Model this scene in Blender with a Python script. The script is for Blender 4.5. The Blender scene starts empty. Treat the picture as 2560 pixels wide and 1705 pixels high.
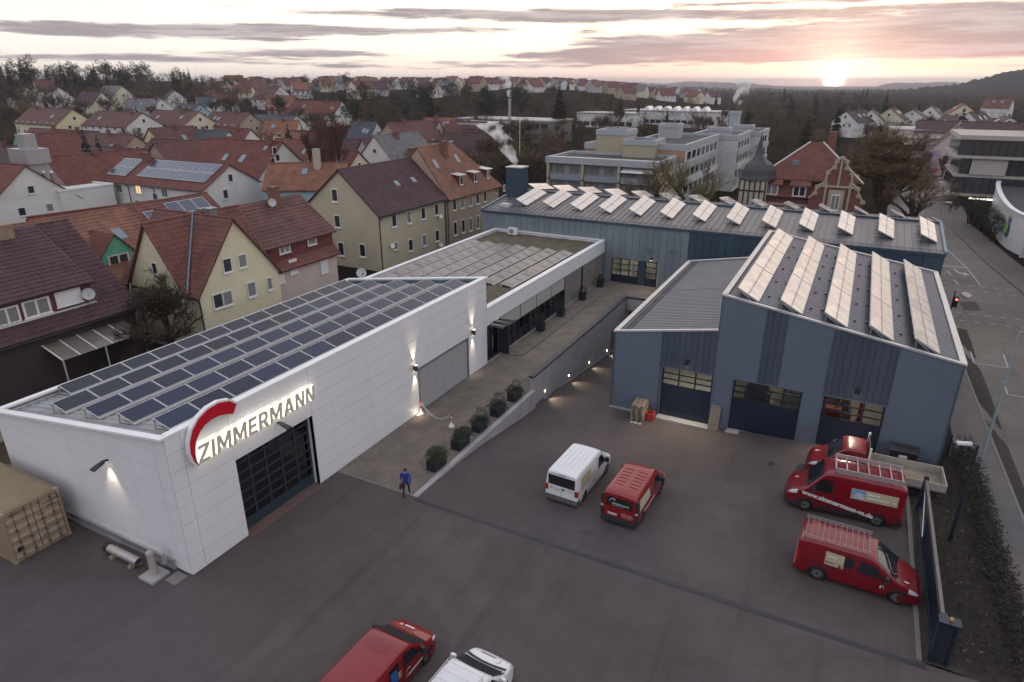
import bpy, math, random
from mathutils import Vector, Matrix
R = math.radians
random.seed(7)
sc = bpy.context.scene
COL = sc.collection
# ---------------------------------------------------------------- camera
# site axes: +Y runs along the long wall of the white hall, +X to the right of it, origin at its near corner
CAM = Vector((22.82, -13.88, 20.0)); YAW = R(27.4); FPX = 1640.0; HORY = 206.0
PITCH = math.atan((852.5 - HORY) / FPX)
cam_d = bpy.data.cameras.new('camera'); cam = bpy.data.objects.new('camera', cam_d); COL.objects.link(cam)
cam.location = CAM; cam.rotation_euler = (math.pi / 2 - PITCH, 0, YAW)
cam_d.sensor_width = 36.0; cam_d.lens = 36.0 * FPX / 2560.0; cam_d.clip_start = 0.2; cam_d.clip_end = 40000
sc.camera = cam
_cf = Matrix.Rotation(YAW, 3, 'Z') @ Vector((0, math.cos(PITCH), -math.sin(PITCH)))
_cu = Matrix.Rotation(YAW, 3, 'Z') @ Vector((0, math.sin(PITCH), math.cos(PITCH)))
_cr = Matrix.Rotation(YAW, 3, 'Z') @ Vector((1, 0, 0))
def ray(px, py): return _cf + _cr * ((px - 1280) / FPX) - _cu * ((py - 852.5) / FPX)
def G(px, py, z=0.0):                       # point of a photo pixel's ray at height z
 d = ray(px, py); return CAM + d * ((z - CAM.z) / d.z)
def PD(px, D):                              # ground position at distance D in the direction of photo column px
 d = ray(px, HORY); d.z = 0; d.normalize(); p = CAM + d * D; p.z = 0; return p
# ---------------------------------------------------------------- sky and sun
SUN_DIR = ray(2085, 199).normalized()       # towards the sun, just above the horizon
SUN_EL = math.asin(SUN_DIR.z); SUN_AZ = math.atan2(SUN_DIR.x, SUN_DIR.y)
world = bpy.data.worlds.new('World'); sc.world = world; world.use_nodes = True
def build_world():
 nt = world.node_tree; N = nt.nodes; L = nt.links; N.clear()
 out = N.new('ShaderNodeOutputWorld'); bg = N.new('ShaderNodeBackground'); L.new(bg.outputs[0], out.inputs[0])
 tc = N.new('ShaderNodeTexCoord'); V = tc.outputs['Generated']
 def math_(op, a, b=None, c=None, clamp=False):
  n = N.new('ShaderNodeMath'); n.operation = op; n.use_clamp = clamp
  for i, x in enumerate((a, b, c)):
   if x is None: continue
   if isinstance(x, (int, float)): n.inputs[i].default_value = x
   else: L.new(x, n.inputs[i])
  return n.outputs[0]
 def maprange(x, a, b, c=0., d=1., smooth=True):
  n = N.new('ShaderNodeMapRange'); n.interpolation_type = 'SMOOTHSTEP' if smooth else 'LINEAR'
  L.new(x, n.inputs[0])
  for i, q in enumerate((a, b, c, d)): n.inputs[1 + i].default_value = q
  return n.outputs[0]
 def mix(f, a, b, typ='MIX'):
  n = N.new('ShaderNodeMix'); n.data_type = 'RGBA'; n.blend_type = typ; n.clamp_factor = True
  if isinstance(f, (int, float)): n.inputs[0].default_value = f
  else: L.new(f, n.inputs[0])
  for i, x in ((6, a), (7, b)):
   if isinstance(x, tuple): n.inputs[i].default_value = (*x, 1)
   else: L.new(x, n.inputs[i])
  return n.outputs[2]
 sep = N.new('ShaderNodeSeparateXYZ'); L.new(V, sep.inputs[0])
 X, Y, Z = sep.outputs
 sky = N.new('ShaderNodeTexSky'); sky.sky_type = 'NISHITA'; sky.sun_disc = False
 sky.sun_elevation = SUN_EL; sky.sun_rotation = SUN_AZ; sky.altitude = 700; sky.air_density = 1.0; sky.dust_density = 2.0
 # azimuth measured from the view's middle, elevation in degrees
 rot = N.new('ShaderNodeVectorRotate'); rot.rotation_type = 'Z_AXIS'; rot.inputs['Angle'].default_value = -YAW
 L.new(V, rot.inputs['Vector']); s2 = N.new('ShaderNodeSeparateXYZ'); L.new(rot.outputs[0], s2.inputs[0])
 az = math_('MULTIPLY', math_('ARCTAN2', s2.outputs[0], s2.outputs[1]), 57.2958)
 el = math_('MULTIPLY', math_('ARCSINE', Z), 57.2958)
 cosd = N.new('ShaderNodeVectorMath'); cosd.operation = 'DOT_PRODUCT'; L.new(V, cosd.inputs[0]); cosd.inputs[1].default_value = SUN_DIR
 cs = cosd.outputs['Value']
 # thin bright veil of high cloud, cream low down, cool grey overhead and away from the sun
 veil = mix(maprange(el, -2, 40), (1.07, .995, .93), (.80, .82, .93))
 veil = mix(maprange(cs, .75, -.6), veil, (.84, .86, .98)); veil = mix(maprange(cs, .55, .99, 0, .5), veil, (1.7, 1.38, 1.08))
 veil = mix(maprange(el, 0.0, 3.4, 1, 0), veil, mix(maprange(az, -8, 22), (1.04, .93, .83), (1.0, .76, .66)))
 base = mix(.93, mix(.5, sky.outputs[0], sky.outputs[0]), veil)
 # streaky layered cloud
 cmb = N.new('ShaderNodeCombineXYZ')
 L.new(math_('MULTIPLY', az, .05), cmb.inputs[0])
 L.new(math_('MULTIPLY', math_('POWER', math_('MAXIMUM', el, 0.0), .85), 1.0), cmb.inputs[1]); cmb.inputs[2].default_value = 3.7
 def noise(scale, det, rough, dist, off):
  mp = N.new('ShaderNodeMapping'); L.new(cmb.outputs[0], mp.inputs[0]); mp.inputs['Location'].default_value = off
  n = N.new('ShaderNodeTexNoise'); L.new(mp.outputs[0], n.inputs['Vector'])
  n.inputs['Scale'].default_value = scale; n.inputs['Detail'].default_value = det; n.inputs['Roughness'].default_value = rough
  n.inputs['Distortion'].default_value = dist
  return n.outputs[0]
 n1 = noise(1.0, 8, .56, .35, (0, 0, 0)); n2 = noise(2.4, 6, .6, .5, (7, 3, 1)); n3 = noise(6.5, 8, .68, .6, (3, 8, 2))
 nn = math_('ADD', math_('MULTIPLY', n1, .40), math_('ADD', math_('MULTIPLY', n2, .34), math_('MULTIPLY', n3, .26)))
 # long bank of cloud to the right, streaks to the left
 def bump(a0, aw, e0, ew):
  a_ = math_('DIVIDE', math_('SUBTRACT', az, a0), aw); e_ = math_('DIVIDE', math_('SUBTRACT', el, e0), ew)
  return math_('POWER', 2.718, math_('MULTIPLY', math_('ADD', math_('MULTIPLY', a_, a_), math_('MULTIPLY', e_, e_)), -1))
 bank = None
 for a0, aw, e0, ew, amp in ((16, 15, 2.75, .85, .29), (34, 15, 3.7, 1.5, .27), (8, 16, 4.75, .42, .24), (-13, 14, 3.75, .33, .24), (-26, 15, 3.3, .5, .23),
        (-17, 12, 2.15, .4, .21), (-30, 12, 1.55, .3, .19), (2, 10, 1.25, .4, .19), (-2, 15, 5.1, .3, .16), (24, 14, 5.5, .18, .17), (-13, 3, 1.2, .22, .15),
        (25, 18, 1.95, .5, .22), (80, 30, 4, 2, .2), (-80, 40, 5, 2.5, .2), (150, 60, 8, 4, .2), (-150, 60, 9, 4, .2)):
  b = math_('MULTIPLY', bump(a0, aw, e0, ew), amp); bank = b if bank is None else math_('ADD', bank, b)
 dens = math_('ADD', nn, bank)
 m = maprange(dens, .588, .70)
 m = math_('MULTIPLY', m, maprange(el, .2, .9))
 low = maprange(el, 3.9, 1.0)
 pink = math_('MULTIPLY', low, maprange(az, -6, 20))
 ccol = mix(pink, (.275, .235, .262), (.62, .36, .34))
 ccol = mix(maprange(nn, .56, .44), ccol, mix(.4, ccol, (.85, .74, .72)))
 col = mix(math_('MULTIPLY', m, .9), base, ccol)
 # glow round the rising sun
 hb = bump(27, 13, .35, .48); col = mix(hb, col, (1.7, 1.45, 1.15))
 g1 = math_('POWER', math_('MAXIMUM', cs, 0.0), 30000); g2 = math_('POWER', math_('MAXIMUM', cs, 0.0), 900)
 glow = mix(1.0, mix(1.0, (0, 0, 0), (0, 0, 0)), (0, 0, 0), 'ADD')
 v1 = N.new('ShaderNodeVectorMath'); v1.operation = 'SCALE'; v1.inputs[0].default_value = (1.0, .82, .55); L.new(math_('MULTIPLY', g1, 25.0), v1.inputs['Scale'])
 v2 = N.new('ShaderNodeVectorMath'); v2.operation = 'SCALE'; v2.inputs[0].default_value = (1.0, .62, .38); L.new(math_('MULTIPLY', g2, .8), v2.inputs['Scale'])
 g3 = math_('POWER', math_('MAXIMUM', cs, 0.0), 110); v3 = N.new('ShaderNodeVectorMath'); v3.operation = 'SCALE'; v3.inputs[0].default_value = (1.0, .52, .30); L.new(math_('MULTIPLY', g3, .28), v3.inputs['Scale']); v4 = N.new('ShaderNodeVectorMath'); L.new(v2.outputs[0], v4.inputs[0]); L.new(v3.outputs[0], v4.inputs[1]); v2 = v4
 ad = N.new('ShaderNodeVectorMath'); L.new(v1.outputs[0], ad.inputs[0]); L.new(v2.outputs[0], ad.inputs[1])
 ad2 = N.new('ShaderNodeVectorMath'); L.new(ad.outputs[0], ad2.inputs[0]); L.new(col, ad2.inputs[1])
 # below the horizon: dull ground tone
 fin = mix(maprange(el, -.8, -.1, 1, 0), ad2.outputs[0], (.16, .14, .14))
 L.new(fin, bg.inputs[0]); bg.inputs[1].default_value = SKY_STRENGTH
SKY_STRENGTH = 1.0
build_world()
sun_d = bpy.data.lights.new('sun', 'SUN'); sun_d.energy = 1.1; sun_d.angle = R(.6); sun_d.color = (1, .62, .36)
sun = bpy.data.objects.new('sun', sun_d); COL.objects.link(sun)
sun.rotation_euler = (-Vector(SUN_DIR)).to_track_quat('-Z', 'Y').to_euler(); sun.location = (30, 60, 60)
vs = sc.view_settings; vs.view_transform = 'Standard'; vs.look = 'None'; vs.exposure = 0.2; vs.gamma = 1.0; vs.use_curve_mapping = False
cy = sc.cycles; cy.use_denoising = True; cy.max_bounces = 6; cy.diffuse_bounces = 3; cy.glossy_bounces = 3; cy.transparent_max_bounces = 12; cy.transmission_bounces = 4
world.cycles.sampling_method = 'MANUAL'; world.cycles.sample_map_resolution = 512
cy.volume_bounces = 2; cy.use_adaptive_sampling = True; cy.adaptive_threshold = 0.02; cy.sample_clamp_indirect = 4.0
cy.caustics_reflective = False; cy.caustics_refractive = False
# ---------------------------------------------------------------- materials
MATS = {}
def mat(name, col, rough=.6, metal=0., var=.12, vscale=1.5, bump=0., bscale=20., spec=.5, emit=None, estr=0., coat=0., kind=None, streak=False):
 if name in MATS: return MATS[name]
 m = bpy.data.materials.new(name); m.use_nodes = True; MATS[name] = m
 nt = m.node_tree; N = nt.nodes; L = nt.links; b = N['Principled BSDF']
 b.inputs['Roughness'].default_value = rough; b.inputs['Metallic'].default_value = metal; b.inputs['Specular IOR Level'].default_value = spec
 b.inputs['Base Color'].default_value = (*col, 1); b.inputs['Coat Weight'].default_value = coat; b.inputs['Coat Roughness'].default_value = .06
 if emit: b.inputs['Emission Color'].default_value = (*emit, 1); b.inputs['Emission Strength'].default_value = estr
 tc = N.new('ShaderNodeTexCoord'); vec = tc.outputs['Object']
 if streak:
  mp = N.new('ShaderNodeMapping'); mp.inputs['Scale'].default_value = streak; L.new(vec, mp.inputs[0]); vec = mp.outputs[0]
 if var > 0:
  n = N.new('ShaderNodeTexNoise'); L.new(vec, n.inputs['Vector']); n.inputs['Scale'].default_value = vscale; n.inputs['Detail'].default_value = 6; n.inputs['Roughness'].default_value = .62
  mr = N.new('ShaderNodeMapRange'); L.new(n.outputs[0], mr.inputs[0]); mr.inputs[1].default_value = .25; mr.inputs[2].default_value = .75
  mr.inputs[3].default_value = 1 - var; mr.inputs[4].default_value = 1 + var
  mx = N.new('ShaderNodeVectorMath'); mx.operation = 'SCALE'; mx.inputs[0].default_value = col; L.new(mr.outputs[0], mx.inputs['Scale'])
  L.new(mx.outputs[0], b.inputs['Base Color'])
 if bump > 0:
  n2 = N.new('ShaderNodeTexNoise'); L.new(tc.outputs['Object'], n2.inputs['Vector']); n2.inputs['Scale'].default_value = bscale; n2.inputs['Detail'].default_value = 5
  bp = N.new('ShaderNodeBump'); bp.inputs['Strength'].default_value = bump; bp.inputs['Distance'].default_value = .05
  L.new(n2.outputs[0], bp.inputs['Height']); L.new(bp.outputs[0], b.inputs['Normal'])
 return m
def glass(name, tint=(.8, .85, .85), base=.04, rough=.02):
 if name in MATS: return MATS[name]
 m = bpy.data.materials.new(name); m.use_nodes = True; MATS[name] = m
 nt = m.node_tree; N = nt.nodes; L = nt.links; N.clear()
 out = N.new('ShaderNodeOutputMaterial'); mx = N.new('ShaderNodeMixShader'); t = N.new('ShaderNodeBsdfTransparent'); g = N.new('ShaderNodeBsdfGlossy')
 t.inputs[0].default_value = (*tint, 1); g.inputs['Roughness'].default_value = rough; g.inputs[0].default_value = (.95, .95, .95, 1)
 fr = N.new('ShaderNodeFresnel'); fr.inputs[0].default_value = 1.5
 ad = N.new('ShaderNodeMath'); ad.operation = 'MAXIMUM'; ad.inputs[1].default_value = base; L.new(fr.outputs[0], ad.inputs[0])
 L.new(ad.outputs[0], mx.inputs[0]); L.new(t.outputs[0], mx.inputs[1]); L.new(g.outputs[0], mx.inputs[2]); L.new(mx.outputs[0], out.inputs[0])
 return m
def tile_mat(name, col, course=.35, var=.28):   # far roofs: courses follow the height, colour mottled
 if name in MATS: return MATS[name]
 m = mat(name, col, rough=.75, var=var, vscale=.9, spec=.35)
 nt = m.node_tree; N = nt.nodes; L = nt.links; b = N['Principled BSDF']
 tc = N.new('ShaderNodeTexCoord'); w = N.new('ShaderNodeTexWave'); w.wave_type = 'BANDS'; w.bands_direction = 'Z'; w.wave_profile = 'SAW'
 w.inputs['Scale'].default_value = 1 / (course * .62) * .32; w.inputs['Distortion'].default_value = .4; L.new(tc.outputs['Object'], w.inputs[0])
 bp = N.new('ShaderNodeBump'); bp.inputs['Strength'].default_value = .7; bp.inputs['Distance'].default_value = .05; L.new(w.outputs[1], bp.inputs['Height']); L.new(bp.outputs[0], b.inputs['Normal'])
 return m
def emission(name, col, s): return mat(name, (.8, .8, .8), var=0, emit=col, estr=s)
# ---------------------------------------------------------------- object helpers
ORG = {}
def props(o, label=None, cat=None, group=None, kind=None):
 if label: o['label'] = label
 if cat: o['category'] = cat
 if group: o['group'] = group
 if kind: o['kind'] = kind
 return o
def thing(name, label, cat, loc=(0, 0, 0), rz=0, group=None, local=False, kind=None):
 o = bpy.data.objects.new(name, None); COL.objects.link(o); o.empty_display_size = .3
 o.location = loc; o.rotation_euler = (0, 0, rz); ORG[o] = Vector((0, 0, 0)) if local else Vector(loc)
 return props(o, label, cat, group, kind)
class MB:
 def __init__(s): s.v = []; s.f = []; s.m = []
 def vert(s, *ps):
  i = len(s.v); s.v.extend(tuple(p) for p in ps); return i
 def face(s, pts, mi=0):
  i = s.vert(*pts); s.f.append(tuple(range(i, i + len(pts)))); s.m.append(mi); return s
 def box(s, x0, x1, y0, y1, z0, z1, mi=0):
  i = s.vert((x0, y0, z0), (x1, y0, z0), (x1, y1, z0), (x0, y1, z0), (x0, y0, z1), (x1, y0, z1), (x1, y1, z1), (x0, y1, z1))
  for q in ((0, 3, 2, 1), (4, 5, 6, 7), (0, 1, 5, 4), (1, 2, 6, 5), (2, 3, 7, 6), (3, 0, 4, 7)):
   s.f.append(tuple(i + k for k in q)); s.m.append(mi)
  return s
 def hexa(s, p, mi=0):                     # 8 points, bottom ring then top ring
  i = s.vert(*p)
  for q in ((0, 3, 2, 1), (4, 5, 6, 7), (0, 1, 5, 4), (1, 2, 6, 5), (2, 3, 7, 6), (3, 0, 4, 7)):
   s.f.append(tuple(i + k for k in q)); s.m.append(mi)
  return s
 def prism(s, poly, d, mi=0, cap=True):    # poly: list of 3d points, d: extrusion vector
  d = Vector(d); n = len(poly); i = s.vert(*poly); s.vert(*[Vector(p) + d for p in poly])
  if cap: s.f.append(tuple(range(i + n - 1, i - 1, -1))); s.m.append(mi); s.f.append(tuple(range(i + n, i + 2 * n))); s.m.append(mi)
  for k in range(n):
   s.f.append((i + k, i + (k + 1) % n, i + n + (k + 1) % n, i + n + k)); s.m.append(mi)
  return s
 def tube(s, p0, p1, r0, r1=None, n=8, mi=0, cap=True):
  r1 = r0 if r1 is None else r1; p0 = Vector(p0); p1 = Vector(p1); d = (p1 - p0)
  if d.length < 1e-6: return s
  d.normalize(); a = d.orthogonal().normalized(); b = d.cross(a); i = len(s.v)
  for p, r in ((p0, r0), (p1, r1)):
   for k in range(n):
    t = 2 * math.pi * k / n; s.v.append(tuple(p + (a * math.cos(t) + b * math.sin(t)) * r))
  for k in range(n): s.f.append((i + k, i + (k + 1) % n, i + n + (k + 1) % n, i + n + k)); s.m.append(mi)
  if cap: s.f.append(tuple(range(i + n - 1, i - 1, -1))); s.m.append(mi); s.f.append(tuple(range(i + n, i + 2 * n))); s.m.append(mi)
  return s
 def path(s, pts, r, n=6, mi=0):
  for a, b in zip(pts[:-1], pts[1:]): s.tube(a, b, r, r, n, mi)
  return s
 def lathe(s, c, prof, n=16, mi=0):        # prof: (radius, z)
  i = len(s.v)
  for r, z in prof:
   for k in range(n): s.v.append((c[0] + r * math.cos(2 * math.pi * k / n), c[1] + r * math.sin(2 * math.pi * k / n), c[2] + z))
  for j in range(len(prof) - 1):
   for k in range(n): s.f.append((i + j * n + k, i + j * n + (k + 1) % n, i + (j + 1) * n + (k + 1) % n, i + (j + 1) * n + k)); s.m.append(mi)
  return s
 def grid(s, fn, nu, nv, mi=0):
  i = len(s.v)
  for a in range(nu + 1):
   for b in range(nv + 1): s.v.append(tuple(fn(a / nu, b / nv)))
  for a in range(nu):
   for b in range(nv): s.f.append((i + a * (nv + 1) + b, i + (a + 1) * (nv + 1) + b, i + (a + 1) * (nv + 1) + b + 1, i + a * (nv + 1) + b + 1)); s.m.append(mi)
  return s
 def mesh(s, name, mats, off=None, smooth=False):
  me = bpy.data.meshes.new(name)
  v = s.v if off is None else [(a - off[0], b - off[1], c - off[2]) for a, b, c in s.v]
  me.from_pydata(v, [], s.f)
  for m in (mats if isinstance(mats, (list, tuple)) else [mats]): me.materials.append(m)
  if any(s.m): me.polygons.foreach_set('material_index', s.m)
  if smooth: me.polygons.foreach_set('use_smooth', [True] * len(me.polygons))
  me.update(); return me
 def build(s, name, mats, parent=None, smooth=False, **kw):
  off = ORG.get(root_of(parent)) if parent is not None else None
  o = bpy.data.objects.new(name, s.mesh(name, mats, off, smooth)); COL.objects.link(o)
  if parent is not None: o.parent = parent
  return props(o, **kw)
def root_of(o):
 while o is not None and o.parent is not None: o = o.parent
 return o
def inst(name, me, parent=None, loc=(0, 0, 0), rot=(0, 0, 0), scale=(1, 1, 1), **kw):
 o = bpy.data.objects.new(name, me); COL.objects.link(o)
 if parent is not None:
  o.parent = parent
  if parent.parent is None: loc = Vector(loc) - ORG.get(parent, Vector((0, 0, 0)))
 o.location = loc; o.rotation_euler = rot; o.scale = scale
 return props(o, **kw)
def single(mb, name, mats, label, cat, group=None, smooth=False):   # a thing that is one mesh, origin at its base
 xs = [v[0] for v in mb.v]; ys = [v[1] for v in mb.v]; zs = [v[2] for v in mb.v]
 b = Vector(((min(xs) + max(xs)) / 2, (min(ys) + max(ys)) / 2, min(zs)))
 o = bpy.data.objects.new(name, mb.mesh(name, mats, b, smooth)); COL.objects.link(o); o.location = b
 return props(o, label, cat, group)
def children_of(o): return [c for c in bpy.data.objects if c.parent == o]
KIDS = {}
def copy_tree(o, parent=None):
 if o not in KIDS: KIDS[o] = children_of(o)
 c = o.copy(); COL.objects.link(c); c.parent = parent
 for ch in KIDS[o]: copy_tree(ch, c)
 return c
def clip_poly(poly, a, b):                    # keep z <= a + b*s of (s, z) polygon
 out = []
 for i, p in enumerate(poly):
  q = poly[(i + 1) % len(poly)]; dp = p[1] - a - b * p[0]; dq = q[1] - a - b * q[0]
  if dp <= 1e-9: out.append(p)
  if (dp < -1e-9 and dq > 1e-9) or (dp > 1e-9 and dq < -1e-9):
   t = dp / (dp - dq); out.append((p[0] + t * (q[0] - p[0]), p[1] + t * (q[1] - p[1])))
 return out
_font_cache = {}
def text_mesh(txt, size, extrude=0., bold=0., align='LEFT', shear=0.):
 cu = bpy.data.curves.new('lettering', 'FONT'); cu.body = txt; cu.size = size; cu.extrude = extrude; cu.offset = bold; cu.align_x = align; cu.shear = shear; cu.resolution_u = 3
 ob = bpy.data.objects.new('lettering', cu); COL.objects.link(ob)
 me = bpy.data.meshes.new_from_object(ob.evaluated_get(bpy.context.evaluated_depsgraph_get()))
 bpy.data.objects.remove(ob); bpy.data.curves.remove(cu); return me
def text_obj(name, txt, size, m, parent, M, extrude=0., bold=0., align='LEFT', width=None, shear=0., **kw):
 me = text_mesh(txt, size, extrude, bold, align, shear); me.materials.clear(); me.materials.append(m)
 if width:
  xs = [v.co.x for v in me.vertices]; k = width / (max(xs) - min(xs)); x0 = min(xs)
  for v in me.vertices: v.co.x = (v.co.x - x0) * k
 me.transform(M); off = ORG.get(root_of(parent)) if parent is not None else None
 if off is not None: me.transform(Matrix.Translation(-off))
 o = bpy.data.objects.new(name, me); COL.objects.link(o); o.parent = parent
 return props(o, **kw)
def basis(o, x, y):                           # matrix with local x, y axes given, at o
 x = Vector(x).normalized(); y = Vector(y).normalized(); z = x.cross(y)
 return Matrix(((x.x, y.x, z.x, o[0]), (x.y, y.y, z.y, o[1]), (x.z, y.z, z.z, o[2]), (0, 0, 0, 1)))
def lamp_light(name, kind, loc, energy, col, parent=None, size=.1, spot=90, target=None, blend=.6):
 d = bpy.data.lights.new(name, kind); d.energy = energy; d.color = col
 if kind == 'AREA': d.size = size
 else: d.shadow_soft_size = size
 if kind == 'SPOT': d.spot_size = R(spot); d.spot_blend = blend
 o = bpy.data.objects.new(name, d); COL.objects.link(o)
 off = ORG.get(root_of(parent), Vector((0, 0, 0))) if parent is not None else Vector((0, 0, 0))
 o.location = Vector(loc) - off
 if parent is not None: o.parent = parent
 if target is not None: o.rotation_euler = (Vector(target) - Vector(loc)).to_track_quat('-Z', 'Y').to_euler()
 return o
def S(t): t = max(0., min(1., t)); return t * t * (3 - 2 * t)
# terrain heights: level site, hillside rising to the left and behind, valley to the right
def th(x, y):
 dx = x - CAM.x; dy = y - CAM.y; D = math.hypot(dx, dy)
 a = math.degrees(math.atan2(dx, dy)) + 27.4
 while a > 180: a -= 360
 while a < -180: a += 360
 w = 1 - .88 * S((a - 2) / 16.)
 if a < -60 or a > 100: w = .3
 z = w * 14.5 * S((D - 140) / 470.) + w * 5 * S((D - 600) / 800.)
 z += 5.5 * S((-a - 18) / 16.) * S((D - 330) / 220.) * (1 if a > -60 else .3)
 z += .4 * math.sin(x * .021 + 1) * math.cos(y * .017) * S((D - 120) / 100)
 z -= 40 * S((D - 1500) / 1500.)
 return z
def yard_z(x, y):
 z = -.68 * S((y - 8.5) / 15.5) * (1 - S((x - 10.5) / 19.)) - .7 * S((min(y, 25) - 14) / 11.) * S((9.8 - x) / 4.6)
 if y > 24.95 and x < 10.4:
  t = S((y - 24.95) / 4.5); z = z * (1 - t) + (-1.38 - .118 * (y - 24.95)) * t
 return z
# ---------------------------------------------------------------- ground, yard, path, ramp, roads
def asphalt(name, col, patch=.25, rough=.85):
 m = mat(name, col, rough=rough, var=0, bump=.25, bscale=55, spec=.3)
 nt = m.node_tree; N = nt.nodes; L = nt.links; b = N['Principled BSDF']; tc = N.new('ShaderNodeTexCoord')
 acc = None
 for sc_, det, a in ((.12, 5, patch), (.7, 8, patch * .5), (38, 3, .35)):
  n = N.new('ShaderNodeTexNoise'); n.inputs['Scale'].default_value = sc_; n.inputs['Detail'].default_value = det; n.inputs['Roughness'].default_value = .65
  L.new(tc.outputs['Object'], n.inputs['Vector'])
  r = N.new('ShaderNodeMapRange'); L.new(n.outputs[0], r.inputs[0]); r.inputs[1].default_value = .28; r.inputs[2].default_value = .72; r.inputs[3].default_value = 1 - a; r.inputs[4].default_value = 1 + a
  if acc is None: acc = r.outputs[0]
  else:
   q = N.new('ShaderNodeMath'); q.operation = 'MULTIPLY'; L.new(acc, q.inputs[0]); L.new(r.outputs[0], q.inputs[1]); acc = q.outputs[0]
 # brownish and bluish areas, long wheel streaks and hairline cracks
 n = N.new('ShaderNodeTexNoise'); n.inputs['Scale'].default_value = .07; n.inputs['Detail'].default_value = 4; L.new(tc.outputs['Object'], n.inputs['Vector'])
 hue = N.new('ShaderNodeMix'); hue.data_type = 'RGBA'; L.new(n.outputs[0], hue.inputs[0]); hue.inputs[6].default_value = (col[0] * 1.25, col[1] * 1.12, col[2] * .92, 1); hue.inputs[7].default_value = (col[0] * .78, col[1] * .88, col[2] * 1.06, 1)
 mp = N.new('ShaderNodeMapping'); mp.inputs['Rotation'].default_value = (0, 0, .35); mp.inputs['Scale'].default_value = (1.3, .06, 1); L.new(tc.outputs['Object'], mp.inputs[0]); st = N.new('ShaderNodeTexNoise'); st.inputs['Scale'].default_value = 1.1; st.inputs['Detail'].default_value = 5; L.new(mp.outputs[0], st.inputs['Vector'])
 sr = N.new('ShaderNodeMapRange'); L.new(st.outputs[0], sr.inputs[0]); sr.inputs[1].default_value = .55; sr.inputs[2].default_value = .75; sr.inputs[3].default_value = 1; sr.inputs[4].default_value = .80
 vo = N.new('ShaderNodeTexVoronoi'); vo.feature = 'DISTANCE_TO_EDGE'; vo.inputs['Scale'].default_value = .085; wn = N.new('ShaderNodeTexNoise'); wn.inputs['Scale'].default_value = .9; wn.inputs['Detail'].default_value = 5; L.new(tc.outputs['Object'], wn.inputs['Vector']); wm_ = N.new('ShaderNodeVectorMath'); wm_.operation = 'MULTIPLY_ADD'; L.new(wn.outputs[1], wm_.inputs[0]); wm_.inputs[1].default_value = (1.6, 1.6, 0); L.new(tc.outputs['Object'], wm_.inputs[2]); L.new(wm_.outputs[0], vo.inputs['Vector'])
 ck = N.new('ShaderNodeMapRange'); L.new(vo.outputs[0], ck.inputs[0]); ck.inputs[1].default_value = .0; ck.inputs[2].default_value = .004; ck.inputs[3].default_value = .86; ck.inputs[4].default_value = 1
 for x_ in (sr.outputs[0], ck.outputs[0]):
  q = N.new('ShaderNodeMath'); q.operation = 'MULTIPLY'; L.new(acc, q.inputs[0]); L.new(x_, q.inputs[1]); acc = q.outputs[0]
 v = N.new('ShaderNodeVectorMath'); v.operation = 'SCALE'; L.new(hue.outputs[2], v.inputs[0]); L.new(acc, v.inputs['Scale']); L.new(v.outputs[0], b.inputs['Base Color'])
 return m
def paver_mat(name, c1, c2, w, h, off=.5):
 m = mat(name, c1, rough=.85, var=0, spec=.3)
 nt = m.node_tree; N = nt.nodes; L = nt.links; b = N['Principled BSDF']; tc = N.new('ShaderNodeTexCoord')
 br = N.new('ShaderNodeTexBrick'); br.inputs['Color1'].default_value = (*c1, 1); br.inputs['Color2'].default_value = (*c2, 1); br.inputs['Mortar'].default_value = (c1[0] * .45, c1[1] * .45, c1[2] * .45, 1)
 br.inputs['Scale'].default_value = 1; br.inputs['Mortar Size'].default_value = .012; br.inputs['Brick Width'].default_value = w; br.inputs['Row Height'].default_value = h; br.offset = off
 L.new(tc.outputs['Object'], br.inputs['Vector'])
 n = N.new('ShaderNodeTexNoise'); n.inputs['Scale'].default_value = .8; n.inputs['Detail'].default_value = 6; L.new(tc.outputs['Object'], n.inputs['Vector'])
 r = N.new('ShaderNodeMapRange'); L.new(n.outputs[0], r.inputs[0]); r.inputs[1].default_value = .3; r.inputs[2].default_value = .7; r.inputs[3].default_value = .8; r.inputs[4].default_value = 1.2
 v = N.new('ShaderNodeVectorMath'); v.operation = 'SCALE'; L.new(br.outputs[0], v.inputs[0]); L.new(r.outputs[0], v.inputs['Scale']); L.new(v.outputs[0], b.inputs['Base Color'])
 bp = N.new('ShaderNodeBump'); bp.inputs['Strength'].default_value = .5; bp.inputs['Distance'].default_value = .02; bp.invert = True; L.new(br.outputs[1], bp.inputs['Height']); L.new(bp.outputs[0], b.inputs['Normal'])
 return m
M_yard = asphalt('yard_asphalt', (.080, .066, .067), .24)
M_road = asphalt('road_asphalt', (.108, .096, .090), .34, .6)
M_walk = asphalt('pavement_asphalt', (.125, .112, .105), .2)
M_path = paver_mat('paver', (.205, .172, .145), (.165, .14, .12), .22, .11)
M_slab = paver_mat('pavement_slab', (.14, .125, .115), (.12, .11, .10), .3, .3)
M_conc = mat('concrete', (.34, .325, .32), rough=.8, var=.14, vscale=.8, bump=.12, bscale=14)
M_kerb = mat('kerb_stone', (.15, .14, .132), rough=.85, var=.15, vscale=3)
M_dark = mat('dark_metal', (.012, .016, .026), rough=.45, var=.1)
M_navy = mat('navy_panel', (.010, .016, .034), rough=.4, var=.08)
M_alu = mat('aluminium', (.55, .55, .56), rough=.38, metal=.85, var=.08)
M_whitepaint = mat('road_paint', (.36, .35, .33), rough=.7, var=.3, vscale=4)
M_black = mat('black_rubber', (.012, .012, .013), rough=.8, var=0)
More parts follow.
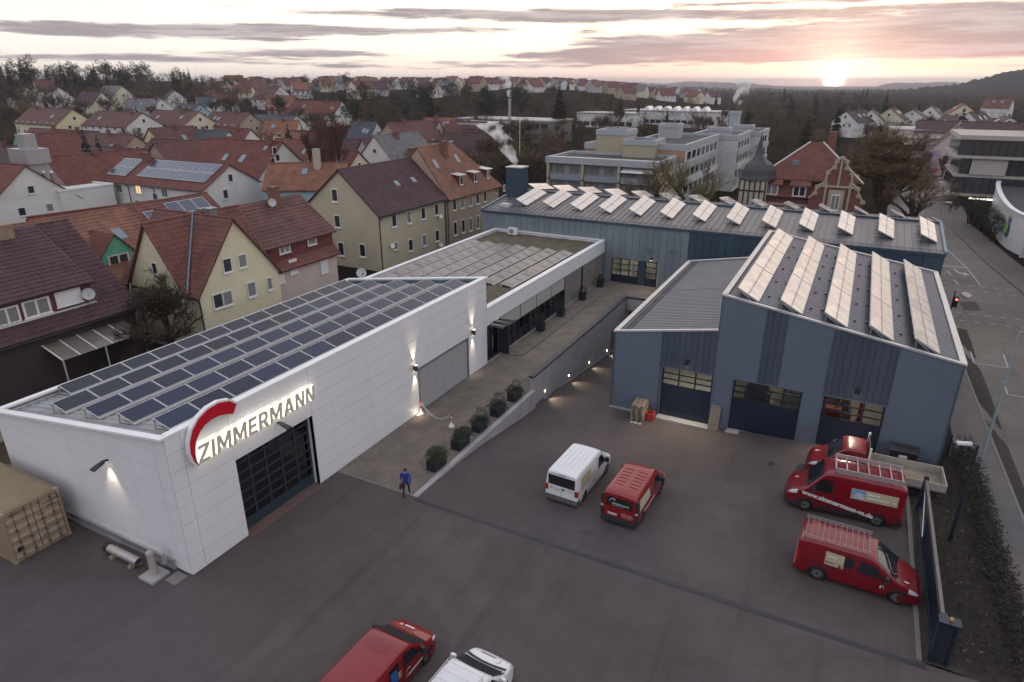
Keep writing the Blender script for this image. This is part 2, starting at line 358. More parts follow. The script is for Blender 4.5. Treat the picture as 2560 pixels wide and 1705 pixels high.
def ground_mat():
 m = mat('ground_earth', (.05, .045, .03), rough=.95, var=0, spec=0.)
 nt = m.node_tree; N = nt.nodes; L = nt.links; b = N['Principled BSDF']; tc = N.new('ShaderNodeTexCoord')
 n = N.new('ShaderNodeTexNoise'); n.inputs['Scale'].default_value = .035; n.inputs['Detail'].default_value = 9; n.inputs['Roughness'].default_value = .68; L.new(tc.outputs['Object'], n.inputs['Vector'])
 cr = N.new('ShaderNodeValToRGB'); e = cr.color_ramp.elements
 e[0].position = .3; e[0].color = (.012, .010, .007, 1); e[1].position = .7; e[1].color = (.034, .027, .019, 1)
 k = e.new(.5); k.color = (.022, .019, .012, 1)
 L.new(n.outputs[0], cr.inputs[0]); L.new(cr.outputs[0], b.inputs['Base Color']); return m
M_ground = ground_mat()
def lines(lo, hi, fine_lo, fine_hi, step, grow=1.16):
 xs = []; v = fine_lo
 while v <= fine_hi: xs.append(v); v += step
 d = step; v = fine_hi
 while v < hi: d *= grow; v += d; xs.append(v)
 d = step; v = fine_lo; pre = []
 while v > lo: d *= grow; v -= d; pre.append(v)
 return pre[::-1] + xs
xs = lines(-9000, 9000, -200, 120, 8); ys = lines(-2500, 12000, -60, 340, 8)
g = MB()
for x in xs:
 for y in ys:
  z = th(x, y) - .06
  if -6 < x < 27 and -58 < y < 51: z = -7.0
  g.v.append((x, y, z))
ny = len(ys)
for i in range(len(xs) - 1):
 for j in range(ny - 1): g.f.append((i * ny + j, (i + 1) * ny + j, (i + 1) * ny + j + 1, i * ny + j + 1)); g.m.append(0)
g.build('ground', M_ground, smooth=True, kind='structure')
# yard: asphalt sheet that dips towards the ramp
y0 = MB()
def sheet(mb, x0, x1, y0_, y1, nx, ny_, fz):
 mb.grid(lambda a, b: (x0 + (x1 - x0) * a, y0_ + (y1 - y0_) * b, fz(x0 + (x1 - x0) * a, y0_ + (y1 - y0_) * b)), nx, ny_)
sheet(y0, -24, 28.0, -70, 9.3, 30, 40, lambda x, y: yard_z(x, y))
sheet(y0, 5.02, 28.0, 9.3, 25.0, 40, 28, lambda x, y: yard_z(x, y))
sheet(y0, -24, 0.0, 9.3, 9.9, 2, 1, lambda x, y: 0.)
sheet(y0, 28.0, 60, -70, 9.3, 4, 20, lambda x, y: -.004)
y0.build('yard', M_yard, smooth=True, kind='structure')
rp = MB(); sheet(rp, 5.0, 10.35, 25.0, 45, 8, 40, lambda x, y: yard_z(x, y)); rp.build('ramp', M_yard, smooth=True, kind='structure')
# paved path along the halls
pa = MB(); pa.box(-.02, 4.98, 9.36, 51.68, -.4, 0.012); path_o = pa.build('path', M_path, kind='structure')
pa2 = MB(); pa2.box(4.98, 31.6, 45.2, 51.68, -.4, 0.012); pa2.build('path', M_path, kind='structure')
# raised footway in front of the link with rounded kerb
fw = MB(); pts = [(.05, 28.6), (1.25, 28.6)] + [(1.25 + .35 * math.sin(R(a)), 28.95 - .35 * math.cos(R(a))) for a in range(15, 91, 15)] + [(1.6, 51.6), (.05, 51.6)]
fw.prism([(x, y, 0.013) for x, y in pts], (0, 0, .07)); fo = fw.build('footway', M_path, kind='structure')
kb = MB()
kp = [(.6, 28.55)] + pts[1:-1]
for a, b in zip(kp[:-1], kp[1:]):
 d = (Vector(b) - Vector(a)).normalized(); nrm = Vector((d.y, -d.x)) * .1
 kb.hexa([(a[0], a[1], .005), (a[0] + nrm.x, a[1] + nrm.y, .005), (b[0] + nrm.x, b[1] + nrm.y, .005), (b[0], b[1], .005), (a[0], a[1], .1), (a[0] + nrm.x, a[1] + nrm.y, .1), (b[0] + nrm.x, b[1] + nrm.y, .1), (b[0], b[1], .1)])
kb.build('kerb', M_kerb, kind='structure')
k2 = MB(); k2.box(0, 5.2, 9.24, 9.36, -.2, .016); k2.build('kerb', M_kerb, kind='structure')
# low concrete edge wall under the planters, then the tall wall with dark coping
w = thing('edge_wall', 'low pale concrete edge wall running beneath the row of black planters', 'wall', (5.1, 16, -1.5))
mb = MB(); n = 14
for i in range(n):
 ya = 9.3 + (23.55 - 9.3) * i / n; yb = 9.3 + (23.55 - 9.3) * (i + 1) / n
 mb.hexa([(4.98, ya, -2), (5.28, ya, -2), (5.28, yb, -2), (4.98, yb, -2), (4.98, ya, .03), (5.28, ya, .03), (5.28, yb, .03), (4.98, yb, .03)])
mb.build('wall_body', M_conc, w)
w = thing('retaining_wall', 'tall concrete retaining wall with dark coping beside the lit ramp', 'wall', (5.0, 34, -3))
for a, b in ((23.6, 26.6), (26.62, 31.4), (31.42, 36.2), (36.22, 41), (41.02, 44.3)):
 MB().box(4.82, 5.06, a, b, -4.5, .92).build('wall_segment', M_conc, w)
MB().box(4.74, 5.14, 23.5, 44.36, .92, 1.04).build('coping', M_dark, w)
MB().box(5.14, 10.3, 44.1, 44.36, -.3, .92).build('wall_segment', M_conc, w)
MB().box(5.14, 10.3, 44.04, 44.42, .92, 1.04).build('coping', M_dark, w)
mb = MB(); mb.box(5.0, 10.35, 44.5, 44.9, -4.6, -.3).build('end_wall', M_conc, w)
MB().box(5.3, 9.9, 44.36, 44.48, -4.0, -.5).build('roller_door', mat('dark_door', (.02, .02, .024), rough=.6), w)  # near-black basement door at the foot of the ramp
for y, h in ((40.2, 1.9), (42.2, 1.9)):
 zz = yard_z(5, y); MB().box(5.06, 5.1, y - .55 + .4, y + .55 + .4, zz + .05, zz + 2.1).build('door', mat('grey_door', (.16, .17, .19), rough=.5), w)
MB().box(5.06, 5.5, 25.0, 44.2, -4.6, -4.5).build('footing', M_conc, w)
kr = MB(); nseg = 20
for i in range(nseg):
 a = 25 + i * (19.3 / nseg); b = 25 + (i + 1) * (19.3 / nseg); za, zb = yard_z(5.3, a), yard_z(5.3, b)
 kr.hexa([(5.06, a, za - .1), (5.32, a, za - .1), (5.32, b, zb - .1), (5.06, b, zb - .1), (5.06, a, za + .1), (5.32, a, za + .1), (5.32, b, zb + .1), (5.06, b, zb + .1)])
kr.build('kerb', M_kerb, kind='structure')
M_warm = emission('warm_lamp', (1, .78, .5), 9.)
for i, (y, z) in enumerate(((25.5, -.9), (30.0, -1.5), (34.5, -2.1), (39.0, -2.65))):
 t = thing('wall_light', ['small round wall light nearest the planters at the ramp wall end', 'second round wall light down the concrete ramp wall', 'third round wall light down the concrete ramp wall', 'lowest round wall light on the ramp wall near the doors'][i], 'light', (5.06, y, z), group='lights along the ramp wall')
 b = MB(); b.tube((5.06, y, z), (5.11, y, z), .13, .12, 14); b.build('housing', M_alu, t)
 b = MB(); b.tube((5.11, y, z), (5.135, y, z), .09, .07, 14); b.build('lens', M_warm, t)
 lamp_light('ramp_lamp', 'SPOT', (5.2, y, z), 150, (1, .8, .52), t, .06, 95, (6.9, y - .3, yard_z(6.6, y)), .9)
# drain channel and other flat yard marks
dr = thing('drain_channel', 'dark slotted drain channel crossing the whole yard', 'drain', (16, 9.1, 0))
b = MB()
for i in range(46):
 a = 5.3 + i * .495; b.hexa([(a, 8.98, yard_z(a, 9) + .004), (a + .48, 8.98, yard_z(a + .48, 9) + .004), (a + .48, 9.24, yard_z(a + .48, 9.2) + .004), (a, 9.24, yard_z(a, 9.2) + .004)] + [(a, 8.98, yard_z(a, 9) + .012), (a + .48, 8.98, yard_z(a + .48, 9) + .012), (a + .48, 9.24, yard_z(a + .48, 9.2) + .012), (a, 9.24, yard_z(a, 9.2) + .012)])
b.build('grating', mat('cast_grate', (.022, .024, .03), rough=.6, var=.15, vscale=6), dr)
b = MB(); b.box(-.9, -.2, -.75, -.1, .004, .012)
b.box(-.86, -.24, -.71, -.14, .012, .018)
single(b, 'manhole_cover', mat('cover_steel', (.20, .18, .165), rough=.6, var=.2), 'square steel manhole cover set in the yard at the white hall corner', 'cover')
# crack and oil stains on the asphalt
def flat_ribbon(pts, w, z=.004):
 b = MB()
 for (x0, y0_), (x1, y1) in zip(pts[:-1], pts[1:]):
  d = Vector((x1 - x0, y1 - y0_)).normalized(); n_ = Vector((-d.y, d.x)) * w / 2
  b.face([(x0 - n_.x, y0_ - n_.y, yard_z(x0, y0_) + z), (x1 - n_.x, y1 - n_.y, yard_z(x1, y1) + z), (x1 + n_.x, y1 + n_.y, yard_z(x1, y1) + z), (x0 + n_.x, y0_ + n_.y, yard_z(x0, y0_) + z)])
 return b
M_stain = mat('oil_stain', (.028, .024, .024), rough=.55, var=.3, vscale=5)
def blob(cx, cy, rx, ry, seed, n=18):
 rr = random.Random(seed); b = MB(); p = []
 for k in range(n):
  t = 2 * math.pi * k / n; q = 1 + rr.uniform(-.28, .28); x = cx + rx * q * math.cos(t); y = cy + ry * q * math.sin(t); p.append((x, y, yard_z(x, y) + .004))
 b.face(p); return b
bb = blob(21.1, 21.6, .2, .28, 3);
single(bb, 'oil_stain', M_stain, 'small dark oil stain on the yard before the middle hall gate', 'stain')
for (x, y, rx, ry, s, l) in ((14.2, 10.7, .35, .22, 5, 'faint dark stain on asphalt between the white van and drain channel'), (17.6, 14.0, .2, .13, 8, 'little dark spot on asphalt right of the red van')):
 single(blob(x, y, rx, ry, s), 'asphalt_stain', M_stain, l, 'stain')
# ---- street to the right of the grey hall
def curve_pts(c, n=40):
 out = []
 for i in range(len(c) - 1):
  p0 = Vector(c[max(i - 1, 0)]); p1 = Vector(c[i]); p2 = Vector(c[i + 1]); p3 = Vector(c[min(i + 2, len(c) - 1)])
  for k in range(n):
   t = k / n; out.append(.5 * ((2 * p1) + (p2 - p0) * t + (2 * p0 - 5 * p1 + 4 * p2 - p3) * t * t + (3 * p1 - p0 - 3 * p2 + p3) * t ** 3))
 out.append(Vector(c[-1])); return out
road_r = curve_pts([(45.5, -60), (45.0, 0), (43.6, 30), (41.6, 52), (39.7, 66), (37.9, 80), (36.4, 97), (35.6, 109), (37.2, 128), (42.5, 155), (52, 190), (66, 235)], 8)
road_l = curve_pts([(33.8, -60), (33.4, 0), (32.6, 30), (32.0, 52), (31.4, 66), (30.7, 80), (29.7, 97), (29.5, 109), (31.0, 128), (36.0, 155), (45.0, 193), (58, 240)], 8)
b = MB()
for i in range(len(road_r) - 1):
 a, c, d, e = road_l[i], road_r[i], road_r[i + 1], road_l[i + 1]
 b.face([(p.x, p.y, th(p.x, p.y) - .02) for p in (a, c, d, e)])
b.build('road', M_road, kind='structure')
def ribbon(line, off0, off1, z0, z1, i0=0, i1=None):
 b = MB(); P_ = line[i0:i1]
 for a, c in zip(P_[:-1], P_[1:]):
  d = (c - a).normalized(); n_ = Vector((d.y, -d.x))
  q = [a + n_ * off0, a + n_ * off1, c + n_ * off1, c + n_ * off0]
  b.hexa([(p.x, p.y, th(p.x, p.y) + z0) for p in q] + [(p.x, p.y, th(p.x, p.y) + z1) for p in q])
 return b
ribbon(road_r, .02, .17, -.2, .1).build('kerb', M_kerb, kind='structure')
ribbon(road_r, .172, 3.4, -.2, .085).build('pavement', M_walk, kind='structure')
ribbon(road_l, -.17, -.02, -.2, .1).build('kerb', M_kerb, kind='structure')
ribbon(road_l, -2.2, -.172, -.2, .085).build('pavement', M_walk, kind='structure')
# side street joining from the right and open tarmac by the office
b = MB(); b.face([(41.2, 54.5, -.016), (75, 50, -.016), (75, 64, -.016), (39.6, 66.5, -.016)]); b.build('road', M_road, kind='structure')
b = MB(); b.face([(44.5, 128, .02), (75, 140, .02), (92, 178, .02), (56, 182, .02), (49, 155, .02)]); b.build('car_park', M_walk, kind='structure')
def mark(pts, label, name='road_marking', z=-.006):
 b = MB(); b.face([(x, y, th(x, y) + z) for x, y in pts]); return single(b, name, M_whitepaint, label, 'road marking', 'painted lines on the street')
def dash(x0, y0_, x1, y1, w=.13):
 d = Vector((x1 - x0, y1 - y0_)).normalized(); n_ = Vector((-d.y, d.x)) * w / 2
 return [(x0 - n_.x, y0_ - n_.y), (x1 - n_.x, y1 - n_.y), (x1 + n_.x, y1 + n_.y), (x0 + n_.x, y0_ + n_.y)]
for i in range(6):
 t = i / 6
 for yy, nm in ((67.6, 'farthest'), (65.5, 'second'), (56.9, 'third'), (54.4, 'nearest')):
  x = 32.6 + i * 1.15 + (67 - yy) * .03
  mark(dash(x, yy + i * .03, x + .5, yy + .02 + i * .03), 'short white dash in the %s dashed line across the street' % nm)
mark(dash(32.2, 75.7, 35.6, 76.1, .35), 'white stop line across the left lane beyond the rear hall')
mark(dash(34.3, 86.5, 35.6, 76.2, .12), 'thin white lane line leading up to the stop line')
mark(dash(35.65, 76, 36.15, 68.4, .12), 'thin white lane line between stop line and dashed crossing')
for i in range(2): mark(dash(33.5 + i * .35, 73.6 - i * 4, 33.75 + i * .35, 71.6 - i * 4), 'white lane dash beside the turn arrow', z=-.006)
mark([(34.2, 75.0), (34.38, 75.0), (34.62, 73.6), (35.05, 73.1), (35.1, 73.6), (35.6, 72.6), (35.0, 72.0), (35.02, 72.5), (34.4, 73.2)], 'white turn arrow painted on the lane before the stop line')
isl = MB(); isl.prism([(34.4 + .42 * math.cos(t) * (1 if math.cos(t) > 0 else 1.0), 63.4 + 1.0 * math.sin(t), -.02) for t in [k * math.pi / 8 for k in range(16)]], (0, 0, .12)); single(isl, 'traffic_island', M_whitepaint, 'small pale traffic island in the middle of the junction', 'island')
pt = MB(); pt.face([(33.5, 60.6, -.012), (35.0, 61.6, -.012), (35.2, 58.4, -.012), (33.7, 57.9, -.012)]); single(pt, 'asphalt_patch', mat('dark_patch', (.038, .036, .036), rough=.8), 'dark square asphalt patch in the junction', 'patch')
for i, (x, y, w_, h_) in enumerate(((33.0, 43.5, 2.2, 3.0), (34.4, 38.0, 1.6, 2.5))):
 b = MB();
 for pts in (dash(x, y, x + .1, y + h_, .1), dash(x, y, x + w_, y, .1), dash(x + w_, y, x + w_ + .1, y + h_, .1)):
  b.face([(p[0], p[1], -.012) for p in pts])
 single(b, 'road_marking', M_whitepaint, ['white bracket line on the near road beside the grey hall', 'second white bracket line lower down the near road'][i], 'road marking', 'painted lines on the street')
# ---------------------------------------------------------------- white hall
M_clad = mat('white_cladding', (.70, .69, .69), rough=.42, var=.04, vscale=1.2, spec=.4, streak=(1, 1, .12))
M_cladgap = mat('joint_gap', (.50, .50, .51), rough=.8, var=0)  # backing wall colour showing in the gaps between cladding panels
M_cap = mat('white_cap', (.74, .735, .73), rough=.4, var=.05)
M_deck = mat('roof_deck', (.27, .27, .275), rough=.6, var=.22, vscale=1.2)
M_rail = mat('pale_rail', (.55, .52, .48), rough=.5, metal=.3, var=.1)
M_frame = mat('panel_frame', (.52, .52, .53), rough=.35, metal=.6, var=.05)
M_bluegrey = mat('bluegrey_flashing', (.14, .20, .23), rough=.45, metal=.3, var=.12)
M_glass = glass('window_glass'); M_dglass = glass('dark_glass', (.25, .3, .33), .13)
M_int = mat('interior_wall', (.42, .39, .34), rough=.9, var=.15, vscale=.7)
M_intfloor = mat('interior_floor', (.33, .30, .27), rough=.5, var=.15)
def pv_mat(name, col, line, pitch=.158, wide=.06, rough=.12, dots=False, lat=None, spec=.28, metal=0.):
 if name in MATS: return MATS[name]
 m = mat(name, col, rough=rough, var=0, spec=spec, metal=metal)
 nt = m.node_tree; N = nt.nodes; L = nt.links; b = N['Principled BSDF']; tc = N.new('ShaderNodeTexCoord'); sp = N.new('ShaderNodeSeparateXYZ'); L.new(tc.outputs['Object'], sp.inputs[0])
 fs = []
 for k, pp in ((0, pitch), (1, lat or pitch)):
  mu = N.new('ShaderNodeMath'); mu.operation = 'MULTIPLY'; mu.inputs[1].default_value = 1 / pp; L.new(sp.outputs[k], mu.inputs[0])
  fr = N.new('ShaderNodeMath'); fr.operation = 'FRACT'; L.new(mu.outputs[0], fr.inputs[0])
  a = N.new('ShaderNodeMath'); a.operation = 'SUBTRACT'; a.inputs[1].default_value = .5; L.new(fr.outputs[0], a.inputs[0])
  c = N.new('ShaderNodeMath'); c.operation = 'ABSOLUTE'; L.new(a.outputs[0], c.inputs[0])
  g_ = N.new('ShaderNodeMath'); g_.operation = 'GREATER_THAN'; g_.inputs[1].default_value = .5 - (wide * 2.2 if dots else wide); L.new(c.outputs[0], g_.inputs[0]); fs.append(g_)
 mx = N.new('ShaderNodeMath'); mx.operation = 'MULTIPLY' if dots else 'MAXIMUM'; L.new(fs[0].outputs[0], mx.inputs[0]); L.new(fs[1].outputs[0], mx.inputs[1])
 n = N.new('ShaderNodeTexNoise'); n.inputs['Scale'].default_value = .9; n.inputs['Detail'].default_value = 5; L.new(tc.outputs['Object'], n.inputs['Vector'])
 oi = N.new('ShaderNodeObjectInfo'); am = N.new('ShaderNodeMath'); am.operation = 'MULTIPLY_ADD'; am.inputs[1].default_value = .7 if not metal else .12; am.inputs[2].default_value = .65 if not metal else .92; L.new(oi.outputs['Random'], am.inputs[0])
 bc = N.new('ShaderNodeVectorMath'); bc.operation = 'SCALE'; bc.inputs[0].default_value = col; L.new(am.outputs[0], bc.inputs['Scale'])
 cm = N.new('ShaderNodeMix'); cm.data_type = 'RGBA'; L.new(mx.outputs[0], cm.inputs[0]); L.new(bc.outputs[0], cm.inputs[6]); cm.inputs[7].default_value = (*line, 1)
 L.new(cm.outputs[2], b.inputs['Base Color'])
 rr = N.new('ShaderNodeMapRange'); L.new(n.outputs[0], rr.inputs[0]); rr.inputs[1].default_value = .3; rr.inputs[2].default_value = .7; rr.inputs[3].default_value = rough * .6; rr.inputs[4].default_value = rough * 2.2; L.new(rr.outputs[0], b.inputs['Roughness'])
 return m
M_pvmono = pv_mat('pv_mono', (.010, .012, .022), (.06, .06, .08), .158, .05, .12, True)
M_pvpoly = pv_mat('pv_poly', (.012, .018, .044), (.03, .04, .075), .158, .03)
M_pvlink = pv_mat('pv_link', (.105, .088, .096), (.07, .06, .06), .16, .03, .22, spec=.8)  # lilac-pink reflection of the sky is mixed into this cell colour
M_coll = pv_mat('collector_glass', (.62, .57, .535), (.26, .24, .22), 50., .001, .22, False, .62, .5, .62)
def pv_mesh(name, w, l, m, t=.04, fr=.03):   # x across, y along
 b = MB()
 b.box(-w / 2, w / 2, -l / 2, l / 2, -t, -.004, 0)
 for q in ((-w / 2, w / 2, -l / 2, -l / 2 + fr), (-w / 2, w / 2, l / 2 - fr, l / 2), (-w / 2, -w / 2 + fr, -l / 2 + fr, l / 2 - fr), (w / 2 - fr, w / 2, -l / 2 + fr, l / 2 - fr)): b.box(*q, -.004, .006, 0)
 b.face([(-w / 2 + fr, -l / 2 + fr, 0), (w / 2 - fr, -l / 2 + fr, 0), (w / 2 - fr, l / 2 - fr, 0), (-w / 2 + fr, l / 2 - fr, 0)], 1)
 return b.mesh(name, [M_frame, m])
wh = thing('white_hall', 'long white clad hall with solar roof and lit wall sign', 'building', (0, 0, 0))
HW = 13.2; HL = 26.1; PF = 6.85; PB = 5.0
def parz(x): return PF + (PF - PB) / HW * x          # parapet height over x (x<=0)
ep = .05
# shell behind the panels
sh = MB()
sh.box(-.25, -.045, 0.04, 3.06, 0, PF - .2); sh.box(-.25, -.045, 7.93, 17.14, 0, PF - .2); sh.box(-.25, -.045, 23.4, HL - .05, 0, PF - .2)
sh.box(-.25, -.045, 3.06, 7.93, 4.13, PF - .2); sh.box(-.25, -.045, 17.14, 23.4, 3.1, PF - .2)
sh.prism([(-HW + .05, .04, 0), (-.05, .04, 0), (-.05, .04, PF - .25), (-HW + .05, .04, PB - .2)], (0, .2, 0))
sh.prism([(-HW + .05, HL - .25, 0), (-.05, HL - .25, 0), (-.05, HL - .25, PF - .25), (-HW + .05, HL - .25, PB - .2)], (0, .2, 0))
sh.box(-HW + .05, -HW + .25, .25, HL - .25, 0, PB - .25)
sh.build('wall', M_cladgap, wh)
# cladding panels one by one
courses = 8; ch = PF / courses
def wall_panels(bays, axis, zf, openings=()):
 for a, b in bays:
  for k in range(courses + 1):
   z0 = .06 if k == 0 else k * ch; z1 = (k + 1) * ch
   for (oa, ob, oz) in openings:
    if a >= oa - .05 and b <= ob + .05: z0 = max(z0, oz)
   if z1 - z0 < .05: continue
   poly = [(a + .009, z0 + .008), (b - .009, z0 + .008), (b - .009, z1 - .008), (a + .009, z1 - .008)]
   poly = clip_poly(poly, *zf)
   if len(poly) < 3: continue
   mb = MB()
   if axis == 'x': mb.prism([(-.045, s, z) for s, z in poly], (.045, 0, 0))
   else: mb.prism([(s, .04, z) for s, z in poly], (0, -.045, 0))
   mb.build('cladding_panel', M_clad, wh)
wall_panels([(0, .7), (.7, 3.06), (3.06, 7.93), (7.93, 12.5), (12.5, 17.14), (17.14, 23.4), (23.4, HL)], 'x', (PF - .1, 0), [(3.06, 7.93, 4.13), (17.14, 23.4, 3.1)])
wall_panels([(-HW, -7.2), (-7.2, -.8), (-.8, -.05)], 'y', (PF - .1, (PF - PB) / HW))
bk = MB(); bk.box(-HW, -HW + .05, 0, HL, 0, PB - .12); bk.build('cladding_panel', M_clad, wh)
fe = MB(); fe.prism([(-HW, HL - .05, 0), (0, HL - .05, 0), (0, HL - .05, PF - .12), (-HW, HL - .05, PB - .12)], (0, .05, 0)); fe.build('cladding_panel', M_clad, wh)
# parapet caps, roof deck, flashings
cp = MB()
def bar(mb, p0, p1, w, h, mi=0):
 p0 = Vector(p0); p1 = Vector(p1); d = (p1 - p0); dn = Vector((d.x, d.y, 0)).normalized(); n_ = Vector((-dn.y, dn.x, 0)) * w / 2; u = Vector((0, 0, h))
 mb.hexa([p0 - n_, p0 + n_, p1 + n_, p1 - n_, p0 - n_ + u, p0 + n_ + u, p1 + n_ + u, p1 - n_ + u], mi)
bar(cp, (-.15, .16, PF - .1), (-.15, HL - .18, PF - .1), .36, .11); bar(cp, (-HW + .15, .16, PB - .12), (-HW + .15, HL - .18, PB - .12), .34, .11)
bar(cp, (.03, .0, PF - .098), (-HW - .02, .0, PB - .118), .34, .11); bar(cp, (.03, HL, PF - .098), (-HW - .02, HL, PB - .118), .34, .11)
cp.build('parapet_cap', M_cap, wh)
fl = MB(); bar(fl, (-.36, .2, PF - .55), (-.36, HL - .2, PF - .55), .06, .44); bar(fl, (-.3, .21, PF - .6), (-HW + .3, .21, PB - .6), .08, .48); bar(fl, (-.3, HL - .21, PF - .6), (-HW + .3, HL - .21, PB - .6), .08, .48)
fl.build('flashing', M_bluegrey, wh)
def deckz(x): return 6.45 + .1402 * x
dk = MB(); nr = 60
for i in range(nr):                                  # trapezoidal sheet, ribs along x
 a = .25 + (HL - .5) * i / nr; s_ = (HL - .5) / nr
 for (p, q, h0, h1) in ((0, .55, 0, 0), (.55, .65, 0, .05), (.65, .9, .05, .05), (.9, 1, .05, 0)):
  dk.face([(-.35, a + p * s_, deckz(-.35) + h0), (-.35, a + q * s_, deckz(-.35) + h1), (-HW + .2, a + q * s_, deckz(-HW) + h1), (-HW + .2, a + p * s_, deckz(-HW) + h0)])
dk.build('roof', M_deck, wh)
# solar rows, each panel its own part
rows = [(-2.2, -1.2), (-4.75, -3.68), (-7.4, -6.32), (-10.1, -9.02), (-12.7, -11.62)]
pm_poly = pv_mesh('solar_panel', 1.05, 1.70, M_pvpoly); pm_mono = pv_mesh('solar_panel', 1.05, 1.70, M_pvmono)
names = ['solar panel row nearest the sign wall on the white hall', 'second solar row from the sign wall on the white hall', 'middle solar row on the white hall roof', 'fourth solar row of dark dotted panels on the white hall', 'outermost solar row of dark dotted panels at the garden edge of white hall']
for k, (xl, xr) in enumerate(rows):
 zr_ = deckz(xr) + .13; zl = zr_ + .25; tilt = math.atan2(zl - zr_, xr - xl)
 r = thing('solar_row', names[k], 'solar panels', ((xl + xr) / 2, 13, zr_), group='solar rows on the white hall')
 i0 = 1 if k == 4 else 0
 for i in range(i0, 14):
  me = pm_mono if (k == 4 or (k == 3 and i < 9)) else pm_poly
  inst('solar_panel', me, r, ((xl + xr) / 2, 1.95 + 1.725 * i, (zl + zr_) / 2), (0, tilt, 0))
 y0_, y1_ = 1.05 + 1.725 * i0, 1.05 + 14 * 1.725
 rb = MB(); rb.box(xr + .03, xr + .1, y0_, y1_, zr_ - .1, zr_ + .0); rb.box(xl - .02, xl + .05, y0_, y1_, zl - .12, zl - .05)
 rb.build('mounting_rail', M_rail, r)
 st = MB()
 for i in range(i0, 15):
  y = 1.1 + 1.72 * i; st.box(xl, xl + .05, y, y + .05, deckz(xl), zl - .05); st.box(xr - .05, xr + .02, y, y + .05, deckz(xr), zr_ - .05)
  st.hexa([(xl, y, deckz(xl) + .06), (xr, y, deckz(xr) + .06), (xr, y + .05, deckz(xr) + .06), (xl, y + .05, deckz(xl) + .06), (xl, y, deckz(xl) + .11), (xr, y, deckz(xr) + .11), (xr, y + .05, deckz(xr) + .11), (xl, y + .05, deckz(xl) + .11)])
 st.build('stand', M_rail, r)
# big glazed sectional gate
gt = thing('sectional_gate', 'big dark glazed sectional gate under the sign of the white hall', 'gate', (-.5, 5.5, 0))
GX = -.42; gy0, gy1, gz1 = 3.08, 7.92, 4.12; ncol, nrow = 5, 7
M_gframe = mat('gate_frame', (.022, .040, .052), rough=.4, var=.1)
fr = MB(); dy = (gy1 - gy0 - .1) / ncol; dz = (gz1 - .55) / nrow
fr.box(GX - .06, GX, gy0, gy1, .02, .5)
for c in range(ncol + 1): fr.box(GX - .05, GX + .012, gy0 + c * dy, gy0 + c * dy + .1, .5, gz1)
for r_ in range(nrow + 1): fr.box(GX - .045, GX + .006, gy0, gy1, .5 + r_ * dz - .0, .5 + r_ * dz + .085)
fr.build('frame', M_gframe, gt)
for c in range(ncol):
 for r_ in range(nrow):
  MB().box(GX - .03, GX - .02, gy0 + c * dy + .1, gy0 + (c + 1) * dy, .5 + r_ * dz + .085, .5 + (r_ + 1) * dz).build('pane', M_dglass, gt)
rv = MB(); rv.box(-.5, -.046, 3.0, 3.06, 0, 4.2); rv.box(-.5, -.046, 7.93, 8.0, 0, 4.2); rv.box(-.5, -.046, 3.06, 7.93, 4.13, 4.2); rv.build('reveal', M_clad, wh)
th_ = MB(); th_.box(-.5, .25, 3.1, 7.9, -.05, .012); th_.build('threshold', mat('red_sill', (.13, .075, .07), rough=.8, var=.15), wh)
ib = MB(); ib.box(-8, -.5, .4, 12, -.05, .02); ib.build('interior_floor', M_intfloor, wh)
# things standing dimly inside
for i, (x, y, w_, d_, h_) in enumerate(((-2.2, 4.2, .9, 1.2, 1.5), (-2.8, 6.4, 1.2, .9, 1.1))):
 b = MB(); b.box(x - w_ / 2, x + w_ / 2, y - d_ / 2, y + d_ / 2, .02, .1); b.box(x - w_ / 2 + .05, x + w_ / 2 - .05, y - d_ / 2 + .05, y + d_ / 2 - .05, .1, h_)
 b.box(x - w_ / 2, x + w_ / 2, y - d_ / 2, y + d_ / 2, h_, h_ + .06)
 single(b, 'workbench', mat('bench', (.3, .22, .15), rough=.7), ['pale cabinet standing inside behind the glazed gate, left', 'pale cabinet standing inside behind the glazed gate, right'][i], 'cabinet')
# wide window with blinds
bw = thing('blind_window', 'wide window of the white hall covered by closed silver blinds', 'window', (0, 20.3, 0))
b = MB(); b.box(-.2, -.12, 17.16, 23.38, .1, 3.08); b.build('pane', M_dglass, bw)
b = MB()
for a in (17.16, 23.28): b.box(-.2, .005, a, a + .1, .05, 3.09)
b.box(-.2, .004, 17.26, 23.28, 3.0, 3.09); b.box(-.2, .02, 17.16, 23.38, -.02, .05); b.build('frame', M_bluegrey, bw)
M_blind = mat('blind_slat', (.27, .26, .262), rough=.4, metal=.3, var=.05)
for k in range(6):
 b = MB(); a = 17.28 + k * 1.0; n = 42
 for i in range(n):
  z = .1 + 2.88 * i / n; b.face([(-.09, a, z + .05), (-.03, a, z), (-.03, a + .985, z), (-.09, a + .985, z + .05)])
 b.build('blind_slats', M_blind, bw, kind='stuff')
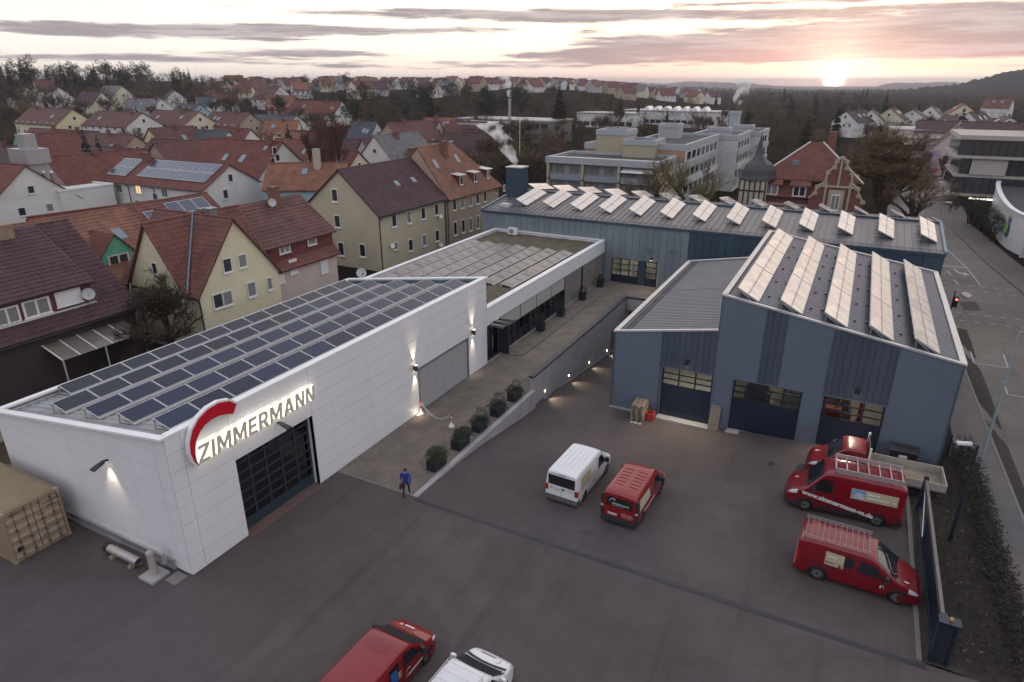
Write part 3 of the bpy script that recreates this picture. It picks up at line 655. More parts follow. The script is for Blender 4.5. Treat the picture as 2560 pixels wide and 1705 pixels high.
# wall lamps, up and down
for i, y in enumerate((16.76, 23.91)):
 t = thing('wall_lamp', ['up and down wall lamp left of the blind covered window', 'up and down wall lamp right of the blind covered window'][i], 'lamp', (0, y, 3.2), group='up and down lamps on the white hall')
 b = MB(); b.box(0.0, .06, y - .08, y + .08, 3.24, 3.44); b.tube((.17, y, 3.16), (.17, y, 3.54), .11, .11, 12); b.build('housing', mat('lamp_grey', (.09, .085, .08), rough=.4, metal=.5), t)
 b = MB(); b.tube((.17, y, 3.541), (.17, y, 3.546), .09, .09, 12); b.tube((.17, y, 3.154), (.17, y, 3.159), .09, .09, 12); b.build('lens', M_warm, t)
 lamp_light('up_light', 'SPOT', (.17, y, 3.58), 210, (1, .80, .58), t, .03, 46, (.03, y, 4.9), .9)
 lamp_light('down_light', 'SPOT', (.17, y, 3.12), 190, (1, .80, .58), t, .03, 46, (.05, y, 1.8), .9)
t = thing('ground_spot', 'small lit ground spot at the wall foot beside the chain post', 'light', (.14, 16.66, 0))
b = MB(); b.lathe((.16, 16.66, 0.012), [(.10, 0), (.10, .05), (.05, .06), (0.001, .06)], 12); b.build('housing', M_alu, t)
b = MB(); b.lathe((.16, 16.66, .075), [(.05, 0), (.04, .02), (0.001, .025)], 10); b.build('lens', M_warm, t)
lamp_light('spot_light', 'POINT', (.3, 16.66, .3), 4, (1, .82, .6), t, .05)
# angled floodlights
def flood(label, p, outdir, on):
 t = thing('flood_light', label, 'lamp', p)
 p = Vector(p); o = Vector(outdir); s_ = o.cross(Vector((0, 0, 1))); up = Vector((0, 0, 1))
 b = MB(); b.tube(p, p + o * .22 + up * .05, .05, .05, 8)
 a = p + o * .2 + up * .02; e = p + o * .75 - up * .12
 b.hexa([a - s_ * .09 - up * .05, a + s_ * .09 - up * .05, e + s_ * .16 - up * .04, e - s_ * .16 - up * .04, a - s_ * .09 + up * .05, a + s_ * .09 + up * .05, e + s_ * .16 + up * .02, e - s_ * .16 + up * .02])
 b.build('housing', M_dark, t)
 if on:
  b = MB(); q = a + (e - a) * .15 - up * .068; q2 = a + (e - a) * .55 - up * .065
  b.hexa([q - s_ * .06, q + s_ * .06, q2 + s_ * .09, q2 - s_ * .09, q - s_ * .06 + up * .01, q + s_ * .06 + up * .01, q2 + s_ * .09 + up * .01, q2 - s_ * .09 + up * .01]); b.build('lens', M_warm, t)
  lamp_light('flood', 'SPOT', p + o * .3 - up * .1, 130, (1, .84, .66), t, .08, 62, p + o * .02 - up * 1.6, .8)
flood('lit dark floodlight on the end wall above the container', (-4.28, 0, 4.64), (0, -1, 0), True)
flood('unlit dark floodlight under the sign letters above the gate', (0.0, 5.68, 4.8), (1, 0, 0), False)
# ---- illuminated sign: crescent and ten letters
sg = thing('crescent_sign', 'large red crescent emblem with white rim at the hall corner', 'sign', (0, 2, 5))
cl = [(1.12, 5.03), (.98, 5.35), (.95, 5.75), (1.04, 6.2), (1.28, 6.6), (1.62, 6.88), (2.05, 7.03), (2.5, 7.05), (2.95, 6.93), (3.28, 6.72)]
wd = [.0, .10, .19, .28, .37, .45, .52, .57, .58, .44]
def crescent(grow, x0, x1):
 lft, rgt = [], []
 for i, (p, w_) in enumerate(zip(cl, wd)):
  a = Vector(cl[max(i - 1, 0)]); c = Vector(cl[min(i + 1, len(cl) - 1)]); d = (c - a).normalized(); n_ = Vector((-d.y, d.x))
  lft.append(Vector(p) + n_ * (w_ / 2 + grow)); rgt.append(Vector(p) - n_ * (w_ / 2 + grow * .35))
 b = MB()
 for i in range(len(cl) - 1):
  q = [lft[i], lft[i + 1], rgt[i + 1], rgt[i]]
  b.prism([(x0, v.x, v.y) for v in q], (x1 - x0, 0, 0))
 return b
crescent(.09, .06, .26).build('rim', M_cap, sg)
crescent(.0, .262, .285).build('face', mat('sign_red', (.50, .008, .020), rough=.35, var=.04), sg)
sg2 = thing('letter_sign', 'backlit lettering reading ZIMMERMANN above the glazed gate', 'sign', (0, 4.6, 5.1))
M_letter = mat('letter_face', (.55, .51, .43), rough=.5, var=.03); M_halo = emission('letter_halo', (1, .90, .66), 1.9)
GL = {'Z': (.70, [[(0, 1), (.70, 1), (.70, .84), (.24, .17), (.70, .17), (.70, 0), (0, 0), (0, .16), (.46, .83), (0, .83)]]),
  'I': (.20, [[(0, 0), (.20, 0), (.20, 1), (0, 1)]]),
  'M': (.96, [[(0, 0), (.19, 0), (.19, .62), (.40, .18), (.56, .18), (.77, .62), (.77, 0), (.96, 0), (.96, 1), (.74, 1), (.48, .44), (.22, 1), (0, 1)]]),
  'E': (.62, [[(0, 0), (.62, 0), (.62, .17), (.19, .17), (.19, .42), (.57, .42), (.57, .58), (.19, .58), (.19, .83), (.62, .83), (.62, 1), (0, 1)]]),
  'R': (.72, [[(0, 0), (.19, 0), (.19, .36), (.34, .36), (.52, 0), (.74, 0), (.53, .40), (.66, .50), (.70, .68), (.66, .86), (.54, .97), (.40, 1), (0, 1)], [(.19, .52), (.19, .84), (.38, .84), (.47, .80), (.51, .68), (.47, .56), (.38, .52)]]),
  'A': (.84, [[(0, 0), (.20, 0), (.27, .21), (.57, .21), (.64, 0), (.84, 0), (.53, 1), (.31, 1)], [(.32, .36), (.42, .70), (.52, .36)]]),
  'N': (.76, [[(0, 0), (.19, 0), (.19, .66), (.55, 0), (.76, 0), (.76, 1), (.57, 1), (.57, .34), (.21, 1), (0, 1)]])}
def glyph(mb, ch_, fn, x0, x1):               # outline letter extruded between depths x0 and x1; a counter is joined by a slit
 w_, loops = GL[ch_]; P_ = list(loops[0])
 if len(loops) > 1:
  h_ = loops[1][::-1] if ch_ != 'A' else loops[1]
  bi, bj = min(((i, j) for i in range(len(P_)) for j in range(len(h_))), key=lambda q: (P_[q[0]][0] - h_[q[1]][0]) ** 2 + (P_[q[0]][1] - h_[q[1]][1]) ** 2)
  def area(p): return sum(a[0] * b_[1] - b_[0] * a[1] for a, b_ in zip(p, p[1:] + p[:1]))
  h_ = loops[1] if area(loops[1]) * area(P_) < 0 else loops[1][::-1]
  bi, bj = min(((i, j) for i in range(len(P_)) for j in range(len(h_))), key=lambda q: (P_[q[0]][0] - h_[q[1]][0]) ** 2 + (P_[q[0]][1] - h_[q[1]][1]) ** 2)
  P_ = P_[:bi + 1] + h_[bj:] + h_[:bj + 1] + P_[bi:]
 i = len(mb.v); n = len(P_)
 for x in (x0, x1):
  for q in P_: mb.v.append(tuple(fn(q[0], q[1], x)))
 mb.f.append(tuple(range(i + n, i + 2 * n))); mb.m.append(0); mb.f.append(tuple(range(i + n - 1, i - 1, -1))); mb.m.append(0)
 for k in range(n):
  if len(loops) > 1 and (k == bi or (k == bi + len(loops[1]) + 1)): continue
  mb.f.append((i + k, i + (k + 1) % n, i + n + (k + 1) % n, i + n + k)); mb.m.append(0)
word = 'ZIMMERMANN'; gap = .16; tot = sum(GL[c][0] for c in word) + gap * (len(word) - 1); k_ = 6.80 / tot; yy = 1.14
for ch_ in word:
 w_ = GL[ch_][0] * k_
 fn = lambda gx, gy, d: (d, yy + gx * k_ + gy * .8 * .12, 5.08 + gy * .80)
 b = MB(); glyph(b, ch_, fn, .235, .275); o = b.build('letter', M_letter, sg2)
 b = MB(); glyph(b, ch_, fn, .13, .234); b.build('glowing_side', M_halo, o)
 yy += w_ + gap * k_
# roof and yard furniture of the white hall
pl = thing('cable_conduit', 'long grey conduit running along the foot of the end wall', 'pipe', (-5, -.2, .3))
b = MB(); b.box(-9, -1.0, -.12, -.01, .35, .5); b.box(-9, -1.0, -.16, -.01, .05, .2); b.build('tray', mat('zinc', (.36, .35, .36), rough=.45, metal=.5, var=.15), pl)
# ---------------------------------------------------------------- link building
lk = thing('link_building', 'low white office wing with glazed front and solar roof', 'building', (-6, 38, 0))
LZ = 4.5; LY0 = HL + .002; LY1 = 51.62
b = MB()
for (a, c) in ((LY0, 30.6), (30.61, 36.8), (36.81, 43.9), (43.91, LY1)): MB().box(-.3, 0.0, a, c, 3.14, LZ - .1).build('fascia_panel', M_clad, lk)
b = MB(); b.box(-.42, .04, LY0, LY1, LZ - .1, LZ + .0); b.box(-13.3, -12.9, LY0, LY1, LZ - .1, LZ); b.box(-12.9, -.42, LY1 - .35, LY1, LZ - .101, LZ - .001); b.build('parapet_cap', M_cap, lk)
b = MB(); b.box(-13.2, -13.0, LY0, LY1, 0, LZ - .1); b.box(-13.0, -.3, LY1 - .25, LY1 - .05, 0, LZ - .1); b.build('wall', M_clad, lk)
def sedum():
 m = mat('sedum', (.10, .085, .055), rough=.95, var=0)
 nt = m.node_tree; N = nt.nodes; L = nt.links; b_ = N['Principled BSDF']; tc = N.new('ShaderNodeTexCoord')
 n = N.new('ShaderNodeTexNoise'); n.inputs['Scale'].default_value = 1.8; n.inputs['Detail'].default_value = 9; n.inputs['Roughness'].default_value = .75; L.new(tc.outputs['Object'], n.inputs['Vector'])
 cr = N.new('ShaderNodeValToRGB'); e = cr.color_ramp.elements; e[0].position = .32; e[0].color = (.035, .028, .016, 1); e[1].position = .72; e[1].color = (.17, .135, .085, 1)
 L.new(n.outputs[0], cr.inputs[0]); L.new(cr.outputs[0], b_.inputs['Base Color'])
 bp = N.new('ShaderNodeBump'); bp.inputs['Strength'].default_value = .8; bp.inputs['Distance'].default_value = .12; L.new(n.outputs[0], bp.inputs['Height']); L.new(bp.outputs[0], b_.inputs['Normal']); return m
M_sedum = sedum()
b = MB(); b.grid(lambda u, v: (-12.9 + 12.48 * u, LY0 + (LY1 - .35 - LY0) * v, 4.18 + .025 * math.sin(u * 40) * math.cos(v * 70)), 60, 80); b.build('roof', M_sedum, lk)
b = MB(); b.box(-13.0, -.3, LY0, LY1, 3.9, 4.1); b.build('ceiling', mat('ceiling_white', (.7, .68, .64), var=.03), lk)
b = MB(); b.box(-13.0, .0, LY0, LY1, -.05, .03); b.build('interior_floor', M_intfloor, lk)
b = MB(); b.box(-6.2, -6.0, LY0, 41, 0, 3.9); b.build('interior_wall', M_int, lk)
for y in (29.5, 33, 36.5, 40): lamp_light('office_light', 'AREA', (-2.6, y, 3.7), 330, (1, .86, .66), lk, 1.2, target=(-2.6, y, 0))
for i, y in enumerate((30.5, 34.2, 38.0)):
 t = thing('desk', ['office desk behind the glazing near the entrance', 'office desk behind the middle of the glazing', 'office desk behind the far end of the glazing'][i], 'desk', (-2, y, 0.03))
 MB().box(-2.5, -1.6, y - .9, y + .9, .70, .74).build('desk_top', mat('desk_white', (.7, .68, .63), var=.03), t)
 for sx in (-2.45, -1.7):
  for sy in (y - .8, y + .75): MB().box(sx, sx + .05, sy, sy + .05, .03, .70).build('leg', M_alu, t)
 MB().box(-2.3, -2.26, y - .3, y + .3, .85, 1.2).build('screen', M_black, t); MB().box(-2.32, -2.24, y - .05, y + .05, .74, .85).build('stand', M_black, t)
gz = thing('glazed_front', 'row of dark framed windows with half lowered blinds below white fascia', 'windows', (-.25, 34, 0))
ys_g = [28.6 + k * 1.033 for k in range(13)]
b = MB(); b.box(-.30, -.16, 28.5, 41.1, .03, .12); b.box(-.30, -.16, 28.5, 41.1, 3.06, 3.14)
for y in ys_g: b.box(-.30, -.14, y - .05, y + .05, .12, 3.06)
b.box(-.29, -.17, 28.5, 41.1, .82, .90); b.build('frame', M_dark, gz)
for k in range(12):
 MB().box(-.25, -.22, ys_g[k] + .05, ys_g[k + 1] - .05, .12, .82).build('spandrel', M_navy, gz)
 MB().box(-.24, -.23, ys_g[k] + .05, ys_g[k + 1] - .05, .90, 3.06).build('pane', M_glass, gz)
for k in range(4):
 a = 28.75 + k * 3.08; n = 17; bl = MB()
 for i in range(n):
  z = 2.02 + 1.06 * i / n; bl.face([(-.10, a, z + .04), (-.05, a, z), (-.05, a + 2.95, z), (-.10, a + 2.95, z + .04)])
 bl.box(-.12, -.02, a, a + 2.95, 1.96, 2.02); bl.build('blind_slats', M_blind, gz, kind='stuff')
M_shut = mat('grey_shutter', (.30, .27, .25), rough=.45, metal=.35, var=.08)
sw = thing('shutter_wall', 'grey brown metal panel wall at the far end of the office wing', 'wall', (-.2, 46, 0))
for k in range(16):
 a = 41.15 + k * .655; MB().box(-.32, -.18 + (.01 if k % 2 else 0), a, a + .64, .03, 3.13).build('panel', M_shut, sw)
b = MB(); b.box(-.17, -.05, 45.55, 45.65, .03, 3.13); b.box(-.17, -.05, 41.05, 41.13, .03, 3.13); b.build('downpipe', M_dark, sw)
en = thing('entrance_door', 'dark glazed entrance door below a small glass canopy', 'door', (-.3, 27.4, 0))
b = MB()
for y in (26.2, 27.25, 28.35): b.box(-.34, -.2, y, y + .1, .03, 2.9)
b.box(-.34, -.2, 26.2, 28.45, 2.82, 2.92); b.box(-.34, -.2, 26.2, 28.45, .03, .13); b.build('frame', M_dark, en)
for y in (26.3, 27.35): MB().box(-.29, -.26, y, y + .98, .13, 2.82).build('pane', M_glass, en)
b = MB(); b.tube((-.15, 27.2, .9), (-.15, 27.2, 1.9), .02); b.build('handle', M_alu, en)
b = MB(); b.box(-.25, .55, 28.46, 28.62, .03, 2.95); b.build('side_fin', M_dark, en)
ca = thing('glass_canopy', 'small glass canopy on steel arms over the office entrance', 'canopy', (.5, 27.4, 3))
b = MB(); b.hexa([(.02, 26.25, 2.96), (1.25, 26.25, 3.02), (1.25, 28.6, 3.02), (.02, 28.6, 2.96)] + [(.02, 26.25, 2.98), (1.25, 26.25, 3.04), (1.25, 28.6, 3.04), (.02, 28.6, 2.98)]); b.build('pane', glass('canopy_glass', (.75, .8, .78), .15), ca)
for y in (26.6, 27.4, 28.2):
 b = MB(); b.hexa([(.0, y - .02, 3.0), (1.1, y - .02, 3.045), (1.1, y + .02, 3.045), (0, y + .02, 3.0), (0, y - .02, 3.2), (1.1, y - .02, 3.09), (1.1, y + .02, 3.09), (0, y + .02, 3.2)]); b.build('arm', M_alu, ca)
# solar rows on the link
pm_l = pv_mesh('solar_panel', 1.12, 1.62, M_pvlink)
lab = ['first', 'second', 'third', 'fourth', 'fifth', 'sixth', 'seventh']
for k in range(7):
 xl = -12.5 + k * 1.73; xr = xl + 1.05; zr_ = 4.27; zl = 4.47; tilt = math.atan2(zl - zr_, xr - xl); y_s = 27.4 if k < 5 else (31.2 if k == 5 else 31.9); n = int((45.4 - y_s) / 1.64)
 r = thing('solar_row', '%s pale solar row from the garden side on the office wing roof' % lab[k], 'solar panels', (xl + .5, 36, 4.2), group='solar rows on the office wing')
 for i in range(n): inst('solar_panel', pm_l, r, ((xl + xr) / 2, 45.35 - 1.64 * (i + .5), (zl + zr_) / 2), (0, tilt, 0))
 b = MB()
 for i in range(n + 1):
  y = 45.3 - 1.64 * i; b.box(xl - .02, xl + .05, y, y + .05, 4.16, zl - .03); b.box(xr - .06, xr, y, y + .05, 4.16, zr_ - .02)
 b.box(xl - .05, xl - .02, 45.35 - 1.64 * n, 45.35, 4.25, zl - .06); b.build('stand', M_rail, r)
ac = thing('heat_pump', 'white outdoor air unit on the office roof beside the rear hall', 'air unit', (-10.2, 50.2, 4.2))
b = MB(); b.box(-10.75, -9.75, 49.95, 50.35, 4.3, 5.05); b.build('casing', M_cap, ac)
b = MB(); b.tube((-10.35, 49.94, 4.68), (-10.35, 49.925, 4.68), .28, .28, 18); b.build('fan_grille', mat('grille', (.25, .25, .26)), ac)
b = MB(); b.box(-10.7, -10.6, 49.95, 50.35, 4.18, 4.3); b.box(-9.9, -9.8, 49.95, 50.35, 4.18, 4.3); b.build('feet', M_dark, ac)
dsh = thing('satellite_dish', 'small grey satellite dish standing at the back edge of white hall', 'dish', (-12.6, 27.2, 4.2))
b = MB(); b.tube((-12.6, 27.2, 4.18), (-12.6, 27.2, 5.6), .03); b.build('mast', M_alu, dsh)
def dish(mb, c, r, d):
 d = Vector(d).normalized(); a = d.orthogonal().normalized(); e = d.cross(a); c = Vector(c); prev = None
 mb.grid(lambda u, v: c + d * (.18 * r * (u * u)) + (a * math.cos(2 * math.pi * v) + e * math.sin(2 * math.pi * v)) * r * u, 5, 18)
b = MB(); dish(b, (-12.5, 27.1, 5.3), .42, (.8, -.6, .35)); b.build('reflector', mat('dish_grey', (.42, .42, .42), rough=.5), dsh, smooth=True)
b = MB(); b.tube((-12.5, 27.1, 5.0), (-12.05, 26.8, 5.35), .015); b.box(-12.1, -12.0, 26.75, 26.85, 5.3, 5.42); b.build('feed_arm', M_dark, dsh)
# ---------------------------------------------------------------- rear hall
rh = thing('rear_hall', 'long blue grey metal hall across the back with tilted solar panels', 'building', (8, 60, 0))
RX0, RX1, RY0, RYR, RY1 = -15.05, 30.4, 51.7, 60.5, 69.3; RZ = 6.42; RS = .12; RZR = RZ + RS * (RYR - RY0)
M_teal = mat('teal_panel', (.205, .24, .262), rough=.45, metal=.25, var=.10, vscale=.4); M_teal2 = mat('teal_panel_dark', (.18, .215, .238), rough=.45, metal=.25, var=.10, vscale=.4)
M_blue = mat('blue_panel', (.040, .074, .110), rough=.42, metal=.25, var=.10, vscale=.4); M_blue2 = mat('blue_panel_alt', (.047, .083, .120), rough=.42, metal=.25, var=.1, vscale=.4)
b = MB(); b.box(RX0 + .05, .8, RY0 + .05, RY0 + .2, 0, RZ - .1); b.box(.8, 5.9, RY0 + .05, RY0 + .2, 2.65, RZ - .1); b.box(3.8, 4.45, RY0 + .05, RY0 + .2, 0, 2.65); b.box(5.9, RX1 - .05, RY0 + .05, RY0 + .2, 0, RZ - .1)
b.box(RX0 + .05, RX0 + .2, RY0 + .2, RY1 - .2, 0, RZ - .1); b.box(RX1 - .2, RX1 - .05, RY0 + .2, RY1 - .2, 0, RZ - .1); b.box(RX0 + .05, RX1 - .05, RY1 - .2, RY1, 0, RZ - .1); b.build('wall', M_blue, rh)
np_ = 63; pw = (RX1 - RX0) / np_
for i in range(np_):
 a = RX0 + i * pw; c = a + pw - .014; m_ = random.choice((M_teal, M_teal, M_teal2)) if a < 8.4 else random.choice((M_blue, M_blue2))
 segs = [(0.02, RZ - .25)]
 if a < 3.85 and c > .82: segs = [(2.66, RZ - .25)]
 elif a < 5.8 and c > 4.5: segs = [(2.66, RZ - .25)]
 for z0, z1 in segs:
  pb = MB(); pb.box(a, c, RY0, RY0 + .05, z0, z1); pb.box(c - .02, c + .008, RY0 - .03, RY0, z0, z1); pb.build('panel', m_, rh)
for sx, xx in ((-1, RX0), (1, RX1)):
 for j in range(24):
  a = RY0 + j * .733; mid = min(a - RY0, RY1 - a - .733); zt = RZ - .25 + RS * max(0, min(a + .36 - RY0, RY1 - a - .36))
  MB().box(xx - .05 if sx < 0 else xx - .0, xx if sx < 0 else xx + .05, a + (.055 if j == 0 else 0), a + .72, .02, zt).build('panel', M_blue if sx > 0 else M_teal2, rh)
# roof slopes with standing seams
M_roofgrey = mat('zinc_roof', (.125, .118, .125), rough=.45, metal=.35, var=.22, vscale=.5, streak=(1.2, .15, 1))
rf = MB()
def roofz(y): return RZ + RS * (y - RY0) if y <= RYR else RZR - RS * (y - RYR)
rf.hexa([(RX0, RY0, RZ - .12), (RX1, RY0, RZ - .12), (RX1, RYR, RZR - .12), (RX0, RYR, RZR - .12), (RX0, RY0, RZ), (RX1, RY0, RZ), (RX1, RYR, RZR), (RX0, RYR, RZR)])
rf.hexa([(RX0, RYR + .01, RZR - .12), (RX1, RYR + .01, RZR - .12), (RX1, RY1, RZ - .12), (RX0, RY1, RZ - .12), (RX0, RYR + .01, RZR), (RX1, RYR + .01, RZR), (RX1, RY1, RZ), (RX0, RY1, RZ)])
roof_o = rf.build('roof', M_roofgrey, rh)
se = MB(); ns = 76
for i in range(1, ns):
 x = RX0 + (RX1 - RX0) * i / ns
 for ya, yb in ((RY0 + .2, RYR - .15), (RYR + .15, RY1 - .2)):
  se.hexa([(x - .012, ya, roofz(ya)), (x + .012, ya, roofz(ya)), (x + .012, yb, roofz(yb)), (x - .012, yb, roofz(yb)), (x - .012, ya, roofz(ya) + .045), (x + .012, ya, roofz(ya) + .045), (x + .012, yb, roofz(yb) + .045), (x - .012, yb, roofz(yb) + .045)])
se.build('standing_seams', M_roofgrey, roof_o, kind='stuff')
b = MB(); b.box(RX0 - .08, RX1 + .08, RY0 - .16, RY0 - .005, RZ - .26, RZ - .02); b.box(RX0 - .1, RX1 + .1, RYR - .18, RYR + .18, RZR + .0, RZR + .16); b.build('eave_and_ridge', M_blue, rh)
for xx in (RX0 - .04, RX1 + .04):
 for pa_, pb_ in (((xx, RY0 - .1, RZ - .2), (xx, RYR, RZR - .2)), ((xx, RYR + .01, RZR - .2), (xx, RY1, RZ - .2))):
  b = MB(); bar(b, pa_, pb_, .22, .36); b.build('verge_cap', M_bluegrey, rh)
b = MB(); b.box(RX0, RX1, RY0 + .15, RY0 + .17, RZ + .1, RZ + .12); b.box(RX0, RX1, RY0 + .15, RY0 + .17, RZ + .2, RZ + .22)
for i in range(60): x = RX0 + .3 + i * .76; b.box(x, x + .02, RY0 + .14, RY0 + .16, RZ, RZ + .22)
b.build('snow_guard', M_dark, rh)
sk = MB(); sk.box(-13.6, -12.4, 53.2, 54.3, 6.5, 6.85); sk.box(-13.5, -12.5, 53.3, 54.2, 6.85, 6.95); single(sk, 'skylight', M_rail, 'pale square skylight at the left end of the rear hall roof', 'skylight')
# doors, vents, lamp
dd = thing('hall_door', 'wide dark sectional door with glazed upper half in the rear hall', 'door', (2.3, 51.8, 0))
b = MB(); b.box(.82, 3.8, RY0 + .02, RY0 + .1, .03, .8)
for x in (.82, 1.78, 2.74, 3.7): b.box(x, x + .1, RY0 + .03, RY0 + .1, .8, 2.6)
for z in (.8, 1.4, 2.0, 2.55): b.box(.82, 3.8, RY0 + .035, RY0 + .1, z, z + .07)
b.build('frame', M_navy, dd); MB().box(.9, 3.7, RY0 + .06, RY0 + .07, .85, 2.58).build('pane', M_glass, dd)
d2 = thing('personnel_door', 'narrow dark glazed door right of the wide door in rear hall', 'door', (5.1, 51.8, 0))
b = MB()
for x in (4.48, 5.66): b.box(x, x + .12, RY0 + .02, RY0 + .1, .02, 2.62)
for z in (.02, .75, 1.35, 1.95, 2.52): b.box(4.6, 5.66, RY0 + .025, RY0 + .1, z, z + .1)
b.box(4.6, 5.66, RY0 + .04, RY0 + .09, .12, .75); b.build('frame', M_navy, d2); MB().box(4.6, 5.66, RY0 + .06, RY0 + .07, .85, 2.52).build('pane', M_glass, d2)
for i, x in enumerate((4.85, 7.2)):
 v = thing('wall_vent', ['square louvre vent above the narrow door of rear hall', 'square louvre vent on the light panels near the dark zone'][i], 'vent', (x, 51.7, 3.8))
 b = MB(); b.box(x - .36, x + .36, RY0 - .04, RY0, 3.72, 4.12); b.build('frame', M_teal2, v)
 for k in range(6): MB().box(x - .32, x + .32, RY0 - .06, RY0 - .041, 3.76 + k * .055, 3.79 + k * .055).build('slat', M_bluegrey, v)
def wall_lantern(label, x, y, z, sgn=-1, e=60):
 t = thing('wall_lantern', label, 'lamp', (x, y, z))
 b = MB(); b.box(x - .12, x + .12, y + sgn * .12, y, z - .05, z + .12); b.hexa([(x - .14, y + sgn * .42, z - .10), (x + .14, y + sgn * .42, z - .10), (x + .14, y + sgn * .1, z - .06), (x - .14, y + sgn * .1, z - .06), (x - .14, y + sgn * .42, z + .04), (x + .14, y + sgn * .42, z + .04), (x + .14, y + sgn * .1, z + .12), (x - .14, y + sgn * .1, z + .12)]); b.build('housing', M_navy, t)
 b = MB(); b.box(x - .1, x + .1, y + sgn * .36, y + sgn * .14, z - .125, z - .105); b.build('lens', M_warm, t)
 lamp_light('lantern', 'SPOT', (x, y + sgn * .25, z - .15), e * 3.5, (1, .85, .62), t, .05, 120, (x, y + sgn * 2.6, z - 3.6), .9)
wall_lantern('small lit lamp over the narrow door of the rear hall', 5.15, RY0 - .035, 3.02)
b = MB(); b.box(-1, 8, 56, 56.2, 0, 5); b.build('interior_wall', M_int, rh); MB().box(-1, 8, RY0 + .25, 56, -.02, .02).build('interior_floor', M_intfloor, rh)
lamp_light('hall_light', 'AREA', (2.5, 53.6, 4.5), 170, (1, .9, .74), rh, 1.5, target=(2.5, 53.6, 0))
for i, (x, y) in enumerate(((1.5, 53.6), (3.0, 54.6))):
 b = MB()
 for z in (.1, .8, 1.5, 2.2): b.box(x - .6, x + .6, y - .25, y + .25, z, z + .04)
 for sx in (-.6, .56):
  for sy in (-.25, .21): b.box(x + sx, x + sx + .04, y + sy, y + sy + .04, .02, 2.3)
 single(b, 'shelf_rack', M_alu, ['steel rack seen inside left through the wide rear hall door', 'steel rack seen inside right through the wide rear hall door'][i], 'rack')
# tilted collectors
def coll_mesh(name, w, l, nseg):
 b = MB(); b.box(-w / 2, w / 2, -l / 2, l / 2, -.09, -.012, 0)
 for q in ((-w / 2, w / 2, -l / 2, -l / 2 + .05), (-w / 2, w / 2, l / 2 - .05, l / 2), (-w / 2, -w / 2 + .04, -l / 2 + .05, l / 2 - .05), (w / 2 - .04, w / 2, -l / 2 + .05, l / 2 - .05)): b.box(*q, -.012, .008, 0)
 for i in range(nseg):
  a = -l / 2 + .05 + (l - .1) * i / nseg; c = a + (l - .1) / nseg - .025
  b.face([(-w / 2 + .04, a, 0), (w / 2 - .04, a, 0), (w / 2 - .04, c, 0), (-w / 2 + .04, c, 0)], 1)
 return b.mesh(name, [M_frame, M_coll])
cm = coll_mesh('collector', 1.5, 5.6, 5); slope = math.atan(RS)
num = ['first', 'second', 'third', 'fourth', 'fifth', 'sixth', 'seventh', 'eighth', 'ninth', 'tenth', 'eleventh', 'twelfth', 'thirteenth']
def tilted(label, me, xl, y0_, zb, sgn, group, tilt=R(25), w=1.5, l=5.6):
 # panel with left edge raised; follows the roof slope along y
 r = thing('tilted_collector', label, 'solar panel', (xl + .6, y0_, zb), group=group)
 cx = xl + w / 2 * math.cos(tilt); cz = zb + .16 + w / 2 * math.sin(tilt); a = slope * sgn
 Mx = Matrix.Rotation(a, 4, 'X') @ Matrix.Rotation(tilt, 4, 'Y')
 o = inst('collector_panel', me, r, (cx, y0_ + l / 2 * math.cos(a), cz + l / 2 * math.sin(a)), Mx.to_euler())
 b = MB()
 for f in (.12, .5, .88):
  y = y0_ + l * f; zz = zb + l * f * math.sin(a)
  b.tube((xl + .05, y, zz - .02), (xl + .05, y, zz + .12 + w * math.sin(tilt)), .025, n=5); b.tube((xl + .05, y, zz + .5), (xl + .75, y, zz - .02), .02, n=5); b.tube((xl + w * math.cos(tilt) - .08, y, zz - .02), (xl + w * math.cos(tilt) - .08, y, zz + .15), .025, n=5)
  b.tube((xl - .3, y, zz + .03), (xl + w, y, zz + .03), .025, n=5)
 b.build('support_frame', M_alu, r)
for i in range(13):
 tilted('%s tilted collector from the left in the front row of rear hall roof' % num[i], cm, -11.9 + 3.37 * i, 54.1, roofz(54.1), 1, 'collectors on the front slope')
for i in range(13):
 tilted('%s tilted collector from the left behind the ridge of rear hall' % num[i], cm, -14.7 + 3.42 * i, 62.9, roofz(62.9), -1, 'collectors behind the ridge')
# chimney
chm = thing('metal_chimney', 'square blue metal chimney at the left end of rear hall', 'chimney', (-13.6, 58.5, 6.4))
b = MB(); b.box(-15.0, -13.0, 57.6, 59.4, 6.2, 10.5); b.build('shaft', M_blue, chm)
for i in range(4):
 x = -15.0 + i * .5; MB().box(x + .43, x + .45, 57.56, 57.6, 6.6, 10.5).build('seam', M_blue2, chm); MB().box(-13.0, -12.96, 57.6 + i * .46, 57.62 + i * .46, 6.6, 10.5).build('seam', M_blue2, chm)
b = MB(); b.box(-15.1, -12.9, 57.5, 59.5, 10.5, 10.62); b.tube((-14.1, 58.4, 10.6), (-14.1, 58.4, 11.6), .06); b.build('cap', M_rail, chm)
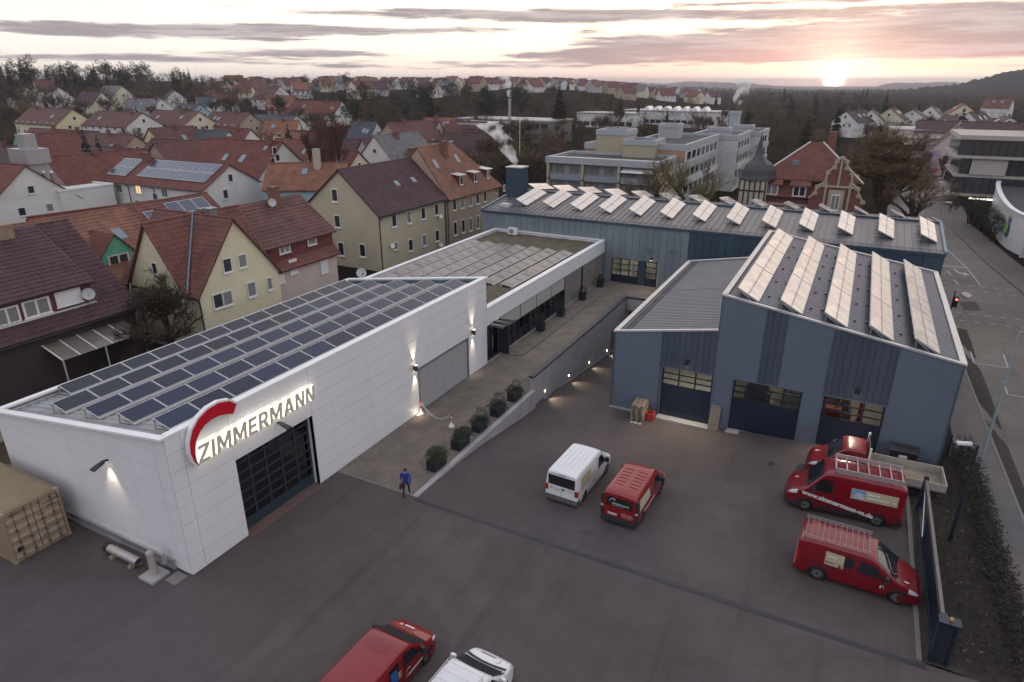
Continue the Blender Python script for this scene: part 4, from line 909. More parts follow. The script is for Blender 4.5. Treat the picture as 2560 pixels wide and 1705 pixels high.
# ---------------------------------------------------------------- grey hall
gh = thing('grey_hall', 'grey corrugated workshop hall with stepped roof and three gates', 'building', (20, 35, 0))
GY0, GY1 = 24.95, 45.3; XA, XB, XC = 10.3, 16.83, 29.4
zl0, zl1, zh0, zh1 = 4.84, 6.03, 8.29, 6.25
def low_z(x): return zl0 + (zl1 - zl0) * (x - XA) / (XB - XA)
def high_z(x): return zh0 + (zh1 - zh0) * (x - XB) / (XC - XB)
M_corr = mat('corrugated_grey', (.120, .152, .196), rough=.42, metal=.25, var=.07, vscale=.35)
M_vert = mat('vertical_blue', (.075, .098, .130), rough=.42, metal=.25, var=.07, vscale=.4); M_vert2 = mat('vertical_blue_alt', (.066, .088, .118), rough=.42, metal=.25, var=.07, vscale=.4)
def corr(x0, x1, z0, ztop, name='corrugated_sheet', pitch=.14):
 b = MB(); z = z0
 prof = ((0, 0), (.35, 0), (.5, .007), (.85, .007), (1, 0))
 def xr(zz):                                  # x range under the sloping top at height zz
  (za, zb) = ztop
  if abs(za - zb) < 1e-6: return (x0, x1) if zz <= za else None
  t = (zz - za) / (zb - za); xc = x0 + (x1 - x0) * t
  if zz <= min(za, zb): return (x0, x1)
  if zz >= max(za, zb): return None
  return (xc, x1) if zb > za else (x0, xc)
 while z < max(ztop) - .001:
  for (f0, d0), (f1, d1) in zip(prof[:-1], prof[1:]):
   r0, r1 = xr(z + f0 * pitch), xr(z + f1 * pitch)
   if r0 is None: continue
   if r1 is None: r1 = ((r0[1], r0[1]) if ztop[1] > ztop[0] else (r0[0], r0[0]))
   b.face([(r0[0], GY0 - d0, z + f0 * pitch), (r0[1], GY0 - d0, z + f0 * pitch), (r1[1], GY0 - d1, z + f1 * pitch), (r1[0], GY0 - d1, z + f1 * pitch)])
  z += pitch
 return b.build(name, M_corr, gh)
def vpan(x0, x1, z0, zf, n):
 w_ = (x1 - x0) / n
 for i in range(n):
  a = x0 + i * w_; c = a + w_ - .012
  b = MB(); b.prism([(a, GY0, z0), (c, GY0, z0), (c, GY0, zf(c)), (a, GY0, zf(a))], (0, .04, 0)); b.prism([(c - .015, GY0 - .025, z0), (c + .006, GY0 - .025, z0), (c + .006, GY0 - .025, zf(c)), (c - .015, GY0 - .025, zf(c))], (0, .025, 0))
  b.build('panel', random.choice((M_vert, M_vert2)), gh)
corr(XA, 13.45, -.75, (zl0, low_z(13.45)))
vpan(13.46, 16.82, 2.98, low_z, 9)
corr(16.84, 18.04, -.55, (high_z(16.84), high_z(18.04))); corr(18.04, 19.42, 3.06, (high_z(18.04), high_z(19.42)))
vpan(19.43, 20.56, 3.06, high_z, 3)
corr(20.57, 22.02, 3.06, (high_z(20.57), high_z(22.02))); corr(22.02, 23.08, -.4, (high_z(22.02), high_z(23.08)))
vpan(23.09, 26.34, 3.10, high_z, 9)
corr(26.36, XC, -.3, (high_z(26.36), high_z(XC)))
b = MB()                                             # structural shell with gate openings
for (a, c, z0) in ((XA + .05, 13.6, -.8), (13.6, 16.86, 3.0), (16.86, 18.05, -.6), (18.05, 22.0, 3.05), (22.0, 23.12, -.5), (23.12, 26.34, 3.08), (26.34, XC - .05, -.4)):
 f = low_z if c <= 16.9 else high_z
 if a < XB < c: f = low_z
 b.prism([(a, GY0 + .05, z0), (c, GY0 + .05, z0), (c, GY0 + .05, f(c) - .1), (a, GY0 + .05, f(a) - .1)], (0, .2, 0))
b.box(XA, XA + .15, GY0 + .06, GY1, -4.6, zl0 - .06); b.box(XC - .15, XC, GY0 + .06, GY1, -.5, zh1 - .06); b.box(XB - .02, XB + .1, GY0 + .26, GY1, zl1 - .2, zh0 - .1)
b.prism([(XA, GY1 - .2, -.5), (XC, GY1 - .2, -.5), (XC, GY1 - .2, zh1 - .1), (XB, GY1 - .2, zh0 - .1), (XB, GY1 - .2, zl1 - .1), (XA, GY1 - .2, zl0 - .1)], (0, .2, 0))
b.build('wall', M_corr, gh)
for x in (XA - .01, XC - .07): MB().box(x, x + .09, GY0 - .045, GY0 + .05, -.75 if x < 12 else -.2, (zl0 if x < 12 else zh1) - .02).build('corner_trim', M_vert, gh)
for x in (13.42, 16.8, 19.4, 20.54, 23.05, 26.32): MB().box(x, x + .05, GY0 - .04, GY0, 3.0, (low_z if x < 16.7 else high_z)(x) - .03).build('joint_strip', M_vert, gh)
b = MB(); b.box(XA - .06, XC + .06, GY0 - .08, GY0 + .1, -1.3, -.55); b.build('plinth', M_conc, gh)
# ribbed roofs
M_rib = mat('ribbed_roof', (.115, .12, .142), rough=.38, metal=.45, var=.14, vscale=.5)
def ribbed(x0, x1, zf, pitch=.36):
 b = MB(); n = int((GY1 - GY0 - .5) / pitch)
 for i in range(n):
  a = GY0 + .25 + i * pitch
  for p, q, h0, h1 in ((0, .3, 0, 0), (.3, .42, 0, .055), (.42, .82, .055, .055), (.82, 1, .055, 0)):
   b.face([(x0, a + p * pitch, zf(x0) + h0), (x1, a + p * pitch, zf(x1) + h0), (x1, a + q * pitch, zf(x1) + h1), (x0, a + q * pitch, zf(x0) + h1)])
 return b.build('roof', M_rib, gh)
ribbed(XA + .25, XB, lambda x: low_z(x) - .12); rr_ = ribbed(XB + .2, XC - .25, lambda x: high_z(x) - .12)
b = MB()
def capbar(x0, z0, x1, z1, y, w=.26, h=.1): bar(b, (x0, y, z0), (x1, y, z1), w, h)
capbar(XA - .08, zl0 - .05, XB - .02, zl1 - .05, GY0 + .05); capbar(XA - .08, zl0 - .05, XB - .02, zl1 - .05, GY1 - .05)
capbar(XB - .06, zh0 - .05, XC + .08, zh1 - .05, GY0 + .05); capbar(XB - .06, zh0 - .05, XC + .08, zh1 - .05, GY1 - .05)
b.box(XA - .1, XA + .22, GY0 + .18, GY1 - .18, zl0 - .06, zl0 + .05); b.box(XB - .08, XB + .24, GY0 + .18, GY1 - .18, zh0 - .08, zh0 + .05); b.box(XC - .22, XC + .1, GY0 + .18, GY1 - .18, zh1 - .06, zh1 + .05)
b.build('roof_edge', mat('light_edge', (.48, .47, .46), rough=.4, metal=.4, var=.08), gh)
b = MB(); b.box(XA + .5, XA + .54, GY0 + .4, GY1 - .4, low_z(XA + .5) - .02, low_z(XA + .5) + .02); b.box(XA + .8, XA + .84, GY0 + .4, GY1 - .4, low_z(XA + .8) - .02, low_z(XA + .8) + .02)
for i in range(48): y = GY0 + .5 + i * .41; b.hexa([(XA + .5, y, low_z(XA + .5) - .01), (XA + .84, y, low_z(XA + .84) - .01), (XA + .84, y + .03, low_z(XA + .84) - .01), (XA + .5, y + .03, low_z(XA + .5) - .01), (XA + .5, y, low_z(XA + .5) + .015), (XA + .84, y, low_z(XA + .84) + .015), (XA + .84, y + .03, low_z(XA + .84) + .015), (XA + .5, y + .03, low_z(XA + .5) + .015)])
b.build('snow_guard', M_dark, gh)
b = MB()
b.hexa([(XA + .3, 35.2, low_z(XA + .3) - .06), (XB - .05, 35.2, low_z(XB - .05) - .06), (XB - .05, 35.34, low_z(XB - .05) - .06), (XA + .3, 35.34, low_z(XA + .3) - .06), (XA + .3, 35.2, low_z(XA + .3) - .05), (XB - .05, 35.2, low_z(XB - .05) - .05), (XB - .05, 35.34, low_z(XB - .05) - .05), (XA + .3, 35.34, low_z(XA + .3) - .05)]); b.build('sheet_joint', M_dark, gh)
# small square roof feet of the high roof
ft = MB().box(-.07, .07, -.07, .07, -.05, .07).mesh('roof_foot', M_rib)
for i in range(4):
 for j in range(5):
  for dx in (0, .62):
   x = 19.15 + i * 2.42 + dx; y = 27.2 + j * 3.6 + dx * .5
   inst('roof_foot', ft, gh, (x, y, high_z(x) - .03))
# collectors on the grey hall: five rows of three
cmg = coll_mesh('collector', 1.45, 6.35, 10)
rown = ['leftmost long collector row along the ridge of grey hall', 'second collector row from the ridge of grey hall', 'middle collector row on the grey hall roof', 'fourth collector row from the ridge of grey hall', 'outermost collector row at the street side of grey hall']
for k, xl in enumerate((17.55, 19.98, 22.40, 24.75, 27.0)):
 xr = xl + 1.25; zlow = high_z(xr) + .05; tilt = R(29)
 r = thing('collector_row', rown[k], 'solar panels', (xl + .6, 35, zlow), group='collector rows on grey hall')
 for i in range(3): inst('collector_panel', cmg, r, (xl + .62, 25.35 + 6.42 * (i + .5), zlow + 1.45 / 2 * math.sin(tilt)), (0, tilt, 0))
 b = MB()
 for i in range(10):
  y = 25.6 + i * 2.08; b.tube((xl + .08, y, high_z(xl) - .08), (xl + .06, y, zlow + 1.36 * math.sin(tilt)), .03, n=5); b.tube((xl + .1, y, zlow + .45), (xl + .8, y, high_z(xl + .8) - .08), .025, n=5)
 b.build('support_frame', M_alu, r)
# three sectional gates with glazed tops
def gate(label, x0, x1, z0, z1, split, ncol, nrow):
 t = thing('sectional_gate', label, 'gate', ((x0 + x1) / 2, GY0 + .1, z0), group='gates of the grey hall'); y = GY0 + .12
 MB().box(x0, x1, y, y + .06, z0 + .02, split).build('door_leaf', M_navy, t)
 b = MB(); w_ = (x1 - x0 - .1) / ncol; h_ = (z1 - split - .06) / nrow
 for c in range(ncol + 1): b.box(x0 + c * w_, x0 + c * w_ + .1, y - .012, y + .05, split, z1)
 for r_ in range(nrow + 1): b.box(x0, x1, y - .006, y + .045, split + r_ * h_, split + r_ * h_ + .09)
 b.build('frame', M_navy, t)
 for c in range(ncol):
  for r_ in range(nrow): MB().box(x0 + c * w_ + .1, x0 + (c + 1) * w_, y + .015, y + .022, split + r_ * h_ + .09, split + (r_ + 1) * h_).build('pane', M_glass, t)
 b = MB(); b.box(x0 - .06, x0, GY0 - .05, y + .06, z0, z1 + .06); b.box(x1, x1 + .06, GY0 - .05, y + .06, z0, z1 + .06); b.box(x0, x1, GY0 - .05, y + .06, z1, z1 + .06); b.build('jamb', M_corr, t)
 b = MB(); b.box(x0 - .06, x1 + .06, GY0 - .5, GY0 + .3, z0 - .5, z0 + .015); b.build('sill', M_conc, t)
gate('left gate of the grey hall with six lit panes', 13.62, 16.84, -.5, 2.98, 1.7, 3, 3)
gate('wide middle gate of the grey hall with dim panes', 18.07, 21.98, -.42, 3.03, 1.7, 4, 3)
gate('right gate of the grey hall behind the flatbed truck', 23.14, 26.32, -.25, 3.06, 1.65, 3, 3)
# interior
b = MB(); b.box(XA + .2, XC - .2, GY0 + .3, GY1 - .3, -.45, -.4); b.build('interior_floor', M_intfloor, gh)
b = MB(); b.box(XA + .2, 17.0, 33, 33.2, -.4, 4.7); b.box(17.0, XC - .2, 36, 36.2, -.4, 6); b.build('interior_wall', M_int, gh)
b = MB(); b.box(XB, XB + .1, GY0 + .3, 36, -.4, 5.9); b.build('interior_wall', mat('pale_wall', (.6, .56, .48), rough=.9), gh)
lamp_light('workshop_light', 'AREA', (15.0, 28, 4.6), 230, (1, .9, .74), gh, 1.5, target=(15, 28, 0))
M_tube = emission('tube_light', (1, .88, .66), 16.)
for i in range(4):
 MB().box(20.8, 21.0, 27 + i * 2.2, 28.6 + i * 2.2, 4.3, 4.36).build('light_tube', M_tube, gh); MB().box(24.9, 25.1, 27 + i * 2.2, 28.6 + i * 2.2, 4.0, 4.06).build('light_tube', M_tube, gh)
for i, (x, y, w_, d_, h_, c_) in enumerate(((19.2, 29, 1.6, 1.2, 2.6, (.10, .10, .11)), (21.4, 31, 1.4, 3.0, 2.9, (.28, .26, .22)), (25.3, 27.4, .35, .35, 2.5, (.42, .02, .02)), (24.0, 29.5, 1.8, 1.4, 2.0, (.12, .1, .09)), (23.9, 26.9, 1.1, .8, 1.9, (.34, .04, .03)))):
 b = MB(); b.box(x - w_ / 2, x + w_ / 2, y - d_ / 2, y + d_ / 2, -.4, h_ * .4 - .2); b.box(x - w_ * .4, x + w_ * .4, y - d_ * .4, y + d_ * .4, h_ * .4 - .2, h_ - .5); b.box(x - w_ * .48, x + w_ * .3, y - d_ * .45, y + d_ * .3, h_ - .5, h_ - .3); b.tube((x, y, h_ - .4), (x + .2, y, h_ + .2), .05)
 single(b, 'machine', mat('machine%d' % i, c_, rough=.5), ['dark machine seen through left panes of the wide middle gate', 'pale machine seen through right panes of the wide middle gate', 'tall red post machine inside the right gate', 'dark machine inside at the back of the right gate', 'low red machine inside left in the right gate'][i], 'machine')
wall_lantern('lit lamp on the wall above the left gate of grey hall', 15.19, GY0 - .03, 3.65, -1, 170)
wall_lantern('lit lamp on the wall above the right gate of grey hall', 24.76, GY0 - .03, 3.78, -1, 170)
# ---------------------------------------------------------------- yard furniture
# pallets
def pallet_mesh():
 b = MB()
 for i in range(7): b.box(-.6 + i * .183, -.6 + i * .183 + .1, -.4, .4, .122, .144)
 for y in (-.4, -.05, .3):
  b.box(-.6, .6, y, y + .1, .1, .122); b.box(-.6, .6, y, y + .1, 0, .022)
  for x in (-.6, -.07, .46): b.box(x, x + .14, y, y + .1, .022, .1)
 return b
M_wood = mat('pallet_wood', (.27, .215, .15), rough=.85, var=.25, vscale=4)
pm = pallet_mesh().mesh('pallet', M_wood); zz = yard_z(12.6, 24.2)
stackname = ['bottom pallet of the stack by the left gate', 'second pallet from the bottom of the stack', 'third pallet from the bottom of the stack', 'fourth pallet from the bottom of the stack', 'fifth pallet from the bottom of the stack', 'sixth pallet from the bottom of the stack', 'seventh pallet from the bottom of the stack', 'topmost pallet of the stack by the left gate']
for i in range(8):
 o = inst('pallet', pm, None, (12.55 + random.uniform(-.03, .03), 24.2 + random.uniform(-.03, .03), zz + i * .146), (0, 0, R(90 + random.uniform(-3, 3))))
 props(o, stackname[i], 'pallet', 'pallets stacked by the left gate')
cr = thing('crate', 'red plastic crate beside the pallet stack', 'crate', (13.25, 24.35, yard_z(13.2, 24.3)))
M_red = mat('red_plastic', (.42, .035, .025), rough=.5, var=.08); z = yard_z(13.2, 24.3)
b = MB(); b.box(13.0, 13.5, 24.1, 24.6, z, z + .05)
for q in ((13.0, 13.04, 24.1, 24.6), (13.46, 13.5, 24.1, 24.6), (13.04, 13.46, 24.1, 24.14), (13.04, 13.46, 24.56, 24.6)): b.box(*q, z + .05, z + .5)
b.build('body', M_red, cr); b = MB(); b.box(12.97, 13.53, 24.07, 24.1, z + .44, z + .5); b.box(12.97, 13.53, 24.6, 24.63, z + .44, z + .5); b.build('rim', M_red, cr)
ws = thing('plank_bundle', 'tall wooden boards leaning on the wall right of the left gate', 'boards', (17.2, 24.7, -.5))
for i in range(4):
 x = 16.95 + i * .155; MB().hexa([(x, 24.45, -.5), (x + .14, 24.45, -.5), (x + .14, 24.5, -.5), (x, 24.5, -.5), (x, 24.8, 1.12 - .04 * (i % 2)), (x + .14, 24.8, 1.12 - .04 * (i % 2)), (x + .14, 24.85, 1.12 - .04 * (i % 2)), (x, 24.85, 1.12 - .04 * (i % 2))]).build('board', mat('grey_wood', (.20, .165, .125), rough=.85, var=.2, vscale=5), ws)
b = MB()
for i in range(5):
 b.face([(12.2 + i * .14, 23.3 + (i % 2) * .14, yard_z(12.4, 23.3) + .006), (12.36 + i * .14, 23.25 + (i % 2) * .14, yard_z(12.4, 23.3) + .03), (12.42 + i * .14, 23.5, yard_z(12.4, 23.4) + .008), (12.25 + i * .14, 23.55, yard_z(12.4, 23.4) + .03)])
single(b, 'plastic_film', mat('film', (.55, .52, .5), rough=.25), 'crumpled clear plastic film lying before the pallet stack', 'film')
# waste container
wb = thing('waste_bin', 'large black wheeled waste bin before the grey hall right end', 'bin', (27.55, 24.3, -.1))
M_bin = mat('bin_black', (.018, .019, .022), rough=.5, var=.05); b = MB()
b.hexa([(26.98, 24.0, .1), (28.12, 24.0, .1), (28.12, 24.7, .1), (26.98, 24.7, .1), (26.86, 23.85, 1.05), (28.24, 23.85, 1.05), (28.24, 24.8, 1.05), (26.86, 24.8, 1.05)]); b.build('body', M_bin, wb)
b = MB(); b.grid(lambda u, v: (26.83 + 1.44 * u, 23.8 + 1.04 * v, 1.06 + .26 * math.sin(math.pi * (.15 + .7 * v)) - .1), 6, 8); b.build('lid', M_bin, wb, smooth=True)
b = MB(); b.box(27.35, 27.75, 23.86, 23.875, .70, .86); b.build('sticker', M_cap, wb)
for x in (27.05, 28.0):
 for y in (24.1, 24.6): MB().tube((x, y, .0), (x + .06, y, .0), .1, .1, 10).build('wheel', M_black, wb)
# red label strip on pilaster
b = MB(); b.box(22.3, 22.75, GY0 - .06, GY0 - .03, .6, .66); b.box(22.3, 22.34, GY0 - .03, GY0, .6, .66); b.box(22.71, 22.75, GY0 - .03, GY0, .6, .66); single(b, 'door_handle_bar', mat('dull_red', (.2, .03, .03)), 'short red bar on the pilaster between middle and right gate', 'bar')
# planters with shrubs
M_leaf = mat('juniper', (.040, .055, .022), rough=.8, var=.45, vscale=8); M_leaf2 = mat('dark_box_leaf', (.020, .032, .014), rough=.8, var=.45, vscale=8); M_soil = mat('soil', (.03, .022, .016), rough=.95)
def leaf_cloud(b, c, rx, ry, rz, n, s, rr, droop=0., mi=0, shell=.55):
 for _ in range(n):
  u = Vector((rr.gauss(0, 1), rr.gauss(0, 1), rr.gauss(0, 1))).normalized(); k = shell + (1 - shell) * rr.random(); k *= 1 + .18 * math.sin(5 * u.x + 3) * math.cos(4 * u.y + 2 * u.z)
  p = Vector(c) + Vector((u.x * rx, u.y * ry, u.z * rz)) * k
  d = (u + Vector((rr.uniform(-.8, .8), rr.uniform(-.8, .8), rr.uniform(-.8, .8) - droop))).normalized(); q = d.orthogonal().normalized(); q = (Matrix.Rotation(rr.uniform(0, 6.28), 3, d) @ q)
  l_ = s * rr.uniform(.6, 1.5); w_ = s * rr.uniform(.25, .5)
  b.face([p - q * w_ * .5, p + d * l_ * .55 - q * w_ * .3, p + d * l_, p + d * l_ * .5 + q * w_ * .5], mi)
def planter(label, x, y, kind, sx=.55, sy=1.15, sz=.62, group=None, z=.012, seed=0):
 rr = random.Random(seed); kk = rr.uniform(.8, 1.2); t = thing('planter', label, 'planter', (x, y, z), group=group)
 b = MB(); w_ = .05
 for q in ((x - sx / 2, x + sx / 2, y - sy / 2, y - sy / 2 + w_), (x - sx / 2, x + sx / 2, y + sy / 2 - w_, y + sy / 2), (x - sx / 2, x - sx / 2 + w_, y - sy / 2 + w_, y + sy / 2 - w_), (x + sx / 2 - w_, x + sx / 2, y - sy / 2 + w_, y + sy / 2 - w_)): b.box(*q, z, z + sz)
 b.build('box', M_dark, t); MB().box(x - sx / 2 + w_, x + sx / 2 - w_, y - sy / 2 + w_, y + sy / 2 - w_, z + .02, z + sz - .06).build('soil', M_soil, t)
 b = MB()
 if kind == 'juniper':
  for k in range(5): leaf_cloud(b, (x + rr.uniform(-.15, .25), y - .38 + k * .19 + rr.uniform(-.1, .1), z + sz + .1 + rr.uniform(0, .22)), .50 * kk, .44, .30 * kk, 480, .10, rr, .1)
 elif kind == 'mixed':
  leaf_cloud(b, (x + .1, y - .2, z + sz + .12), .56 * kk, .62, .30 / kk, 1000, .11, rr, .2); leaf_cloud(b, (x - .05, y + .3, z + sz + .3), .34 * kk, .34, .44 * kk, 800, .07, rr, 0)
 else:
  leaf_cloud(b, (x, y, z + sz + .34), .34 * kk, .34 * kk, .42 * kk, 1500, .06, rr, 0, 0, .7)
  for _ in range(60):
   a = rr.uniform(0, 6.28); p = Vector((x + .2 * math.cos(a), y + .2 * math.sin(a), z + sz)); q = p + Vector((.35 * math.cos(a), .35 * math.sin(a), rr.uniform(.05, .25))); b.tube(p, q, .008, .003, 3, 0, False)
 b.build('shrub', M_leaf if kind == 'juniper' else M_leaf2, t)
pl_ = ['black planter nearest the walking person, with loose juniper', 'second black planter from the near end of the row', 'middle black planter of the row on the concrete edge', 'fourth black planter of the row on the concrete edge', 'black planter at the foot of the tall concrete wall']
for i, (y, k_, s_) in enumerate(((12.2, 'juniper', 1.15), (14.75, 'juniper', 1.2), (17.0, 'mixed', 1.0), (19.35, 'mixed', 1.1), (21.75, 'mixed', 1.1))): planter(pl_[i], 4.55, y, k_, .58, s_, .6, 'planters on the concrete edge', seed=20 + i)
pl2 = ['tall black planter with clipped ball nearest the entrance canopy', 'second black ball planter along the office windows', 'third black ball planter along the office wing', 'farthest black ball planter by the rear hall corner']
for i, y in enumerate((34.3, 38.65, 44.0, 49.0)): planter(pl2[i], .62, y, 'ball', .62, .62, .68, 'ball planters along the office wing', .085, seed=40 + i)
# chain barrier
M_white = mat('white_plastic', (.72, .70, .68), rough=.45, var=.05); M_redp = mat('red_band', (.42, .02, .02), rough=.5)
for i, (x, y) in enumerate(((.22, 16.95), (2.86, 16.43))):
 t = thing('barrier_post', ['red and white chain post against the white hall wall', 'red and white chain post standing on the paved path'][i], 'post', (x, y, .012), group='chain posts')
 MB().lathe((x, y, .012), [(.001, 0), (.2, 0), (.2, .06), (.14, .14), (.08, .24), (.045, .3)], 16).build('base', M_white, t, smooth=True)
 for k in range(4): MB().tube((x, y, .3 + k * .16), (x, y, .46 + k * .16), .04, .04, 10).build('band', M_white if k % 2 == 0 else M_redp, t)
 MB().tube((x, y, .94), (x, y, .98), .055, .04, 10).build('knob', M_redp, t)
b = MB(); pr_ = None
for i in range(25):
 f = i / 24; p = Vector((.22 + 2.64 * f, 16.95 - .52 * f, .93 - .72 * (1 - (2 * f - 1) ** 2)))
 if pr_ is not None: b.tube(pr_, p, .016, .016, 5)
 pr_ = p
single(b, 'barrier_chain', M_white, 'sagging pale plastic chain between the two red and white posts', 'chain')
# container
cn = thing('shipping_container', 'beige shipping container with double doors beside the white hall', 'container', (-11, -1.9, 0))
M_ctn = mat('container_beige', (.27, .198, .122), rough=.55, var=.12, vscale=1.1, streak=(1, 1, .3)); M_ctn2 = mat('container_door', (.345, .26, .18), rough=.5, var=.12, vscale=1.4)
CX0, CX1, CY0, CY1, CZ = -13.7, -7.65, -3.15, -.7, 2.6
def corrug(b, p, q, up, depth, n, nd):
 p = Vector(p); q = Vector(q); up = Vector(up); nd = Vector(nd)
 for i in range(n):
  for f0, f1, d0, d1 in ((0, .3, 0, 0), (.3, .45, 0, depth), (.45, .85, depth, depth), (.85, 1, depth, 0)):
   a = p + (q - p) * ((i + f0) / n) + nd * d0; c = p + (q - p) * ((i + f1) / n) + nd * d1; b.face([a, c, c + up, a + up])
b = MB(); corrug(b, (CX0, CY0 + .04, .14), (CX1 - .1, CY0 + .04, .14), (0, 0, 2.36), -.036, 24, (0, 1, 0)); corrug(b, (CX1 - .1, CY1 - .04, .14), (CX0, CY1 - .04, .14), (0, 0, 2.36), -.036, 24, (0, -1, 0)); b.build('side_wall', M_ctn, cn)
b = MB(); corrug(b, (CX0, CY0 + .05, CZ - .05), (CX1 - .05, CY0 + .05, CZ - .05), (0, CY1 - CY0 - .1, 0), .03, 30, (0, 0, 1)); b.build('roof', mat('container_top', (.25, .19, .11), rough=.6, var=.12, vscale=.8), cn)
b = MB()
for y in (CY0, CY1 - .12):
 b.box(CX0, CX1, y, y + .12, 0, .14); b.box(CX0, CX1, y, y + .1, CZ - .1, CZ - .02)
 for x in (CX0, CX1 - .14): b.box(x, x + .14, y, y + .12, .14, CZ - .1)
b.box(CX1 - .12, CX1, CY0 + .12, CY1 - .12, CZ - .12, CZ - .02); b.box(CX1 - .12, CX1, CY0 + .12, CY1 - .12, .02, .14); b.build('frame', M_ctn, cn)
for y in (CY0 - .01, CY1 - .16):
 for z in (0, CZ - .16): MB().box(CX1 - .16, CX1 + .01, y, y + .17, z, z + .15).build('corner_casting', M_ctn2, cn)
my = (CY0 + CY1) / 2
for k, (a, c) in enumerate(((CY0 + .14, my - .015), (my + .015, CY1 - .14))):
 b = MB(); n = 5; zh = (CZ - .28) / n
 for i in range(n):                               # horizontal corrugated leaf
  z = .15 + i * zh
  for f0, f1, d0, d1 in ((0, .12, 0, 0), (.12, .3, 0, -.035), (.3, .7, -.035, -.035), (.7, .88, -.035, 0), (.88, 1, 0, 0)): b.face([(CX1 + d0 - .02, a, z + f0 * zh), (CX1 + d0 - .02, c, z + f0 * zh), (CX1 + d1 - .02, c, z + f1 * zh), (CX1 + d1 - .02, a, z + f1 * zh)])
 lf = b.build('door_leaf', M_ctn2, cn)
 for f in (.27, .73):
  y = a + (c - a) * f; r_ = MB(); r_.tube((CX1 + .03, y, .05), (CX1 + .03, y, CZ - .05), .018, n=6)
  for z in (.25, .9, 1.5, 2.3): r_.box(CX1 - .02, CX1 + .05, y - .05, y + .05, z, z + .07)
  r_.build('locking_bar', mat('bar_dark', (.16, .13, .09), rough=.5, metal=.4), lf)
 h_ = MB(); h_.box(CX1 + .03, CX1 + .06, a + (c - a) * .27, a + (c - a) * .75, 1.05, 1.09); h_.build('handle', M_alu, lf)
 MB().box(CX1 - .015, CX1 + .012, a + .1, a + .35, .5, .72).build('plate', M_alu if k else M_dark, lf)
M_print = mat('black_print', (.02, .02, .02), rough=.6, var=0)
for (txt, y, z, s_) in (('U2208845 0', my + .45, 2.12, .15), ('22G1', my + .55, 1.9, .15), ('MGW', my + .2, 1.7, .1), ('TARE', my + .2, 1.42, .1), ('NET', my + .2, 1.2, .1), ('CU.CAP', my + .62, 1.35, .1)):
 text_obj('stencil_text', txt, s_, M_print, cn, basis((CX1 + .004, y, z), (0, 1, 0), (0, 0, 1)))
text_obj('stencil_text', '2208845', .13, M_print, cn, basis((CX1 + .004, CY0 + .3, 2.3), (0, 1, 0), (0, 0, 1)))
# pipe, pump post by the end wall
t = thing('steel_pipe', 'short wide galvanised pipe lying on blocks at the end wall', 'pipe', (-3, -.7, 0))
b = MB(); b.grid(lambda u, v: (-4.6 + 2.1 * u, -.75 + .19 * math.cos(6.2832 * v), .34 + .19 * math.sin(6.2832 * v)), 1, 18); b.grid(lambda u, v: (-4.6 + 2.1 * u, -.75 + .175 * math.cos(6.2832 * v), .34 + .175 * math.sin(6.2832 * v)), 1, 18); b.build('tube', mat('galvanised', (.42, .38, .37), rough=.4, metal=.6, var=.12), t, smooth=True)
b = MB(); b.tube((-4.75, -.75, .34), (-4.55, -.75, .34), .23, .23, 18); b.build('rubber_end', M_black, t)
b = MB(); b.box(-4.3, -4.1, -1, -.5, 0, .15); b.box(-3.0, -2.8, -1, -.5, 0, .15); b.build('block', M_wood, t)
t = thing('supply_post', 'grey rounded supply post on concrete foot at the hall corner', 'post', (-1.5, -.75, 0))
b = MB(); b.tube((-1.5, -.75, .12), (-1.5, -.75, 1.15), .16, .15, 16); b.lathe((-1.5, -.75, 1.15), [(.17, 0), (.18, .05), (.15, .14), (.06, .19), (.001, .2)], 16); b.build('body', mat('post_grey', (.36, .32, .28), rough=.55, var=.1), t, smooth=False)
b = MB(); b.box(-1.95, -1.05, -1.2, -.35, .0, .12); b.build('foot', M_conc, t)
b = MB(); b.box(-1.35, -1.15, -.5, -.3, .5, 1.05); b.build('hatch', M_alu, t)
# gate fence on the right, hedge bed, lamps
fg = thing('sliding_gate', 'long dark sliding gate with pale top rail along the yard edge', 'gate', (28.25, 15, 0))
b = MB(); b.box(28.2, 28.32, 10.0, 20.0, 1.72, 1.84); b.box(28.2, 28.32, 10.0, 20.0, 1.6, 1.66); b.build('top_rail', mat('rail_brown', (.15, .13, .125), rough=.45, metal=.4, var=.1), fg)
b = MB(); b.box(28.21, 28.31, 10.0, 20.0, .12, .24); b.build('bottom_rail', M_navy, fg)
pm_ = MB().box(-.015, .015, -.03, .03, .24, 1.6).mesh('bar', M_navy)
for i in range(94):
 if not (17.2 < 10.05 + i * .106): inst('bar', pm_, fg, (28.26, 10.05 + i * .106, 0))
b = MB(); b.hexa([(28.24, 17.3, .24), (28.28, 17.3, .24), (28.28, 17.4, .24), (28.24, 17.4, .24), (28.24, 19.9, 1.6), (28.28, 19.9, 1.6), (28.28, 20.0, 1.6), (28.24, 20.0, 1.6)]); b.build('brace', M_alu, fg)
for y in (20.0, 9.9): MB().box(28.16, 28.36, y - .08, y + .08, 0, 1.95).build('end_post', M_navy, fg)
gp = thing('gate_portal', 'dark boxy gate guide post with small yellow lamp at the drive', 'post', (28.5, 9.9, 0))
b = MB(); b.box(28.1, 28.18, 9.4, 9.75, 0, 1.9); b.box(28.62, 28.7, 9.4, 9.75, 0, 1.9); b.box(28.06, 28.76, 9.35, 9.8, 1.9, 2.0); b.build('frame', M_navy, gp)
b = MB(); b.box(28.19, 28.61, 9.45, 9.5, .1, 1.8); b.build('mesh_panel', M_dark, gp)
b = MB(); b.lathe((28.45, 9.6, 2.0), [(.05, 0), (.06, .06), (.04, .12), (.001, .13)], 10); b.build('warning_lamp', mat('amber', (.5, .32, .05), rough=.3), gp)
